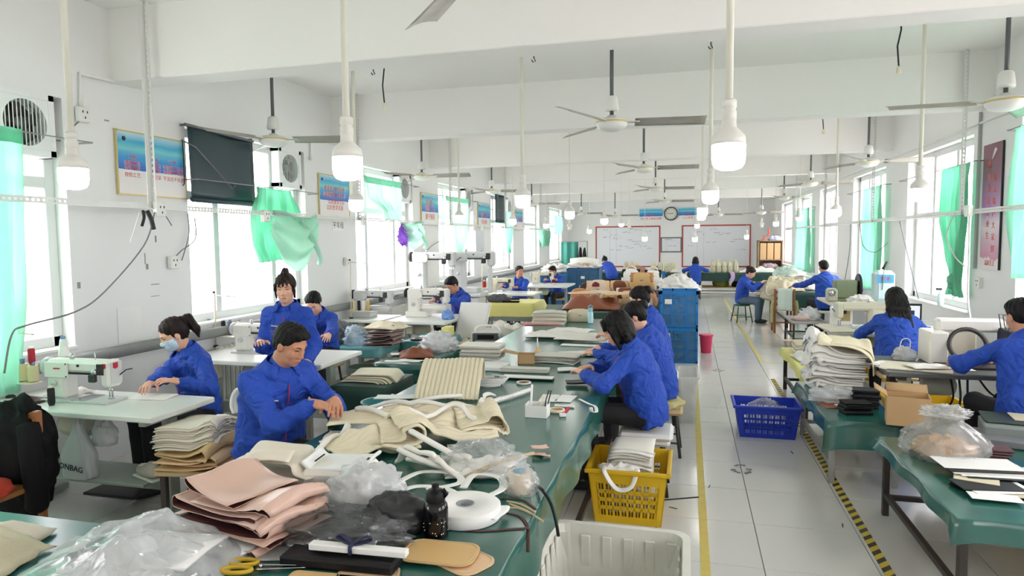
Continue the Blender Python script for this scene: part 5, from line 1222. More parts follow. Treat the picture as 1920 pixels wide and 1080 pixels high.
# white bench beside second table
t = thing('side_bench', 'white-topped wooden bench beside the second sewing table', 'bench', (-3.05, 4.55, 0)); 
MB().box((0, 0, .6), (.34, .3, .03), b=.006).build('bench_top', lam, t)
for k in range(4): MB().box((-.12+k*.08, -.13, .48), (.05, .02, .2), b=.004).build('slat', mat('weathered_wood', srgb(150, 150, 144), .8), t)
for sx in (-1, 1):
    for sy in (-1, 1): MB().box((sx*.14, sy*.12, .29), (.045, .045, .58), b=.004).build('leg', mat('weathered_wood', srgb(150, 150, 144), .8), t)
# wooden armchair frame with a towel
t = thing('wooden_chair', 'brown wooden chair with a white towel over its back', 'chair', (1.78, 13.75, 0)); 
for sx in (-1, 1):
    MB().box((sx*.17, -.2, .42), (.04, .04, .84), b=.006).build('back_leg', wood, t); MB().box((sx*.17, .2, .22), (.04, .04, .44), b=.006).build('front_leg', wood, t)
MB().box((0, 0, .44), (.4, .44, .03), b=.008).build('seat', wood, t)
for z in (.55, .66, .78): MB().box((0, -.2, z), (.32, .02, .05), b=.005).build('back_rail', wood, t)
for z in (.2,): MB().box((0, -.2, z), (.32, .02, .03)).build('stretcher', wood, t)
tw = MB(); tw.sheet(lambda u, v: ((v-.5)*.26, -.243-.008*math.sin(v*9), .85-.42*u), 10, 10, .008); tw.sheet(lambda u, v: ((v-.5)*.26, -.18, .85-.25*u), 6, 6, .008)
tag(tw.build('hanging_towel', mat('white_towel', srgb(220, 226, 220), .9, bump=.3, bscale=60), None, (1.78, 13.75, 0)), 'white printed towel hanging over the brown wooden chair', 'towel')
for sx in (-1, 1):
    w_ = MB(); w_.tube(catmull([(sx*.2, -.2, .62), (sx*.225, -.2, .5), (sx*.22, -.19, .36), (sx*.225, -.2, .2)], 4), .028, 8)
    tag(w_.build('padding_roll', cush_k, None, (1.78, 13.75, 0)), 'cream padding roll tied along the brown chair\'s leg', 'padding', 'padding rolls of the brown chair')
# low table with a bag
t = thing('low_bench', 'low grey-topped bench with a carrier bag on it', 'bench', (1.9, 12.0, 0)); MB().box((0, 0, .44), (.55, 1.0, .03), b=.006).build('bench_top', mat('grey_board', srgb(150, 148, 144), .6), t); legs_frame(t, -.27, .27, -.5, .5, .43, steel_k, .03, None, .03, .18)
# chair with black coat and red cushion
t = thing('wooden_chair', 'wooden chair with a red padded seat, carrying the black coat', 'chair', (-3.83, 2.78, 0))
for sx in (-1, 1):
    MB().box((sx*.18, .22, .43), (.04, .04, .86), b=.006).build('back_leg', wood, t); MB().box((sx*.18, -.2, .22), (.04, .04, .44), b=.006).build('front_leg', wood, t)
MB().box((0, 0, .43), (.42, .44, .03), b=.008).build('seat', wood, t); MB().box((0, .22, .8), (.36, .025, .1), b=.006).build('back_rail', wood, t)
tag(MB().blob((0, 0, .445), (.22, .19, .05), .12, 4, 3).build('seat_cushion', mat('red_quilt', srgb(176, 54, 36), .8, bump=.4, bscale=24), None, (-3.80, 2.70, .002)), 'orange-red quilted cushion on the wooden chair', 'cushion')
coat = mat('black_padded_coat', srgb(12, 12, 14), .7, var=.2, bump=.4, bscale=9, spec=.2)
def coat_top(p): return Vector((p.x*(1+.25*(p.z < 0)*min(1, -p.z*4)), p.y, p.z))
cb = MB(); cb.blob((0, 0, .56), (.235, .12, .34), .14, 5, 7, 40, 30, flat=False, power=.75, ridge=.1); c_ = cb.build('black_coat', coat, None, (-3.83, 3.03, 0)); tag(c_, 'black padded coat hung over the wooden chair\'s back', 'coat')
MB().tube(catmull([(.15, -.06, .78), (.22, -.11, .62), (.23, -.1, .42), (.2, -.08, .3)], 5), [.06]*5*3+[.05], 10).build('sleeve', coat, c_)
# ================================================================ helpers for cloth, leather and plastic
cream = mat('cream_quilt', srgb(226, 216, 188), .8, var=.04, scale=10, bump=.15, bscale=70); seam = mat('quilt_seam', srgb(226, 216, 188), .8); cream_d = mat('cream_lining', srgb(196, 180, 146), .85)
offw = mat('off_white_felt', srgb(232, 228, 218), .85, var=.03); paperw = mat('white_card', srgb(238, 238, 234), .6, var=.02); greyp = mat('grey_panel', srgb(206, 204, 196), .6, var=.04); pinkl = mat('pink_leather', srgb(214, 180, 162), .32, var=.05, scale=5, spec=.6); maro_in = mat('maroon_suede', srgb(70, 22, 20), .8)
tanl = mat('tan_leather', srgb(214, 176, 118), .4, var=.05); peach = mat('peach_leather', srgb(230, 194, 152), .45); brownl = mat('brown_leather', srgb(136, 76, 50), .4, var=.12, scale=6); darkl = mat('dark_brown_leather', srgb(70, 38, 34), .45); blackl = mat('black_leather', srgb(16, 16, 18), .5, spec=.3); card = mat('cardboard', srgb(190, 156, 112), .8, var=.05); kraft = mat('kraft_paper', srgb(206, 176, 128), .8); canvas = mat('beige_canvas', srgb(212, 204, 176), .85, bump=.2, bscale=90); whitecl = mat('white_cloth', srgb(236, 234, 228), .85, var=.03); mattg = mat('grey_cloth', srgb(96, 98, 102), .9); navy = mat('navy_ribbon', srgb(34, 40, 70), .7)
clear = film('clear_film', (.98, .98, .98), white=.3, nscale=5); milky = film('milky_film', (.97, .97, .97), white=.72, nscale=6); smoke = film('smoky_film', (.55, .57, .58), white=.12, wcol=(.6, .62, .64)); blueish = film('bluish_film', (.85, .92, .97), white=.4, wcol=(.75, .85, .95)); hazy = film('hazy_film', (.86, .88, .87), white=.33, wcol=(.78, .80, .79), nscale=6)

def ribs(v, n, d): return d*abs(math.sin(v*n*PI))**.4
def extrude(prof, L, ribn=0, ribd=.004, nv=None, th=.003, wob=.0, mb=None, mi=0, T=None, alt=None):
    """bend a sheet along a side profile [(s, z)] and sweep it over length L (local x = s, y = sweep)"""
    P = catmull([(s, 0, z) for s, z in prof], 5); n = len(P)-1; nv = nv or max(6, ribn*6); mb = mb or MB(); sd = rnd.uniform(0, 9)
    def fn(u, v):
        i = min(n, int(round(u*n))); p = P[i]; a = P[max(0, i-1)]; b = P[min(n, i+1)]; t = (b-a).normalized(); nn = Vector((-t.z, 0, t.x))
        d = ribs(v, ribn, ribd) if ribn else 0
        return (p.x+nn.x*d+wob*math.sin(v*5+sd+p.z*9), (v-.5)*L+wob*1.5*math.sin(u*4+sd), p.z+nn.z*d+wob*.4*math.sin(v*7+u*3+sd))
    mf = (lambda i, j, s: 1 if (s == 0 or True) and (j*ribn/nv) % 1 < .17 else 0) if ribn else alt
    return mb.sheet(fn, n, nv, th, mi, T, mfn=mf)
def fold_prof(L, r): return [(0, .004), (L*.35, 0), (L*.75, .0), (L-r, .001), (L-.15*r, r*.5), (L, r), (L-.15*r, r*1.55), (L-r, r*2), (L-2.4*r, r*1.55), (L*.5, r*.55+.004), (0, .012)]
def flat(name, label, cat, p, w, d, th, m, rz=0, group=None, b=None, wob=0):
    mb = MB()
    if wob:
        s = rnd.uniform(0, 9); mb.sheet(lambda u, v: ((u-.5)*w, (v-.5)*d, th+wob*(math.sin(u*4+s)+math.sin(v*5+s*2))*.5), 8, 8, th)
    else: mb.box((0, 0, th/2), (w, d, th), b=b if b is not None else min(th*.4, .003))
    return tag(mb.build(name, m, None, p, rz), label, cat, group)
def stack(name, label, cat, p, w, d, n, th, mats, rz=0, jit=.012, wob=0., group=None, gap=.0):
    """n loose sheets lying on each other, each a thing of its own"""
    z = p[2]; mes = []
    for k in range(min(3, n)):
        mb = MB(); s = rnd.uniform(0, 9)
        if wob: mb.sheet(lambda u, v: ((u-.5)*w, (v-.5)*d, th+wob*(math.sin(u*4.5+s)+math.sin(v*4+s*1.7))*.5-wob*1.2*(abs(u-.5)*2)**3), 9, 9, th*.8)
        else: mb.box((0, 0, th/2), (w, d, th), b=min(th*.35, .003))
        mes.append(mb.mesh(name, mats[k % len(mats)]))
    for k in range(n):
        o = put(name, mes[k % len(mes)], None, (p[0]+rnd.uniform(-jit, jit), p[1]+rnd.uniform(-jit, jit), z+wob*.0), rz+rnd.uniform(-.05, .05)); tag(o, label, cat, group or (cat+' stack: '+label)[:60]); z += th+gap
    return z
def lump(name, label, cat, p, r, m, amp=.2, freq=5, ridge=.15, rz=0, power=1, nu=40, nv=26, top=None, group=None):
    return tag(MB().blob((0, 0, 0), r, amp, freq, rnd.randint(1, 60), nu, nv, power=power, ridge=ridge, top=top).build(name, m, None, p, rz), label, cat, group)
def pile_cloth(name, label, cat, p, w, d, h, m, rz=0, n=26, f=3., group=None):
    s = rnd.uniform(0, 50)
    def fn(u, v):
        x, y = (u-.5), (v-.5); e = max(0, 1-(abs(x)*2)**4)*max(0, 1-(abs(y)*2)**4); q = mnoise.noise(Vector((x*f+s, y*f, 0)))*.5+mnoise.noise(Vector((x*f*2.3+s, y*f*2.3, 4)))*.3
        r = .12*mnoise.noise(Vector((x*4+s, y*4, 9)))
        return ((x*(1+r))*w, (y*(1+r))*d, .006+h*e*(.55+q)+.008*(1-e))
    return tag(MB().sheet(fn, n, n, .004).build(name, m, None, p, rz), label, cat, group)
def crease(name, label, cat, p, w, d, h, m, rz=0, n=40, f=4., group=None, peak=(.0, .0), sharp=1.):
    """film thrown over something: flat shoulders and sharp random creases"""
    s = rnd.uniform(0, 50)
    def fn(u, v):
        x, y = u-.5, v-.5; e = max(0, 1-(abs(x)*2)**3)*max(0, 1-(abs(y)*2)**3); r = math.hypot(x-peak[0], y-peak[1])
        a = 1-abs(mnoise.noise(Vector((x*f+s, y*f, 1))))*2.2; b = 1-abs(mnoise.noise(Vector((x*f*2.1+s, y*f*2.1, 5))))*2.2; g = .15*mnoise.noise(Vector((x*3+s, y*3, 9)))
        return (x*(1+g)*w, y*(1+g)*d, .006+h*e*(max(.12, 1-1.7*r)+sharp*(.22*a+.12*b)))
    return tag(MB().sheet(fn, n, n, .0015, smooth=True).build(name, m, None, p, rz), label, cat, group)
def quilt(label, p, w, d, h, rz, nr, f=2.2, along=0, group=None, curl=.0):
    """striped quilted panel lying in soft waves, seams as grooves"""
    s = rnd.uniform(0, 50); n1, n2 = (nr*5, 24) if along else (24, nr*5)
    def fn(u, v):
        x, y = u-.5, v-.5; t = u if along else v; q = mnoise.noise(Vector((x*f+s, y*f, 0)))+.4*mnoise.noise(Vector((x*f*2+s, y*f*2, 3)))
        e = 1-max(abs(x), abs(y))*1.1; z = .014+h*max(0, .45+q*.8)*e+curl*max(0, abs(x)*2-.72)*2
        return (x*w*(1+.1*math.sin(y*3+s)), y*d*(1+.1*math.sin(x*4+s)), z+ribs(t, nr, .008))
    return tag(MB().sheet(fn, n1, n2, .007, mfn=lambda i, j, s: 1 if (((i*nr/n1) if along else (j*nr/n2)) % 1) < .17 else 0).build('striped_quilt', [cream, seam], None, p, rz), label, 'striped quilt', group)
def strap(name, label, cat, pts, w, th, m, k=6, group=None, flatv=None):
    c = Vector(pts[0]); return tag(MB().tube([q-c for q in catmull(pts, k)], w/2, 8, flat=flatv or th/w).build(name, m, None, c), label, cat, group)
Z0 = .752
T_ = lambda x, y, z=Z0: at(x, y, Z=z)

# ================================================================ long table, far to near
def bag(label, p, rz, w, d, h, m, handle=None, flap=None, name='handbag', group=None, soft=.08):
    t = thing(name, label, 'bag', p, rz, group)
    MB().blob((0, 0, 0), (w/2, d/2, h/1.55), soft, 4, rnd.randint(1, 50), 28, 18, power=.55).build('body', m, t)
    if flap: fl = MB().sheet(lambda u, v: ((v-.5)*w*.92, -d*.5*(1.08)*math.sin(u*PI*.5)+d*.1-.004, h*.98-.55*h*max(0, u-.35)*1.5), 8, 10, .006).build('flap', flap, t)
    if handle:
        for s in (-1, 1): MB().tube(catmull([(-w*.25, s*d*.3, h*.85), (-w*.22, s*d*.34, h*1.06), (0, s*d*.36, h*1.2), (w*.22, s*d*.34, h*1.06), (w*.25, s*d*.3, h*.85)], 4), .010, 8).build('handle', handle, t)
    MB().box((0, -d*.52, h*.55), (w*.12, .008, h*.08), b=.003).build('clasp', chrome, fl if flap else t)
    return t
# far end of the long table
z = stack('felt_sheet', 'beige felt panel in the thick stack at the far end of the long table', 'panel', (*T_(1031, 605)[:2], Z0), .42, .3, 9, .016, [offw, canvas, greyp], .1, .01, .006)
flat('pink_sheet', 'thin pink sheet peeking under the far felt stack', 'sheet', T_(1015, 607), .5, .3, .006, mat('pink_felt', srgb(200, 130, 130), .8), .2, wob=.004)
bag('open beige tote lying among the far stacks on the long table', T_(1087, 602), .2, .36, .26, .16, canvas, None)
t = thing('water_bottle', 'pale blue bottle with a loop cap at the far end of the long table', 'bottle', T_(1107, 606)); MB().lathe([(.034, 0), (.036, .01), (.036, .13), (.028, .15), (0, .15)], 18).build('bottle_body', mat('pale_blue_plastic', srgb(190, 226, 236), .3), t); MB().lathe([(.028, .15), (.03, .152), (.03, .19), (0, .192)], 16).build('cap', mat('sky_cap', srgb(130, 196, 220), .4), t); MB().tube([(.0, 0, .19), (.03, 0, .215), (0, 0, .235), (-.03, 0, .215), (0, 0, .19)], .006, 6).build('loop', mat('sky_cap', srgb(130, 196, 220), .4), t)
for k, (px, w, d, rz) in enumerate((((1040, 628), .62, .34, .1), ((1068, 622), .5, .36, -.25), ((1085, 632), .45, .3, .3), ((1020, 634), .42, .2, .05), ((1090, 640), .55, .22, -.1))):
    pile_cloth('cloth_cut', 'loose off-white cloth cut in the heap across the long table', 'cloth', T_(*px)+Vector((0, 0, .004*k)), w, d, .045, [offw, whitecl][k % 2], rz, 16, 3.5, 'heap of off-white cuts')
flat('card_sheet', 'long white card panel before the woman with the bob', 'panel', T_(1090, 648), .42, .12, .006, paperw, -.05)
z = stack('bag_piece', 'greyish stiffened bag panel in the layered stack on the long table', 'panel', (*T_(905, 678)[:2], Z0+.036), .36, .24, 11, .011, [greyp, offw, mat('dark_edge_panel', srgb(150, 146, 136), .6)], .06, .012)
flat('film_block', 'white block wrapped in film under the layered bag panels', 'block', T_(907, 690), .40, .26, .034, paperw, .05, b=.006)
z = stack('bag_piece', 'curved cream panel in the fanned stack beside the little carton', 'panel', (*T_(1045, 677)[:2], Z0), .40, .22, 6, .011, [offw, mat('dark_edge_panel', srgb(150, 146, 136), .6), greyp], -.12, .02, .005)
pile_cloth('cloth_cut', 'cream cut lying fanned over the panels near the bob-haired woman', 'cloth', T_(1085, 665), .36, .24, .03, offw, .3, 14)
t = thing('small_carton', 'small open cardboard carton on the long table', 'carton', T_(987, 680), .2)
for c, d in (((0, 0, .004), (.14, .12, .006)), ((.07, 0, .04), (.005, .12, .08)), ((-.07, 0, .04), (.005, .12, .08)), ((0, .06, .04), (.14, .005, .08)), ((0, -.06, .04), (.14, .005, .08))): MB().box(c, d).build('wall', card, t)
MB().sheet(lambda u, v: (-.07-.16*u, (v-.5)*.14, .08+.03*u), 3, 3, .004).build('flap', card, t)
q_ = T_(1008, 672); t = thing('glue_bottle', 'squat glue bottle with a pointed white nozzle in the carton', 'bottle', (q_.x, q_.y, Z0)); MB().lathe([(.03, 0), (.034, .01), (.034, .07), (.02, .09), (.008, .1), (.004, .17), (0, .17)], 16).build('bottle_body', mat('glue_amber', srgb(214, 186, 140), .35), t); MB().lathe([(.012, .095), (.006, .16), (.003, .19), (0, .19)], 12).build('nozzle', white_pl, t)
for k in range(3): flat('padded_strip', 'long grey padded strip before the layered panels', 'strip', T_(983, 697)+Vector((.004*k, 0, .012*k)), .40, .10, .011, [greyp, offw, greyp][k], .02, 'padded strips', b=.004)
for k in range(2): flat('padded_strip', 'white padded strip with dark backing on the long table', 'strip', T_(990, 711)+Vector((0, 0, .012*k)), .40, .085, .011, [blackl, paperw][k], .0, 'white padded strips', b=.004)
flat('zip_bag', 'small clear zip bag with white parts before the bob-haired woman', 'bag', T_(1068, 694), .2, .16, .012, paperw, .2, wob=.01)
def ring(p, R_, r, label, m, name='tape_ring', cat='tape', h=.02):
    t = thing(name, label, cat, p); MB().lathe([(R_-r, 0), (R_, 0), (R_, h), (R_-r, h), (R_-r, 0)], 28).build('roll', m, t); MB().lathe([(R_-r-.003, .001), (R_-r, .001), (R_-r, h-.001), (R_-r-.003, h-.001), (R_-r-.003, .001)], 24).build('core', card, t); return t
ring(T_(982, 719), .055, .012, 'small white ring of edging tape lying flat', paperw, h=.012)
for k in range(5):
    a = k*.5; c0 = T_(918, 722); strap('cord_loop', 'white cord loop in the coiled bundle on the long table', 'cord', [c0+Vector((.1*math.cos(a+s)*(1+.1*k), .09*math.sin(a+s), .01+.012*k)) for s in np.linspace(0, 5.9, 9)], .012, .012, paperw, 4, 'coiled cord bundle')
for k in range(9): flat('strap_fan', 'white folded strap in the fanned row', 'strap', T_(928+7*k, 757-2.2*k)+Vector((0, 0, .004)), .16, .035, .03, paperw, 1.25, 'fanned white straps', b=.012)
strap('strap_loop', 'looped white strap at the end of the fanned row', 'strap', [T_(925, 755), T_(912, 752, .79), T_(908, 742, .8), T_(918, 738, .79), T_(930, 742)], .03, .008, paperw)
# white tool box
q_ = T_(1008, 780); t = thing('tool_box', 'small open white box of tools on the long table', 'box', q_, -.02)
for c, d in (((0, 0, .004), (.13, .09, .006)), ((.065, 0, .04), (.004, .09, .08)), ((-.065, 0, .04), (.004, .09, .08)), ((0, .045, .04), (.13, .004, .08)), ((0, -.045, .036), (.13, .004, .072))): MB().box(c, d).build('wall', paperw, t)
for dx, h, m, lb, nm in ((-.045, .19, paperw, 'white awl handle standing in the tool box', 'awl'), (.02, .12, cream_pl, 'cream pen in the tool box', 'pen')):
    tag(MB().tube([(0, 0, .01), (.01, .01, h)], .007, 8).build(nm, m, None, (q_.x+dx, q_.y, Z0)), lb, nm)
t = thing('thread_snips', 'dark thread snips standing in the tool box', 'snips', (q_.x+.04, q_.y, Z0+.01)); MB().tube([(0, 0, 0), (.012, 0, .09), (.03, 0, .15), (.045, 0, .15), (.03, 0, .09), (.01, .004, .01)], .004, 6).build('spring_blade', dark_metal, t)
flat('card_piece', 'white card piece with a clipped corner behind the tool box', 'card', T_(1030, 747), .12, .2, .005, paperw, .05); flat('card_piece', 'second white card piece beside the clipped one', 'card', T_(1061, 748), .11, .19, .005, paperw, -.08)
ring(T_(1044, 772), .05, .012, 'roll of adhesive tape with a blue core', mat('tape_cream', srgb(226, 216, 196), .4), h=.018)
strap('utility_knife', 'red and white seam knife beside the tape roll', 'knife', [T_(1050, 778), T_(1060, 772), T_(1066, 764)], .024, .014, redlogo); flat('eraser_block', 'small white block at the red knife\'s tip', 'block', T_(1055, 781), .04, .025, .02, paperw, .4); flat('chalk_stick', 'flat white marking stick beside the tape roll', 'stick', T_(1058, 763), .13, .02, .012, paperw, -.05)
strap('curled_strip', 'curled white strip hanging over the table edge beside the bob-haired woman', 'strip', [T_(1086, 748), T_(1104, 757), T_(1116, 762), at(1118, 772, X=-.54), at(1110, 772, X=-.53), at(1108, 764, X=-.53)], .022, .004, paperw)
flat('leather_piece', 'dark leather piece held by the bob-haired woman', 'leather', T_(1082, 722)+Vector((0, 0, .02)), .16, .14, .008, blackl, .25, wob=.006); flat('card_sheet', 'grey card panel propped under her sewing', 'panel', T_(1105, 700)+Vector((0, 0, .0)), .16, .3, .012, greyp, .2)

# striped totes and panels
def tote_fold(label, p, rz, prof, L, nr, name='striped_quilt', m=cream): return tag(extrude(prof, L, nr, .009, th=.006, wob=.008).build(name, [m, seam], None, p, rz), label, 'striped panel')
q_ = T_(838, 752); tote_fold('cream striped tote panel arched up on the long table, largest of the striped panels', (q_.x-.02, q_.y, Z0), R(100), [(0, .012), (.06, .06), (.2, .13), (.34, .185), (.46, .20), (.54, .15), (.56, .06), (.5, .012)], .44, 14)
q_ = T_(665, 835); tote_fold('cream striped panel folded double beneath the stitching man\'s hands', (q_.x-.2, q_.y+.03, Z0), R(14), fold_prof(.44, .035), .30, 9); 
q_ = T_(655, 815); tote_fold('second striped layer tucked under the stitched panel', (q_.x-.12, q_.y+.0, Z0+.045), R(20), [(0, .03), (.12, .035), (.3, .03), (.42, .02)], .26, 8)
q_ = T_(690, 850); quilt('cream striped quilt lying in waves before the white foam sheet', (q_.x+.0, q_.y+.04, Z0), .44, .36, .12, R(40), 13)
q_ = T_(735, 850); tote_fold('cream striped panel with an open folded edge beside the wavy quilt', (q_.x-.08, q_.y+.02, Z0+.05), R(35), fold_prof(.22, .045), .30, 10)
q_ = T_(830, 825); quilt('broad cream striped quilt spread over the heap of straps', (q_.x, q_.y+.02, Z0+.01), .56, .40, .15, R(30), 16)
q_ = T_(800, 790); quilt('third cream striped quilt beneath the white tote straps', (q_.x-.05, q_.y+.04, Z0), .5, .3, .13, R(12), 14)
q_ = T_(905, 830); tote_fold('striped panel end with a dark opening at the heap\'s rim', (q_.x-.16, q_.y+.05, Z0+.01), R(35), fold_prof(.26, .04), .24, 8)
for k, pts in enumerate(([(668, 784, .80), (705, 776, .84), (770, 788, .86), (850, 775, .86), (890, 790, .85)], [(650, 775, .79), (720, 760, .8), (800, 762, .83), (880, 762, .84), (905, 780, .84)], [(770, 808, .90), (800, 825, .88), (845, 850, .84)], [(748, 842, .86), (785, 860, .84), (835, 875, .8)], [(770, 755, .80), (820, 745, .84), (865, 742, .83)], [(590, 848, .775), (618, 832, .78), (655, 815, .775)])):
    strap('tote_strap', 'stuffed white tote handle lying over the striped panels', 'handle', [T_(x, y, z) for x, y, z in pts], .032, .026, whitecl, 6, 'loose tote handles')
for k, (x, y) in enumerate(((800, 872), (820, 885), (780, 880), (845, 868))): strap('tote_strap', 'short stuffed strap end under the striped heap', 'handle', [T_(x-35, y-12, .775), T_(x, y-4, .79), T_(x+38, y+8, .775)], .036, .024, offw, 5, 'strap ends under the heap')
flat('felt_strip', 'white felt strip lying at the far side of the arched tote', 'strip', T_(745, 745), .3, .12, .006, paperw, .2, wob=.004)
t = thing('plastic_dish', 'round teal plastic basin beside the stitching man', 'basin', (-2.14, 4.38, .60)); MB().lathe([(.09, 0), (.1, .005), (.14, .06), (.148, .062), (.148, .068), (.136, .066), (.098, .01), (0, .008)], 28).build('basin', mat('teal_plastic', srgb(40, 130, 136), .35), t)
MB().tube([(.06, .04, .02), (.07, .05, .11)], [.02, .012], 6).build('scrap_card', paperw, t)
t = thing('stool', 'small stool carrying the teal basin', 'stool', (-2.14, 4.38, 0)); MB().lathe([(0, .57), (.15, .57), (.155, .585), (.15, .6), (0, .6)], 20).build('seat', ply, t)
for a in range(4): MB().tube([(.1*math.cos(a*PI/2+.7), .1*math.sin(a*PI/2+.7), .58), (.15*math.cos(a*PI/2+.7), .15*math.sin(a*PI/2+.7), 0)], .012, 8).build('leg', dark_metal, t)

# ---- near end of the long table
q_ = T_(455, 1004)
for k, (dx, dy, L, W_, a, z, r_) in enumerate(((-.02, .0, .46, .30, 6, 0, .015), (.04, .0, .42, .30, 186, .028, .017), (-.01, .01, .47, .30, 12, .048, .02), (.04, .0, .43, .28, 0, .076, .016), (-.03, .01, .45, .30, 190, .096, .02), (.04, .0, .40, .29, 8, .118, .022), (-.05, .02, .32, .28, 178, .145, .024))):
    o = Vector((q_.x+dx, q_.y+dy+.06, Z0+z)); d = Matrix.Rotation(R(a-22), 3, 'Z') @ Vector((-L/2, 0, 0))
    tag(extrude(fold_prof(L, r_), W_, 0, th=.0028, wob=.009, nv=14, alt=lambda i, j, s: 1 if s == 0 else 0).build('folded_leather', [pinkl, maro_in], None, o+d, R(a-22)), 'folded pink leather panel in the thick stack with looped edges', 'leather', 'folded pink leather stack')
q_ = T_(492, 868, .92); vin = mat('cream_vinyl', srgb(222, 214, 196), .45); tag(extrude([(0, .0), (.04, .05), (.07, .062), (.2, .05), (.29, .045), (.32, .01), (.38, .0)], .26, 0, th=.003, wob=.016, nv=14).build('cream_sheet', vin, None, (q_.x-.18, q_.y+.07, .87), R(8)), 'buckled cream vinyl sheet standing behind the pink leather stack', 'sheet'); flat('cream_sheet', 'flat cream vinyl offcut leaning on the buckled sheet', 'sheet', (q_.x+.02, q_.y+.02, .945), .2, .12, .004, vin, R(14), wob=.02)
flat('foam_block', 'thick white pad under the buckled cream sheet', 'pad', (q_.x-.02, q_.y+.17, Z0), .36, .16, .11, offw, R(8), b=.02)
q_ = T_(640, 862, .91); tag(extrude([(0, .03), (.03, .0), (.06, .0), (.16, .004), (.25, .012), (.27, .03)], .2, 0, th=.012, wob=.004, nv=8).build('foam_sheet', mat('white_foam', srgb(232, 234, 230), .7), None, (q_.x-.14, q_.y, .895), R(6)), 'white foam sheet with dark slits beside the cream vinyl', 'foam sheet')
for dx in (0, .21): tag(MB().box((0, 0, .0), (.006, .09, .004)).build('dark_slit', blackl, None, (q_.x-.1+dx, q_.y, .912), R(6)), 'thin black edging strip on the white foam panel', 'strip', 'black edging strips')
flat('foam_block', 'thick white pad under the foam sheet with slits', 'pad', (q_.x, q_.y, Z0), .28, .2, .143, offw, R(6), b=.02)
lump('plastic_bag', 'crumpled milky white plastic bag on the long table', 'bag', T_(690, 955), (.155, .13, .12), milky, .25, 6, .16)
lump('white_filling', 'white stuffing inside the crumpled milky bag', 'filling', T_(690, 955), (.095, .08, .06), whitecl, .1, 4, .05)
lump('plastic_wrap', 'smoky clear plastic wrap over black straps', 'wrap', T_(640, 1015), (.24, .14, .07), smoke, .28, 6, .14)
lump('black_straps', 'coiled black webbing inside the smoky wrap', 'webbing', T_(640, 1015), (.15, .075, .02), blackl, .1, 5, .1)
lump('grey_bag', 'dark grey soft bag behind the black bottle', 'bag', T_(745, 990), (.13, .11, .085), mat('charcoal_film', srgb(34, 36, 38), .4), .15, 4, .08)
t = thing('water_bottle', 'black speckled water bottle with a flip lid on the long table', 'bottle', T_(818, 1006)); kb = mat('black_gloss', srgb(10, 10, 12), .12, var=.3, scale=40); MB().lathe([(.040, 0), (.044, .006), (.045, .02), (.045, .105), (.042, .122), (.034, .132), (.03, .134), (0, .134)], 28).build('bottle_body', kb, t); MB().lathe([(.033, .132), (.035, .136), (.035, .165), (.03, .172), (.014, .178), (.013, .192), (.016, .197), (0, .199)], 24).build('lid', blackl, t); MB().tube([(.034, 0, .15), (.044, 0, .16), (.03, 0, .18)], .006, 6).build('hinge', blackl, t)
sp = MB(); rr = random.Random(4)
for k in range(34):
    a = rr.uniform(0, 6.28); sp.box((.0452*math.cos(a), .0452*math.sin(a), rr.uniform(.02, .075)), (.003, .003, .003))
tag(sp.build('print_speckles', paperw, t), kind='stuff')
q_ = T_(873, 968); t = thing('webbing_roll', 'large flat roll of white webbing with a grey core', 'roll', q_); MB().lathe([(.036, .0), (.132, .0), (.137, .004), (.137, .048), (.132, .052), (.036, .052), (.036, 0)], 44).build('winding', paperw, t); MB().lathe([(.03, .003), (.036, .003), (.036, .053), (.03, .053), (.03, .003)], 30).build('core', mat('grey_core', srgb(150, 156, 158), .6), t); MB().tube(catmull([(.12, -.06, .026), (.13, -.02, .026), (.142, .03, .026), (.135, .07, .026)], 5), .024, 6, flat=.12).build('loose_end', paperw, t)
for k, pts in enumerate(([(745, 905), (790, 885), (850, 888), (862, 905), (800, 918)], [(868, 915), (890, 890), (935, 895), (943, 915), (915, 930)], [(740, 925), (780, 912), (830, 915), (855, 925)])):
    strap('webbing_strap', 'flat white webbing looping behind the webbing roll', 'strap', [T_(x, y, .785) for x, y in pts], .036, .006, paperw, 7, 'white webbing loops', flatv=.2)
strap('leather_strap', 'straight brown leather strap beneath the webbing roll', 'strap', [T_(850, 993), T_(900, 996), T_(950, 993), T_(993, 990)], .016, .005, darkl); strap('leather_strap', 'brown strap curling over the table edge past the webbing roll', 'strap', [T_(950, 962), T_(975, 968), T_(988, 985), at(990, 1010, X=-.56), at(990, 1035, X=-.55)], .014, .004, darkl)
for k, (a, b) in enumerate((((950, 940), (1003, 960)), ((955, 945), (1018, 978)), ((950, 952), (995, 963)))): strap('piping_cord', 'cream piping cord end beside the webbing roll', 'cord', [T_(*a), T_((a[0]+b[0])/2, (a[1]+b[1])/2-4), T_(*b)], .009, .009, cream_d, 5, 'cream cord ends')
strap('brown_band', 'dark brown band behind the piping cords', 'strap', [T_(940, 935), T_(980, 938), T_(1005, 955)], .014, .005, darkl)
q_ = T_(975, 922); t = thing('tape_stack', 'cream masking tape roll with blue label inside a clear bag', 'tape', q_); MB().lathe([(.02, .0), (.045, .0), (.047, .003), (.047, .087), (.045, .09), (.02, .09), (.02, 0)], 30).build('roll', mat('masking_tape', srgb(222, 206, 180), .6), t); MB().lathe([(0, .092), (.03, .092)], 20).build('label', mat('blue_label', srgb(60, 150, 190), .5), t)
lump('tape_bag', 'clear film bag around the masking tape roll', 'bag', q_+Vector((.0, 0, -.002)), (.085, .075, .072), clear, .12, 5, .12)
lump('plastic_bag', 'thin clear plastic sheet crumpled over white cloth beside the tape', 'bag', T_(905, 880), (.2, .13, .085), clear, .3, 5, .14); pile_cloth('cloth_cut', 'white cloth cut under the thin clear sheet', 'cloth', T_(905, 885), .34, .22, .07, whitecl, .3, 18)
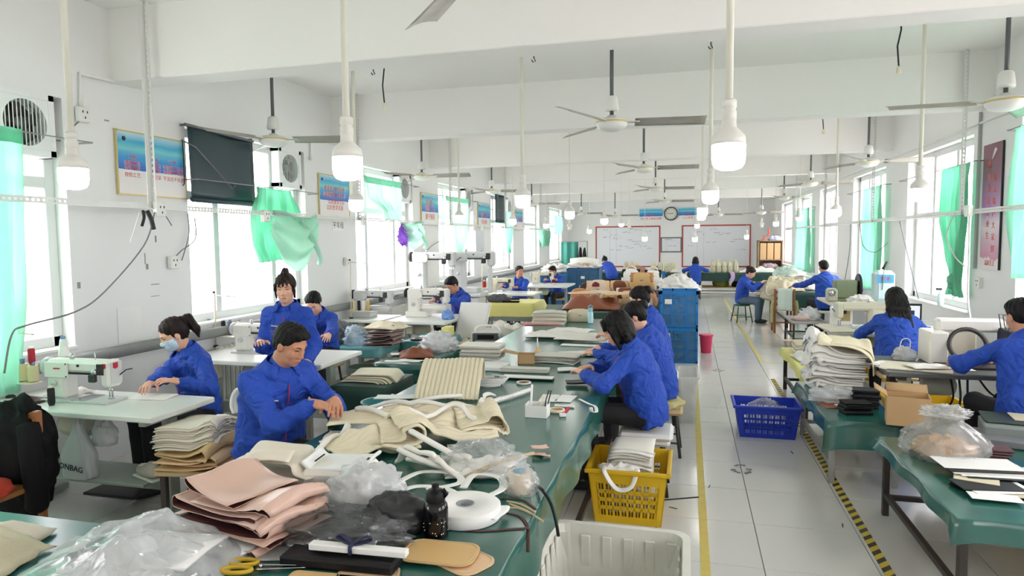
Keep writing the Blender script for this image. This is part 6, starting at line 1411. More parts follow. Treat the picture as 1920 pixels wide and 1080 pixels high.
strap('cream_tube', 'cream tubing lying from the plastic sheet to the tape', 'tube', [T_(860, 900), T_(905, 880, .8), T_(950, 862, .82), T_(1000, 850, .79)], .018, .018, cream_d)
for k, (x, y) in enumerate(((1005, 852), (1015, 858), (1012, 846))): flat('leather_offcut', 'small pink leather offcut beside the clear sheet', 'leather', T_(x, y)+Vector((0, 0, .01*k)), .09, .035, .004, pinkl, .5*k-.3, 'pink offcuts', wob=.008)
strap('black_hose', 'thin black hose arching over the long table\'s edge', 'hose', [T_(1003, 908), T_(1018, 920, .79), at(1033, 945, X=-.55), at(1042, 975, X=-.53), at(1047, 1005, X=-.52)], .014, .014, wire_k)
# tan leather pieces at the bottom
def rounded(name, label, p, w, d, m, rz, r=.05, th=.004, group=None):
    pts = []
    for cx, cy, a0 in ((w/2-r, d/2-r, 0), (-w/2+r, d/2-r, PI/2), (-w/2+r, -d/2+r, PI), (w/2-r, -d/2+r, 1.5*PI)):
        for k in range(6): a = a0+k*PI/10; pts.append((cx+r*math.cos(a), cy+r*math.sin(a)))
    t = thing(name, label, 'leather', p, rz, group); MB().prism(pts, 0, th).build('panel', m, t); st = [(x*.93, y*.93, th+.0008) for x, y in pts]; MB().tube(st, .0012, 5, closed=True).build('stitch_line', cream_d, t); return t
rounded('leather_piece', 'tan leather panel with rounded corners at the near end of the long table', T_(825, 1043)+Vector((0, 0, .012)), .26, .17, tanl, R(2)); rounded('leather_piece', 'second tan leather panel peeking out below the top one', T_(860, 1047), .24, .16, peach, R(-28))
rounded('leather_piece', 'peach leather panel at the very edge of the picture', T_(690, 1082), .2, .1, peach, R(20), .02); rounded('leather_piece', 'tan strip panel under the peach one', T_(620, 1092), .3, .1, tanl, R(4), .02)
t = thing('board_bundle', 'thick white board strip tied with a navy bow', 'strip', T_(672, 1036, .80)+Vector((0, 0, 0)), R(3)); MB().box((0, 0, .012), (.34, .035, .022), b=.003).build('strip', paperw, t); MB().tube([(-.02, -.02, .0), (-.02, -.022, .026), (-.02, .022, .026), (-.02, .022, 0)], .007, 6).build('ribbon', navy, t)
for s in (-1, 1): MB().tube(catmull([(-.02, 0, .028), (-.02+s*.04, .012, .05), (-.02+s*.06, .02, .04), (-.02+s*.03, .01, .03), (-.02, 0, .028)], 4), .009, 6, flat=.4).build('bow_loop', navy, t)
flat('black_board', 'black padded board under the tied white strip', 'board', T_(640, 1060), .40, .1, .04, blackl, R(3), b=.01); strap('navy_cord', 'navy fabric cord lying behind the tied strip', 'cord', [T_(650, 1015), T_(690, 1010, .79), T_(730, 1012)], .02, .012, navy)
# scissors
yelh = mat('yellow_grip', srgb(206, 170, 40), .4); t = thing('scissors', 'tailor\'s scissors with yellow handles on the long table', 'scissors', T_(455, 1068)+Vector((0, 0, .006)), R(14))
for s in (-1, 1):
    MB().tube([(.05*math.cos(a)-.01, s*.026+.02*math.sin(a), .006) for a in np.linspace(0, 2*PI, 16)[:-1]], .0075, 8, closed=True).build('handle', yelh, t)
    MB().sheet(lambda u, v: (.05+.16*u, s*(.012-.008*u)+(v-.5)*.016*(1-u*.8), .006+.002*s), 6, 2, .0025).build('blade', chrome, t)
MB().lathe([(.006, 0), (.006, .012), (0, .013)], 10, c=(.06, 0, 0)).build('pivot', chrome, t)
# the clear bundle at the near left corner
q_ = T_(215, 1088)
for k in range(6): flat('white_sheet', 'white panel inside the clear bundle at the near end', 'panel', (q_.x+.02*k-.02, q_.y+.03*k-.04, Z0+.012*k), .34, .24, .01, paperw, R(-30+7*k), 'white panels in the clear bundle', wob=.008)
crease('clear_bundle', 'big clear plastic bundle over white panels at the near end of the long table', 'bundle', (q_.x+.0, q_.y+.05, Z0), .66, .52, .16, clear, R(15), 56, 3.6, peak=(.05, .15))
crease('clear_bundle', 'second loose film layer of the big clear bundle', 'bundle', (q_.x+.05, q_.y+.02, Z0+.02), .44, .36, .11, clear, R(40), 44, 4)
flat('white_sheet', 'white panel sliding out of the clear bundle', 'panel', T_(430, 1020)+Vector((0, 0, .01)), .3, .12, .006, paperw, R(-35), wob=.012)
flat('grey_liner', 'grey liner sheet between bundle and scissors', 'sheet', T_(500, 1040), .24, .1, .006, mat('liner_grey', srgb(170, 170, 168), .6), R(20), wob=.006)
pile_cloth('cream_cuts', 'folded cream cloth cuts on the low teal table', 'cloth', (-2.78, 1.95, .602), .5, .36, .12, mat('cream_vinyl', srgb(222, 214, 196), .45), .3, 24, 2.6); pile_cloth('cream_cuts', 'lower cream cloth layer on the low teal table', 'cloth', (-2.70, 1.85, .602), .56, .36, .05, canvas, .1, 18, 3)
# ================================================================ floor containers
def container(name, label, cat, p, w, d, h, m, taper=.9, th=.006, rim=.018, rz=0, r=.04, lip=None):
    """open box with rounded corners, walls with thickness, rim and base"""
    t = thing(name, label, cat, p, rz)
    def ringp(W_, D_, rr, z):
        out = []
        for cx, cy, a0 in ((W_/2-rr, D_/2-rr, 0), (-W_/2+rr, D_/2-rr, PI/2), (-W_/2+rr, -D_/2+rr, PI), (W_/2-rr, -D_/2+rr, 1.5*PI)):
            for k in range(5): a = a0+k*PI/8; out.append((cx+rr*math.cos(a), cy+rr*math.sin(a), z))
        return out
    R_ = [ringp(w*taper, d*taper, r, 0), ringp(w, d, r, h-rim), ringp(w+2*rim, d+2*rim, r+rim*.5, h-rim), ringp(w+2*rim, d+2*rim, r+rim*.5, h), ringp(w-2*th, d-2*th, r, h), ringp(w*taper-2*th, d*taper-2*th, r, th)]
    n = len(R_[0]); vs = [q for g in R_ for q in g]; fs = [tuple(range(n))[::-1], tuple(range(5*n, 6*n))]
    for j in range(5):
        for i in range(n): i2 = (i+1) % n; fs.append((j*n+i, j*n+i2, (j+1)*n+i2, (j+1)*n+i))
    MB().add(vs, fs).build('tub', m, t); return t
oldw = mat('old_white_plastic', srgb(214, 214, 204), .5, var=.1, scale=14)
t = container('plastic_tub', 'large old white plastic tub at the end of the long table', 'tub', (-.31, 2.62, 0), .62, .98, .46, oldw, .86, .012, .022, r=.07)
g = MB()
for k in range(9):
    for s in (-1, 1): g.box((s*.282, -.42+k*.105, .24), (.012, .045, .36), b=.004)
for k in range(6):
    for s in (-1, 1): g.box((-.25+k*.1, s*.455, .24), (.045, .012, .36), b=.004)
g.build('wall_ribs', oldw, t)
def basket(name, label, p, w, d, h, m, rz=0, taper=.84):
    """slotted carrying basket: rim, corner posts, bands and bars leave real slots"""
    t = thing(name, label, 'basket', p, rz); mb = MB()
    W = lambda z: (w*(taper+(1-taper)*z/h), d*(taper+(1-taper)*z/h))
    def wallbox(z0, z1, a, b, side):
        W0, W1 = W(z0), W(z1); th = .006
        def P(t_, Wd, off):
            x, y = {0: ((t_-.5)*Wd[0], -Wd[1]/2+off), 1: ((t_-.5)*Wd[0], Wd[1]/2-off), 2: (-Wd[0]/2+off, (t_-.5)*Wd[1]), 3: (Wd[0]/2-off, (t_-.5)*Wd[1])}[side]; return x, y
        vs = [(*P(a, W0, 0), z0), (*P(b, W0, 0), z0), (*P(b, W1, 0), z1), (*P(a, W1, 0), z1), (*P(a, W0, th), z0), (*P(b, W0, th), z0), (*P(b, W1, th), z1), (*P(a, W1, th), z1)]
        mb.add(vs, [(0, 1, 2, 3), (7, 6, 5, 4), (0, 4, 5, 1), (1, 5, 6, 2), (2, 6, 7, 3), (3, 7, 4, 0)])
    for sd in range(4):
        n = 8 if sd < 2 else 6
        for z0, z1 in ((0, .14), (.74, 1)): wallbox(z0*h, z1*h, 0, 1, sd)
        for q in (.29, .44, .59): wallbox((q-.035)*h, (q+.035)*h, .1, .9, sd)
        for a in ((0, .1), (.9, 1)): wallbox(.14*h, .74*h, *a, sd)
        for k in range(n*2+1):
            a = .1+.8*k/(n*2); wd = .016 if k % 2 == 0 else .005; wallbox(.14*h, .74*h, a-wd, a+wd, sd)
    mb.build('slotted_wall', m, t); WB = W(0); MB().box((0, 0, .004), (WB[0], WB[1], .008)).build('base', m, t)
    r = MB()
    for sx in (-1, 1): r.box((sx*(w/2+.006), 0, h-.012), (.026, d+.04, .026), b=.006)
    for sy in (-1, 1): r.box((0, sy*(d/2+.006), h-.012), (w+.04, .026, .026), b=.006)
    r.build('rim', m, t); return t
bblue = mat('blue_basket_plastic', srgb(36, 66, 196), .35); byel = mat('yellow_basket_plastic', srgb(216, 176, 20), .4)
basket('plastic_basket', 'royal blue slotted plastic basket in the aisle', (.71, 6.52, 0), .56, .40, .30, bblue)
lump('plastic_bag', 'clear bag bulging out of the blue basket', 'bag', (.71, 6.55, .1), (.17, .13, .14), clear, .2, 5, .14)
basket('plastic_basket', 'yellow slotted basket full of white cut pieces under the long table\'s edge', (-.36, 4.42, 0), .5, .5, .36, byel)
stack('white_cut', 'white leather cut in the pile filling the yellow basket', 'cut', (-.35, 4.43, .06), .27, .30, 26, .0155, [paperw, offw, greyp], .0, .016, .014)
strap('white_strap', 'white strap looping out over the yellow basket\'s rim', 'strap', [(-.5, 4.28, .36), (-.5, 4.14, .36), (-.42, 4.12, .26), (-.33, 4.12, .28), (-.3, 4.2, .37)], .03, .004, paperw, 6, flatv=.2)
pile_cloth('strap_tangle', 'tangle of white straps at the near side of the yellow basket', 'straps', (-.42, 4.26, .33), .26, .14, .06, whitecl, .2, 18, 5)
strap('dark_rod', 'dark thin rod sticking out of the yellow basket', 'rod', [(-.16, 4.3, .14), (-.02, 4.34, .15), (.08, 4.36, .16)], .01, .01, wire_k)
clearbox = film('clear_box_plastic', (.95, .95, .94), white=.72, wcol=(.88, .88, .86), bump=.02, nscale=1.5)
container('storage_bin', 'translucent pale storage bin beside the aisle tape', 'bin', (.0, 7.0, 0), .2, .6, .46, clearbox, .9, .006, .018)
lump('bin_contents', 'pale cloth scraps inside the translucent bin', 'scraps', (.0, 7.0, .01), (.065, .22, .17), whitecl, .2, 5, .2)
# blue crates
cblue = mat('crate_blue', srgb(30, 120, 190), .4); cb_film = film('crate_blue_panel', (.55, .78, .92), white=.34, wcol=(.16, .45, .72), rough=.3, bump=.02, nscale=2); cb2 = mat('crate_blue_deep', srgb(30, 92, 140), .4); cb2_film = film('crate_deep_panel', (.4, .62, .8), white=.55, wcol=(.08, .28, .46), rough=.3, bump=.02, nscale=2)
def crate(label, p, w, d, h, m=cblue, fm=cb_film, rz=0, fill=True, tagp=None):
    t = thing('plastic_crate', label, 'crate', p, rz); f = MB(); e = .035
    for sx in (-1, 1):
        for sy in (-1, 1): f.box((sx*(w/2-e/2), sy*(d/2-e/2), h/2), (e, e, h), b=.004)
    for z in (.02, h*.36, h*.66, h-.03):
        hh = .05 if z > h*.9 else .03 if z < .1 else .014
        for sy in (-1, 1): f.box((0, sy*(d/2-.01), z), (w, .02, hh))
        for sx in (-1, 1): f.box((sx*(w/2-.01), 0, z), (.02, d, hh))
    for k in (-.17, .17):
        for sy in (-1, 1): f.box((k*w*1.1, sy*(d/2-.012), h/2), (.02, .016, h))
    f.build('frame', m, t)
    for sy in (-1, 1): MB().box((0, sy*(d/2-.016), h/2), (w-.04, .003, h-.04)).build('side_panel', fm, t)
    for sx in (-1, 1): MB().box((sx*(w/2-.016), 0, h/2), (.003, d-.04, h-.04)).build('side_panel', fm, t)
    MB().box((0, 0, .01), (w-.03, d-.03, .012)).build('base', m, t); MB().box((0, -d/2-.004, h*.86), (w*.26, .012, .03), b=.004).build('grip', black_pl if False else m, t)
    if tagp: MB().box((tagp[0]*w, -d/2-.006, tagp[1]*h), (.1, .003, .07), T=None).build('paper_label', paperw, t)
    return t
crate('lower of two bright blue crates stacked by the aisle', (-.12, 10.25, 0), .54, .5, .52, tagp=(-.32, .78)); crate('upper of two bright blue crates stacked by the aisle', (-.12, 10.25, .522), .54, .5, .54, tagp=(-.28, .7))
lump('bagged_parts', 'bagged pale parts in the lower bright blue crate', 'bag', (-.12, 10.25, .02), (.19, .17, .19), blueish, .2, 5, .14); lump('bagged_parts', 'bagged pale parts in the upper bright blue crate', 'bag', (-.12, 10.25, .545), (.19, .17, .22), blueish, .2, 5, .14)
crate('bright blue crate heaped with white cloth behind the stacked pair', (-.15, 11.25, .36), .6, .55, .62); flat('pallet_box', 'cardboard base lifting the cloth-heaped crate', 'box', (-.15, 11.25, 0), .56, .5, .36, card, b=.004)
def cone(p): return Vector((p.x*(1-.55*max(0, p.z)/.2), p.y*(1-.55*max(0, p.z)/.2), p.z*1.25))
lump('cloth_heap', 'peaked heap of white cloth in the bright blue crate', 'cloth', (-.15, 11.25, .976), (.3, .27, .15), whitecl, .3, 6, .3, top=cone)
crate('lower deep blue crate under the heap of rolled cloth', (-2.62, 17.5, 0), .84, .7, .55, cb2, cb2_film); crate('upper deep blue crate with a paper label, under rolled white cloth', (-2.62, 17.5, .552), .84, .7, .52, cb2, cb2_film, tagp=(0, .55)); crate('deep blue crate behind the last sewing man', (-3.5, 18.2, .0), .8, .7, .9, cblue, cb2_film)
crate('small blue crate with white scraps beside the last sewing table', (-2.25, 13.7, .0), .55, .45, .42, cb2, cb2_film); lump('scrap_heap', 'pink and white scraps in the small blue crate', 'scraps', (-2.25, 13.7, .3), (.19, .14, .13), whitecl, .3, 6, .3)
lump('stuffed_bundle', 'dark filling inside the upper deep blue crate', 'bundle', (-2.62, 17.5, .58), (.36, .28, .28), mat('slate_cloth', srgb(90, 110, 126), .8), .2, 5, .1)
t = tag(MB().tube([(-.36, -.1, .09), (.0, .0, .12), (.34, .08, .07)], [.11, .12, .11], 16).build('cloth_roll', whitecl, None, (-2.62, 17.5, 1.12), -.25), 'thick white cloth roll lying across the deep blue crate', 'roll'); tag(MB().tube([(-.36, .15, .09), (.3, .2, .1)], .1, 16).build('cloth_roll', whitecl, None, (-2.62, 17.5, 1.07), .1), 'second white cloth roll behind the first on the crate', 'roll')
lump('cloth_heap', 'white cloth heap around the rolls on the deep blue crate', 'cloth', (-2.65, 17.5, 1.068), (.42, .33, .11), whitecl, .3, 6, .3); flat('carton', 'small brown carton before the cloth rolls', 'carton', (-2.55, 17.22, 1.08), .16, .12, .12, card)
lump('cloth_heap', 'white cloth heap on the crate behind the last sewing man', 'cloth', (-3.5, 18.2, .897), (.4, .33, .16), whitecl, .3, 6, .3)
crate('pale blue crate under the back table\'s near side', (-.9, 20.6, .3), .5, .5, .52, cblue, cb_film); flat('pallet_box', 'grey box lifting the pale blue crate', 'box', (-.9, 20.6, 0), .46, .46, .3, mattg, b=.004)
t = thing('waste_bin', 'pink round plastic waste bin in the aisle', 'bin', (.29, 11.0, 0)); MB().lathe([(.075, 0), (.08, .004), (.1, .27), (.107, .275), (.107, .29), (.098, .288), (.075, .01), (0, .008)], 28).build('bucket', mat('pink_plastic', srgb(226, 60, 104), .4), t); MB().lathe([(.1, .27), (.112, .272), (.112, .292), (.1, .292)], 28).build('rim', mat('pink_plastic', srgb(226, 60, 104), .4), t)

# ================================================================ brown bag pile
tans = [tanl, brownl, peach, darkl, mat('cream_leather', srgb(230, 208, 184), .5), mat('camel_leather', srgb(190, 132, 80), .45)]
zp = .752
bag('cream handbag with a dark red bow in the leather bag pile', (-1.5, 11.55, zp), .1, .42, .2, .36, tans[4], None, peach); MBt = MB().blob((0, 0, 0), (.06, .03, .05), .3, 5, 3).build('bow_ornament', mat('wine_red', srgb(120, 16, 30), .5), None, (-1.52, 11.42, zp+.26)); tag(MBt, 'dark red bow ornament on the cream handbag', 'bow')
bag('tan box bag standing highest in the leather bag pile', (-.76, 11.75, zp+.19), -.05, .42, .2, .3, tanl, None, tans[5]); bag('brown slouchy bag under the tan box bag', (-.74, 11.75, zp), .05, .44, .3, .2, brownl, None)
bag('dark brown rolled bag beside the tan box bag', (-.66, 11.28, zp), .1, .26, .22, .26, darkl, None); bag('camel bag at the back of the leather pile', (-1.2, 12.22, zp), .0, .5, .28, .32, tans[5], None); bag('small cream bag beside the blue crates', (-.62, 10.35, zp), .2, .22, .16, .2, tans[4], None); bag('brown and white bag behind the bun-haired woman', (-1.02, 11.5, zp), .0, .34, .24, .24, brownl, None, whitecl)
for k, (x, y, w_, h_, m_, r_) in enumerate(((-1.76, 11.18, .32, .24, 5, .1), (-1.16, 11.9, .34, .34, 1, .0), (-1.7, 11.9, .4, .3, 3, .1), (-.7, 12.2, .36, .34, 3, .0), (-1.28, 11.2, .28, .2, 0, .1), (-.95, 11.08, .3, .22, 2, .0), (-.6, 10.8, .28, .2, 5, .2))): bag('%s bag lying in the leather bag pile' % ['camel', 'plain brown', 'very dark', 'dark brown', 'small tan', 'pale peach', 'small camel'][k], (x, y, zp), r_, w_, .22, h_, tans[m_], None, tans[(m_+1) % 6] if k % 2 else None)
pile_cloth('leather_cover', 'large brown leather hide draped over the front of the bag table', 'leather', (-1.45, 10.45, zp), .9, .9, .24, brownl, .1, 22, 2.5); 
for k, (x, y, r_) in enumerate(((-1.62, 10.6, .3), (-1.3, 10.75, -.2), (-1.05, 10.5, .5))): pile_cloth('leather_cut', 'pale leather cut on top of the brown hide', 'leather', (x, y, zp+.2), .46, .3, .05, tans[4] if k % 2 else peach, r_, 14, 3, 'cuts on the hide')
bag('white tote with black lining, first of the pair by the back table', (-1.55, 19.2, .55), 0, .55, .3, .42, whitecl, whitecl, blackl); bag('white tote with black lining, second of the pair by the back table', (-.95, 19.25, .55), .05, .5, .3, .4, whitecl, whitecl, blackl)
cloth_table('low table carrying the pair of white totes', -1.95, -.6, 18.9, 19.6, .55, (.1, .1, .15, .1), pvc_d, seed=31)
# back tables: rows of standing totes
for k in range(5): bag('cream tote standing in the row behind the second back table', (.75+.17*k, 21.75, .752), .02, .15, .3, .34, canvas, canvas, name='standing_tote', group='row of cream totes on the second back table')
for k in range(4): bag('cream tote standing in the row near the small whiteboard', (-1.05+.2*k, 21.8, .752), .02, .17, .3, .32, canvas, None, name='standing_tote', group='row of cream totes near the small whiteboard')
for k in range(3): bag('cream tote standing behind the brown leather on the back table', (-1.95+.17*k, 22.0, .752), .02, .15, .3, .34, canvas, None, name='standing_tote', group='cream totes behind the brown leather')
pile_cloth('leather_heap', 'heap of brown and pink leather on the back table', 'leather', (-1.6, 21.56, .752), .8, .36, .3, mat('rose_leather', srgb(180, 130, 110), .5), .1, 20, 3); pile_cloth('white_heap', 'flat heap of white cuts on the second back table', 'cloth', (2.1, 21.75, .752), 1.1, .6, .2, whitecl, 0, 22, 4); pile_cloth('white_heap', 'white and grey cuts between the tote rows', 'cloth', (-.3, 21.48, .752), .45, .22, .12, offw, 0, 18, 4)
strap('violet_cloth', 'violet cloth strip hanging over the back table\'s edge', 'cloth', [(1.28, 21.5, .78), (1.3, 21.27, .76), (1.32, 21.25, .62), (1.26, 21.25, .5)], .14, .02, mat('violet_cloth', srgb(198, 164, 206), .8), flatv=.2)
for k, (x, m, lb) in enumerate(((1.0, mat('olive_sack', srgb(150, 150, 70), .8), 'olive sack on the shelf under the second back table'), (1.55, blackl, 'black sack under the second back table'), (2.25, whitecl, 'white sack under the second back table'))): lump('sack', lb, 'sack', (x, 21.8, .312), (.24, .22, .2), m, .2, 5, .15)
# shelf with cartons at the far right
woods = mat('shelf_wood', srgb(140, 120, 96), .7, var=.15); t = thing('wooden_shelf', 'open wooden shelf with cartons by the far curtain', 'shelf', (2.72, 24.6, 0)); 
for x in (-.38, .38): MB().box((x, 0, .86), (.04, .5, 1.72), b=.004).build('side_panel', woods, t)
for z in (.3, .72, 1.05, 1.7): MB().box((0, 0, z), (.8, .5, .03)).build('shelf_board', woods, t)
MB().box((0, .24, .9), (.76, .02, 1.6)).build('back_panel', woods, t)
for k in range(3): flat('carton', 'tall brown carton standing in the wooden shelf', 'carton', (2.49+.23*k, 24.55, 1.068), .2, .34, .56, card, 0, 'cartons in the wooden shelf')
lump('shelf_bundle', 'striped cloth bundle lying in the wooden shelf', 'bundle', (2.7, 24.42, .737), (.27, .15, .13), mat('mauve_cloth', srgb(170, 150, 156), .8, var=.4, scale=14), .3, 6, .2); lump('shelf_top_bundle', 'pale blue bundle on top of the wooden shelf', 'bundle', (2.85, 24.5, 1.715), (.2, .16, .1), mat('pale_blue_cloth', srgb(180, 186, 206), .7), .3, 5, .2)
t = thing('standpipe', 'orange-red bent pipe above the wooden shelf', 'pipe', (2.5, 24.4, 1.715)); MB().tube([(0, 0, 0), (0, 0, .12), (.16, 0, .16), (.16, 0, .42)], .022, 8).build('pipe', mat('orange_red', srgb(220, 80, 50), .5), t); MB().lathe([(.06, 0), (.07, .01), (.03, .05), (0, .05)], 14).build('flange', mat('orange_red', srgb(220, 80, 50), .5), t)
# bags heaped on the right pile table
for k, (x, y, z_, w, r_, m) in enumerate(((2.0, 14.7, .722, .5, .2, canvas), (2.35, 15.2, .722, .55, -.3, offw), (2.1, 15.7, .722, .5, .5, canvas), (2.4, 16.2, .722, .5, .1, cream), (2.0, 16.5, .722, .45, -.2, canvas))): pile_cloth('tote_heap', 'flattened cream tote in the heap behind the woman sewing a tote', 'bag', (x, y, z_), w, .55, .30, m, r_, 18, 3, 'heap of flattened totes')
lump('film_heap', 'pale green film heap behind the flattened totes', 'film', (2.3, 16.9, .722), (.35, .25, .26), film('mint_film', (.85, .95, .9), white=.5, wcol=(.75, .87, .81)), .25, 5, .25)
flat('cream_sheet', 'cream sheet leaning on top of the tote heap', 'sheet', (2.2, 15.1, 1.0), .5, .4, .006, offw, .5, wob=.05)
# tote on the lap
t = thing('tote_bag', 'beige tote bag held on the seated woman\'s lap', 'bag', (1.66, 15.03, .5), face(1, -.35)-PI/2); t.rotation_euler = (R(18), R(-12), face(1, -.35)-PI/2); MB().blob((0, 0, 0), (.2, .09, .24), .06, 4, 2, 28, 18, power=.55).build('body', canvas, t); 
for s in (-1, 1): MB().tube(catmull([(-.1, s*.09, .26), (-.08, s*.1, .14), (0, s*.105, .08), (.08, s*.1, .14), (.1, s*.09, .26)], 4), .014, 8).build('handle', whitecl, t)

# ================================================================ right-hand tables
z1 = .512
q_ = at(1700, 800, Z=z1); t = thing('cardboard_box', 'opened cardboard box on the low green table', 'box', (q_.x+.03, q_.y+.1, z1), R(-12))
for c, d in (((0, 0, .005), (.26, .2, .008)), ((.13, 0, .1), (.006, .2, .2)), ((-.13, 0, .1), (.006, .2, .2)), ((0, .1, .1), (.26, .006, .2)), ((0, -.1, .1), (.26, .006, .2))): MB().box(c, d).build('wall', card, t)
MB().sheet(lambda u, v: (-.13-.08*u, (v-.5)*.2, .2+.05*u), 3, 3, .005).build('flap', card, t); MB().sheet(lambda u, v: ((v-.5)*.26, .1+.1*u, .2+.04*u), 3, 3, .005).build('flap', card, t); lettering('N', .05, kraft, t, (.05, -.1045, .08), (PI/2, 0, 0), .001) if False else None
q_ = at(1770, 855, Z=z1); lump('scrap_heap', 'orange and pink leather scraps inside the clear bag', 'scraps', (q_.x, q_.y, z1), (.155, .13, .075), mat('orange_scraps', srgb(222, 176, 130), .7, var=.2, scale=30), .25, 9, .3)
def neck_(p): return Vector((p.x*(1-.5*smooth01((p.z)/.15)), p.y*(1-.5*smooth01(p.z/.15)), p.z*(1.05)))
lump('plastic_bag', 'large clear knotted bag of orange scraps on the low green table', 'bag', (q_.x, q_.y, z1-.002), (.235, .2, .17), hazy, .14, 5, .1, top=neck_, nu=52, nv=32); lump('bag_knot', 'frilled clear top of the knotted scrap bag', 'bag', (q_.x+.01, q_.y+.03, z1+.235), (.13, .1, .04), clear, .4, 6, .2)
for k, (x, y, w, d, m, a) in enumerate(((1830, 885, .4, .2, paperw, 4), (1840, 890, .4, .2, blackl, 6), (1848, 893, .4, .2, greyp, 5), (1870, 897, .42, .2, paperw, 2), (1880, 900, .4, .2, blackl, 1), (1830, 905, .2, .16, canvas, -20), (1850, 918, .3, .16, blackl, 8), (1870, 922, .3, .16, paperw, 12), (1865, 938, .22, .1, paperw, -4), (1905, 928, .22, .15, canvas, -6), (1812, 912, .14, .1, blackl, -30), (1815, 906, .14, .1, paperw, -28))):
    flat('bag_piece', '%s panel in the spread of cut pieces on the low green table' % {paperw: 'white-edged', blackl: 'black', greyp: 'grey', canvas: 'khaki'}[m], 'panel', at(x, y, Z=z1)+Vector((0, 0, .002+.004*(11-k))), w, d, .004, m, R(a), 'cut pieces on the low green table')
for k in range(4): flat('wallet_body', 'dark plum leather wallet body in the small stack', 'leather', at(1850, 858, Z=z1)+Vector((.01*k, .02, .016*k)), .2, .13, .014, mat('plum_leather', srgb(92, 62, 64), .45), R(-14+3*k), 'plum wallet bodies', b=.005)
for k, (x, y, z_, w, d, h, m, a) in enumerate(((1845, 815, z1, .5, .26, .05, mat('slate_board', srgb(120, 122, 126), .4), -20), (1905, 812, z1, .5, .36, .1, mat('grey_foam', srgb(128, 136, 132), .6), -14), (1905, 806, z1+.102, .5, .34, .012, mat('dark_green_board', srgb(52, 66, 62), .5), -12))): flat('board', '%s at the back of the low green table' % ['slate grey slab', 'thick grey foam slab', 'dark green board'][k], 'board', at(x, y, Z=z1)+Vector((0, -.16, z_-z1)), w, min(d, .3), h, m, R(a), b=.008)
flat('striped_board', 'pale striped board on top of the dark green one', 'board', at(1915, 806, Z=z1)+Vector((.06, -.16, .115)), .36, .2, .008, canvas, R(-10))
# table 2
z2 = .482
stack('dark_leather', 'black leather piece in the flat stack beside the cardboard box', 'leather', (1.24, 5.52, z2), .2, .14, 7, .012, [blackl, mat('charcoal_leather', srgb(56, 58, 62), .5), blackl], .2, .01); stack('dark_leather', 'taller black leather stack behind the flat one', 'leather', (1.36, 5.72, z2), .18, .12, 11, .013, [blackl, mat('charcoal_leather', srgb(56, 58, 62), .5), blackl], -.1, .01)
lump('plastic_bag', 'clear bag lying before the cream quilt stack', 'bag', (1.16, 5.88, z2), (.19, .13, .07), milky, .3, 6, .14); flat('leather_piece', 'brown leather piece under the clear bag', 'leather', (1.14, 5.72, z2), .22, .16, .006, brownl, .3, wob=.008); flat('white_sheet', 'white panel between leather stack and clear bag', 'panel', (1.22, 5.68, z2+.008), .16, .1, .005, paperw, .2)
# quilts on the second low table, felt on the third
for k in range(9): tag(extrude(fold_prof(.40+.02*(k % 3), .019), .46, 0, th=.012, wob=.016, nv=12).build('quilt_fold', whitecl, None, (1.46+rnd.uniform(-.02, .02), 6.33+rnd.uniform(-.015, .015), .492+.04*k), R(180+rnd.uniform(-7, 7))), 'thick white folded quilt in the tall stack', 'quilt', 'tall stack of white quilts')
tag(extrude([(0, .03), (.1, .045), (.24, .04), (.34, .01), (.41, -.06), (.43, -.18)], .50, 16, .007, th=.006, wob=.008).build('striped_quilt', [cream, seam], None, (1.12, 6.34, .86), R(-14)), 'cream striped quilt draped over the tall white quilt stack', 'striped quilt')
tag(extrude([(0, .05), (.1, .06), (.22, .03), (.32, -.05), (.36, -.2)], .44, 14, .007, th=.006, wob=.008).build('striped_quilt', [cream, seam], None, (1.2, 6.38, .83), R(-4)), 'second striped quilt folded beneath the draped one', 'striped quilt')
z3 = .502
stack('felt_sheet', 'cream felt panel on the yellow-clothed table', 'panel', (1.4, 8.2, z3), .42, .4, 6, .02, [offw, canvas, cream], .0, .012, .006); pile_cloth('cloth_cut', 'white cloth cuts at the edge of the yellow-clothed table', 'cloth', (1.25, 7.75, z3), .26, .4, .1, whitecl, .1, 16, 4); flat('leather_piece', 'peach leather strip on the yellow-clothed table', 'leather', (1.3, 8.4, z3+.1), .4, .1, .006, peach, .05, wob=.006)
for k in range(4): strap('cord_loop', 'white webbing loop coiled behind the felt panels', 'webbing', [Vector((1.62+.11*math.cos(s), 7.95+.1*math.sin(s), z3+.15+.025*k)) for s in np.linspace(0, 5.8, 9)], .03, .014, paperw, 4, 'coiled webbing loops')
# on the dark machine table
zt = .762
flat('plywood_board', 'pale plywood board on the dark-topped table', 'board', (1.78, 5.98, zt), .5, .36, .012, mat('pale_ply', srgb(226, 218, 196), .6), -.3); flat('white_sheet', 'white panel beside the clamp frame', 'panel', (2.05, 5.95, zt+.002), .24, .14, .006, paperw, .1); pile_cloth('paper_scraps', 'pale paper scraps spread on the plywood board', 'scraps', (1.85, 5.92, zt+.012), .3, .2, .03, whitecl, .2, 16, 5)
lump('carrier_bag', 'small white carrier bag on the dark-topped table', 'bag', (1.80, 6.35, zt), (.09, .07, .07), milky, .3, 6, .14); strap('bag_loop', 'white looped handle of the small carrier bag', 'handle', [(1.76, 6.35, zt+.07), (1.78, 6.35, zt+.17), (1.84, 6.35, zt+.17), (1.84, 6.35, zt+.07)], .014, .008, paperw)
for k, (x, y, a) in enumerate(((1.50, 5.95, .6), (1.52, 6.05, .3), (1.47, 6.08, .9))): flat('paper_cut', 'white paper cut hanging over the dark-topped table\'s edge', 'paper', (x+.08, y, zt+.004*k), .2, .1, .003, paperw, a, 'paper cuts at the table edge', wob=.006)
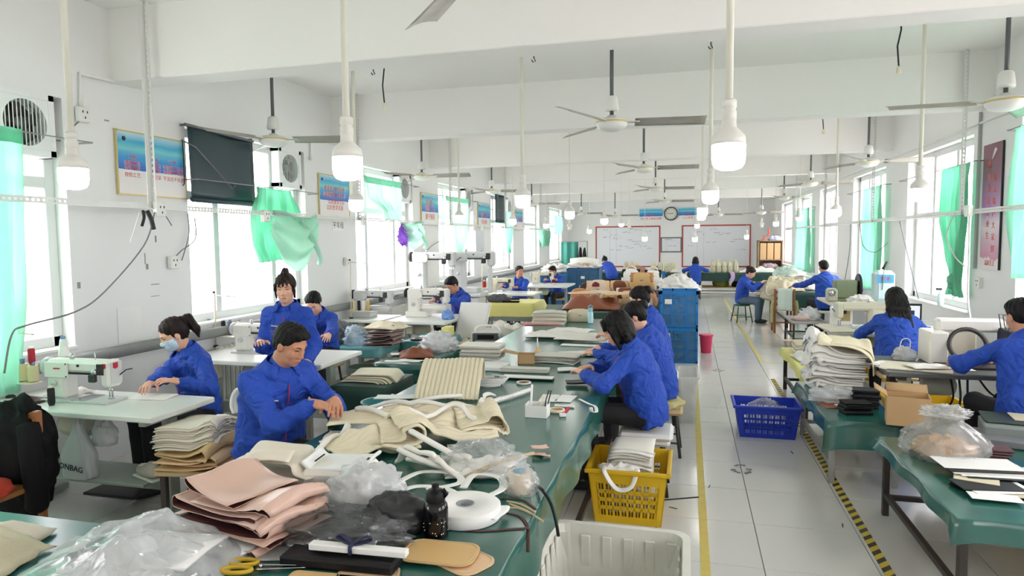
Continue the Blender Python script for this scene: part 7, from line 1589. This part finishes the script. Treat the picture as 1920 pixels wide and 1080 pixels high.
basket('plastic_basket', 'yellow slotted basket under the dark-topped machine table', (2.1, 6.85, 0), .6, .4, .32, byel); basket('plastic_basket', 'second yellow basket with white sheets, behind the scrap bag', (2.32, 4.98, 0), .5, .34, .42, byel); pile_cloth('white_sheet', 'white sheets heaped over the second yellow basket', 'sheet', (2.25, 5.0, .42), .55, .34, .1, paperw, -.1, 18, 3)
for k in range(3): cable([(2.0+.06*k, 5.9, .72), (2.02+.05*k, 5.88, .56), (1.98+.08*k, 5.88, .46)], .008, wire_k, 'black cable hanging under the dark-topped table', group='black cables under the table')
cable([(2.2, 5.9, .70), (2.3, 5.9, .58), (2.45, 5.92, .56), (2.55, 5.95, .70)], .008, wire_k, 'black cable swag under the dark-topped table')
# long-haired woman's table
flat('plywood_board', 'long cream board on the long-haired woman\'s table', 'board', (1.66, 8.35, zt), .3, .6, .012, mat('pale_ply', srgb(226, 218, 196), .6), .1); t = thing('sewing_head_box', 'cream machine control box beside the long-haired woman', 'box', (1.78, 8.72, zt)); MB().box((0, 0, .11), (.22, .18, .22), b=.012).build('housing', enam, t); MB().box((.03, -.092, .12), (.1, .004, .12)).build('panel', mat('tan_panel', srgb(176, 158, 110), .5), t)
for k in range(5): strap('webbing_loop', 'white webbing loop piled beside the long-haired woman', 'webbing', [Vector((2.6+.13*math.cos(s), 8.3+.1*math.sin(s), zt+.012+.022*k)) for s in np.linspace(.2, 5.9, 9)], .03, .012, paperw, 4, 'webbing pile at her elbow')
t = thing('laptop', 'open black laptop behind the long-haired woman', 'laptop', (2.47, 8.66, zt), R(-6)); MB().box((0, -.02, .008), (.34, .24, .016), b=.004).build('keyboard_base', black_pl, t); MB().box((0, .11, .14), (.34, .012, .25), b=.004, T=None).build('lid', black_pl, t); scr = emis('laptop_screen', (.75, .8, .9), 1.0); MB().box((0, .1025, .14), (.30, .002, .2)).build('screen', scr, t); MB().box((.05, .1010, .15), (.09, .002, .07)).build('screen_picture', mat('screen_dark', srgb(60, 70, 96), .4), t)
# water cooler bottle, spray bottle, lamp, bag
wat = glassm('water_blue', (.72, .88, .93), .1); t = thing('water_cooler', 'white water cooler with a large printed bottle by the banner wall\'s second window', 'water cooler', (2.78, 10.9, 0)); MB().box((0, 0, .42), (.3, .3, .84), b=.02).build('cabinet', white_pl, t); MB().box((0, 0, 1.09), (.27, .26, .46), b=.05).build('bottle', mat('pale_water', srgb(190, 214, 216), .2), t); MB().box((0, -.135, 1.2), (.22, .004, .12)).build('label', mat('blue_label', srgb(60, 150, 190), .5), t); lettering('泉水', .07, redlogo, t, (0, -.139, 1.2), (PI/2, 0, 0), .001)
t = thing('spray_bottle', 'clear spray bottle on the sill beside the tied curtain', 'bottle', (XR-.02, 9.55, ZSR)); MB().lathe([(.035, .0), (.037, .008), (.037, .14), (.014, .18), (.014, .2), (0, .2)], 18).build('bottle_body', mat('pale_aqua', srgb(214, 238, 238), .25), t); MB().box((-.02, 0, .215), (.07, .025, .03), b=.006).build('trigger_head', black_pl, t)
t = thing('desk_lamp', 'small dark strip lamp leaning by the water cooler', 'lamp', at(1655, 505, Y=10.75)); MB().tube([(0, 0, -.3), (.02, 0, 0)], .006, 6).build('arm', grey_metal, t); MB().tube([(0, 0, 0), (.06, 0, .11)], .02, 8).build('lamp_head', dark_metal, t)
lump('carrier_bag', 'white carrier bag on the low grey bench', 'bag', (1.95, 11.9, .456), (.16, .12, .13), milky, .3, 6, .14, top=neck_); lump('wrapped_parcel', 'pinkish wrapped parcel on the low grey bench', 'parcel', (1.8, 11.75, .456), (.14, .08, .05), mat('rosy_wrap', srgb(206, 180, 170), .6), .2, 5, .1); lump('cloth_heap', 'white cloth lumps on the wood-edged table', 'cloth', (2.62, 11.45, zt), (.2, .16, .09), whitecl, .3, 6, .3); lump('teal_bag', 'pale teal bag under the long-haired woman\'s table', 'bag', (1.8, 8.22, 0), (.09, .12, .18), mat('pale_teal_film', srgb(160, 196, 192), .4), .25, 5, .2)
t = container('plastic_tub', 'yellow tub under the long-haired woman\'s table', 'tub', (2.07, 8.28, .2), .26, .24, .26, byel, .9); flat('pallet_box', 'white box lifting the yellow tub', 'box', (2.07, 8.28, 0), .26, .24, .2, paperw)

# ================================================================ left-hand tables
# second table and around
zc = .582
for k in range(6): tag(extrude([(0, .0), (.1, .004), (.26, .004), (.36, -.002), (.42, -.04-.004*k)], .34, 0, th=.006, wob=.006, nv=8).build('felt_sheet', mat('cream_felt', srgb(232, 226, 202), .85), None, (-2.96+.01*k, 5.46+rnd.uniform(-.02, .02), zc+.008+.011*k), R(-4+3*k)), 'cream felt panel drooping from the stack on the low dark table', 'panel', 'drooping cream felt stack')
for lb, p, r_, m in (('clear bag of black cloth on the teal table', (-4.0, 7.1, .622), (.14, .16, .17), smoke), ('pale blue plastic bag on the teal table', (-3.75, 7.05, .622), (.13, .15, .14), blueish), ('milky bag of scraps on the small green table', (-2.68, 6.95, .602), (.2, .2, .13), milky)): lump('plastic_bag', lb, 'bag', p, r_, m, .25, 6, .25)
lump('dark_filling', 'black cloth inside the clear bag on the teal table', 'cloth', (-4.0, 7.1, .622), (.085, .1, .11), blackl, .1, 4, .05); lump('white_filling', 'white scraps inside the milky bag on the small green table', 'scraps', (-2.68, 6.95, .602), (.125, .125, .075), whitecl, .1, 4, .1)
for k in range(5): tag(extrude(fold_prof(.36, .02), .3, 0, th=.005, wob=.008, nv=8).build('folded_leather', mat('taupe_leather', srgb(140, 114, 108), .4), None, (-3.62, 7.1+.03*k, .624+.042*k), R(rnd.uniform(-8, 8))), 'taupe folded leather roll on the teal table', 'leather', 'taupe folded leather')
pile_cloth('cream_cover', 'cream cloth thrown over the taupe leather', 'cloth', (-3.42, 7.2, .8), .46, .34, .1, cream, -.2, 16, 3); pile_cloth('leather_heap', 'brown leather offcuts heaped on the small green table', 'leather', (-2.78, 6.55, .602), .36, .4, .12, brownl, .4, 18, 3)
for k, (x, y, a) in enumerate(((-2.86, 6.25, .3), (-2.72, 6.28, -.2), (-2.95, 6.6, .6))): flat('card_piece', 'white card offcut on the small green table', 'card', (x, y, .602+.004*k), .26, .12, .004, paperw, a, 'card offcuts on the small green table', wob=.006)
flat('leather_scrap', 'small dark scrap beside the taupe leather', 'leather', (-3.1, 7.55, .622), .3, .2, .01, darkl, .2, wob=.01); flat('card_piece', 'white card on the second teal table', 'card', (-3.08, 7.7, .633), .3, .2, .004, paperw, .1, wob=.01); flat('yellow_box', 'yellow box at the end of the second teal table', 'box', (-2.92, 7.9, .622), .1, .2, .12, yel)
t = thing('plastic_basin', 'pale green basin on the shelf under the teal table', 'basin', (-3.68, 7.12, .0)); MB().lathe([(.14, .2), (.15, .2), (.19, .34), (.2, .345), (.2, .355), (.185, .35), (.145, .21), (0, .205)], 28).build('bowl', mat('pale_green_plastic', srgb(170, 206, 190), .4), t); MB().box((0, 0, .1), (.28, .28, .2), b=.01).build('stand', card, t)
# narrow green table: grey frame and sheets
zn = .602
pile_cloth('white_sheet', 'thick white sheet folded on the narrow green table', 'sheet', (-2.32, 8.55, zn), .46, .46, .2, offw, .2, 20, 2.5); pile_cloth('white_sheet', 'grey-white panel leaning on the folded sheet', 'sheet', (-2.36, 8.25, zn), .38, .4, .14, greyp, -.1, 16, 2.5)
t = thing('bag_shell', 'grey and black bag frame lying on the narrow green table', 'frame', (-2.36, 7.75, zn), .15); MB().box((0, 0, .1), (.34, .2, .02), b=.008).build('top_panel', greyp, t); MB().box((0, -.1, .06), (.3, .02, .09), b=.006).build('front_panel', mattg, t); MB().box((0, -.112, .06), (.2, .006, .05)).build('opening', blackl, t)
for sx in (-1, 1): MB().box((sx*.17, 0, .05), (.02, .2, .1), b=.006).build('side_panel', greyp, t)
MB().tube(catmull([(-.16, .05, .11), (-.1, .06, .17), (.1, .06, .17), (.16, .05, .11)], 4), .014, 8).build('handle', whitecl, t)
# white panel on a frame before the bending man
t = thing('padded_chair', 'tall white padded panel propped before the bending man', 'panel', (-2.80, 8.62, .0), R(-8)); MB().sheet(lambda u, v: ((v-.5)*(.44-.0*u)+.08*(1-u)-.06, .02*math.sin(v*3)-.06*u, .98-.48*u), 10, 10, .03).build('panel', whitecl, t); MB().box((0, -.05, .44), (.42, .34, .03), b=.008).build('seat_pad', cream, t)
for sx in (-1, 1):
    for sy in (-1, 1): MB().tube([(sx*.17, -.05+sy*.13, .43), (sx*.18, -.05+sy*.15, 0)], .013, 8).build('leg', steel_g, t)
lump('grey_bundle', 'grey cloth bundle beside the white padded panel', 'bundle', (-3.35, 11.75, .692), (.2, .14, .09), mattg, .3, 5, .2); flat('black_pad', 'black pad on the yellow table', 'pad', (-3.1, 11.7, .692), .3, .12, .03, blackl, .1); flat('black_strip', 'short black strip at the far side of the yellow table', 'strip', (-3.2, 12.25, .692), .24, .06, .03, blackl, .1)
flat('grey_board', 'grey board on the small bright green table', 'board', (-2.36, 11.5, .552), .34, .4, .02, greyp, 0)
lump('cloth_blue', 'blue cloth bundle under the bending man\'s machine', 'cloth', (-3.14, 8.5, zt), (.08, .08, .08), mat('pale_blue_stripe', srgb(120, 160, 220), .7, var=.4, scale=30), .3, 5, .2)
# under and beside the first table
t = thing('shopping_bag', 'white plastic shopping bag with black print hanging under the first table', 'bag', (-3.87, 3.46, .286)); wb_ = mat('white_bag_film', srgb(200, 204, 206), .4, var=.04, bump=.3, bscale=9)
def bagtop(p): k = smooth01(p.z/.22); return Vector((p.x*(1-.75*k), p.y*(1-.4*k), p.z))
MB().blob((0, 0, 0), (.13, .06, .27), .12, 5, 9, 36, 28, power=.8, ridge=.08, top=bagtop).build('bag_film', wb_, t); MB().tube([(-.02, 0, .36), (0, 0, .43), (.02, 0, .36)], .01, 6).build('handle', wb_, t); lettering('JONBAG', .055, blackl, t, (-.01, -.068, .085), (PI/2, .12, 0), .002)
lump('white_bundle', 'pale cloth bundle hanging behind the shopping bag', 'bundle', (-3.72, 3.52, .5), (.09, .06, .11), wb_, .2, 5, .15)
s_ = SDF(); s_.ell((0, .0, .045), (.045, .13, .035), .02).ell((0, -.06, .08), (.04, .06, .045), .03); s_.cut((0, 0, -1), -.012); lo, hi = s_.bounds(.01); sm = MB(); sdf_mesh(sm, s_, lo, hi, .008); so = tag(sm.build('sneaker', shoe_w, None, (-3.42, 3.55, .285), R(70)), 'pale sneaker standing on the crossbar of the first table', 'shoe'); MB().box((0, 0, .008), (.085, .25, .016), b=.006).build('sole', white_pl, so)
pp = [(-.015, .02+.018*k, .085-.004*k) for k in range(4)]
for k, (x, y, z_) in enumerate(pp): MB().tube([(x-.01, y, z_), (.0, y, z_+.01), (.025, y, z_)], .004, 6).build('lace', paperw, so)
flat('shoe_shelf', 'board under the first table carrying shoe and bags', 'board', (-3.87, 3.6, .266), 1.05, .34, .02, steel_g, 0)
flat('white_work', 'white panel under the masked woman\'s hands', 'panel', (-3.58, 3.78, .762), .3, .16, .006, paperw, .1, wob=.008); flat('dark_scrap', 'dark scrap by the thread stand', 'scrap', (-4.3, 3.5, .762), .2, .1, .02, darkl, .2, wob=.01); pile_cloth('paper_scraps', 'paper scraps piled by the thread stand', 'scraps', (-4.22, 3.72, .762), .24, .2, .08, offw, .1, 14, 4)
# bundle stool between first table and the man
t = thing('stool', 'low square stool carrying the cream vinyl stack', 'stool', (-2.98, 3.56, 0), .15); MB().box((0, 0, .4), (.46, .36, .03), b=.006).build('seat', ply, t)
for sx in (-1, 1):
    for sy in (-1, 1): MB().box((sx*.19, sy*.14, .2), (.035, .035, .39)).build('leg', steel_k, t)
for k in range(3): tag(extrude(fold_prof(.46, .03), .34, 0, th=.006, wob=.012, nv=10).build('kraft_fold', [kraft, peach, kraft][k], None, (-3.2, 3.52+.02*k, .417+.04*k), R(4-6*k)), 'crumpled tan leather fold under the cream vinyl stack', 'leather', 'tan folds under the vinyl stack')
stack('vinyl_sheet', 'wavy cream vinyl sheet in the stack beside the stitching man', 'sheet', (-3.0, 3.56, .545), .42, .36, 13, .0105, [mat('cream_vinyl', srgb(222, 214, 196), .45), mat('cream_vinyl', srgb(222, 214, 196), .45), mat('cream_vinyl', srgb(222, 214, 196), .45)], .1, .016, .014)
for k in range(4): strap('cord_loop', 'thick white cord loop standing on the cream vinyl stack', 'cord', [Vector((-2.84+.01*k+.05*math.cos(s), 3.72+.02*math.sin(s)+.02*k, .715+.08*math.sin(s)+.07)) for s in np.linspace(-1.2, 4.3, 9)], .024, .02, paperw, 4, 'cord loops on the vinyl stack')
# teal cloth and dark coats hung at the far left corner
t = thing('clothes_rack', 'rack with a teal cloth and dark coats in the far corner', 'rack', (-4.0, 24.0, 0)); MB().tube([(-.5, 0, 0), (-.5, 0, 1.75), (.5, 0, 1.75), (.5, 0, 0)], .02, 8).build('frame', steel_g, t); MB().sheet(lambda u, v: (-.45+.62*v, .03*math.sin(v*14), 1.73-1.1*u), 8, 30, .01).build('teal_cloth', mat('teal_fabric', srgb(70, 150, 136), .8), t)
for x in (.25, .4): MB().blob((x, 0, 1.0), (.07, .14, .55), .15, 4, int(x*40), 20, 20, flat=False).build('dark_coat', blackl, t)
# ================================================================ soft goods settle on what lies under them
from mathutils.bvhtree import BVHTree
SOFT = ('folded_leather', 'quilt_fold', 'striped_quilt', 'white_cut', 'kraft_fold', 'vinyl_sheet', 'felt_sheet', 'cloth_cut', 'leather_cut', 'cream_cuts', 'tote_strap', 'tote_heap', 'cream_cover')
CELL = .014; HM = {}
def settle(o):
    me = o.data if o.data.users == 1 else o.data.copy(); o.data = me; Mw = Matrix.LocRotScale(o.location, o.rotation_euler, o.scale)
    Wv = [Mw @ v.co for v in me.vertices]; tree = BVHTree.FromPolygons(Wv, [tuple(p.vertices) for p in me.polygons])
    xs = [v.x for v in Wv]; ys = [v.y for v in Wv]; z0 = min(v.z for v in Wv)-.1; z1 = max(v.z for v in Wv)+.1
    i0, i1, j0, j1 = int(min(xs)/CELL)-1, int(max(xs)/CELL)+1, int(min(ys)/CELL)-1, int(max(ys)/CELL)+1
    need = np.zeros((i1-i0+1, j1-j0+1)); top = {}
    for i in range(i0, i1+1):
        for j in range(j0, j1+1):
            a = tree.ray_cast(Vector(((i+.5)*CELL, (j+.5)*CELL, z0)), Vector((0, 0, 1)))[0]
            if a is None: continue
            b = tree.ray_cast(Vector(((i+.5)*CELL, (j+.5)*CELL, z1)), Vector((0, 0, -1)))[0]
            top[(i, j)] = b.z; h = HM.get((i, j))
            if h is not None and h+.002 > a.z and h < b.z+.25: need[i-i0, j-j0] = h+.002-a.z
    if need.max() > 0:
        d = need.copy()
        for _ in range(2):
            q = np.pad(d, 1, mode='edge'); d = np.max([q[a:a+d.shape[0], b:b+d.shape[1]] for a in range(3) for b in range(3)], 0)
        s = d.copy()
        for _ in range(3):
            q = np.pad(s, 1, mode='edge'); s = np.mean([q[a:a+d.shape[0], b:b+d.shape[1]] for a in range(3) for b in range(3)], 0)
        d = np.maximum(s, need)
        for v, w in zip(me.vertices, Wv):
            v.co.z += float(d[min(d.shape[0]-1, max(0, int(math.floor(w.x/CELL))-i0)), min(d.shape[1]-1, max(0, int(math.floor(w.y/CELL))-j0))])
        me.update()
    for (i, j), z in top.items():
        z += float(need[i-i0, j-j0]); HM[(i, j)] = max(HM.get((i, j), -9), z)
_tops = [o for o in COL.objects if o.parent is None and o.type == 'MESH']
for _o in _tops:
    if _o.name.split('.')[0] in ('film_block',): settle(_o)
for _k in SOFT:
    for _o in _tops:
        if _o.name.split('.')[0] == _k and max(abs(r) for r in _o.rotation_euler[:2]) < 1e-4: settle(_o)
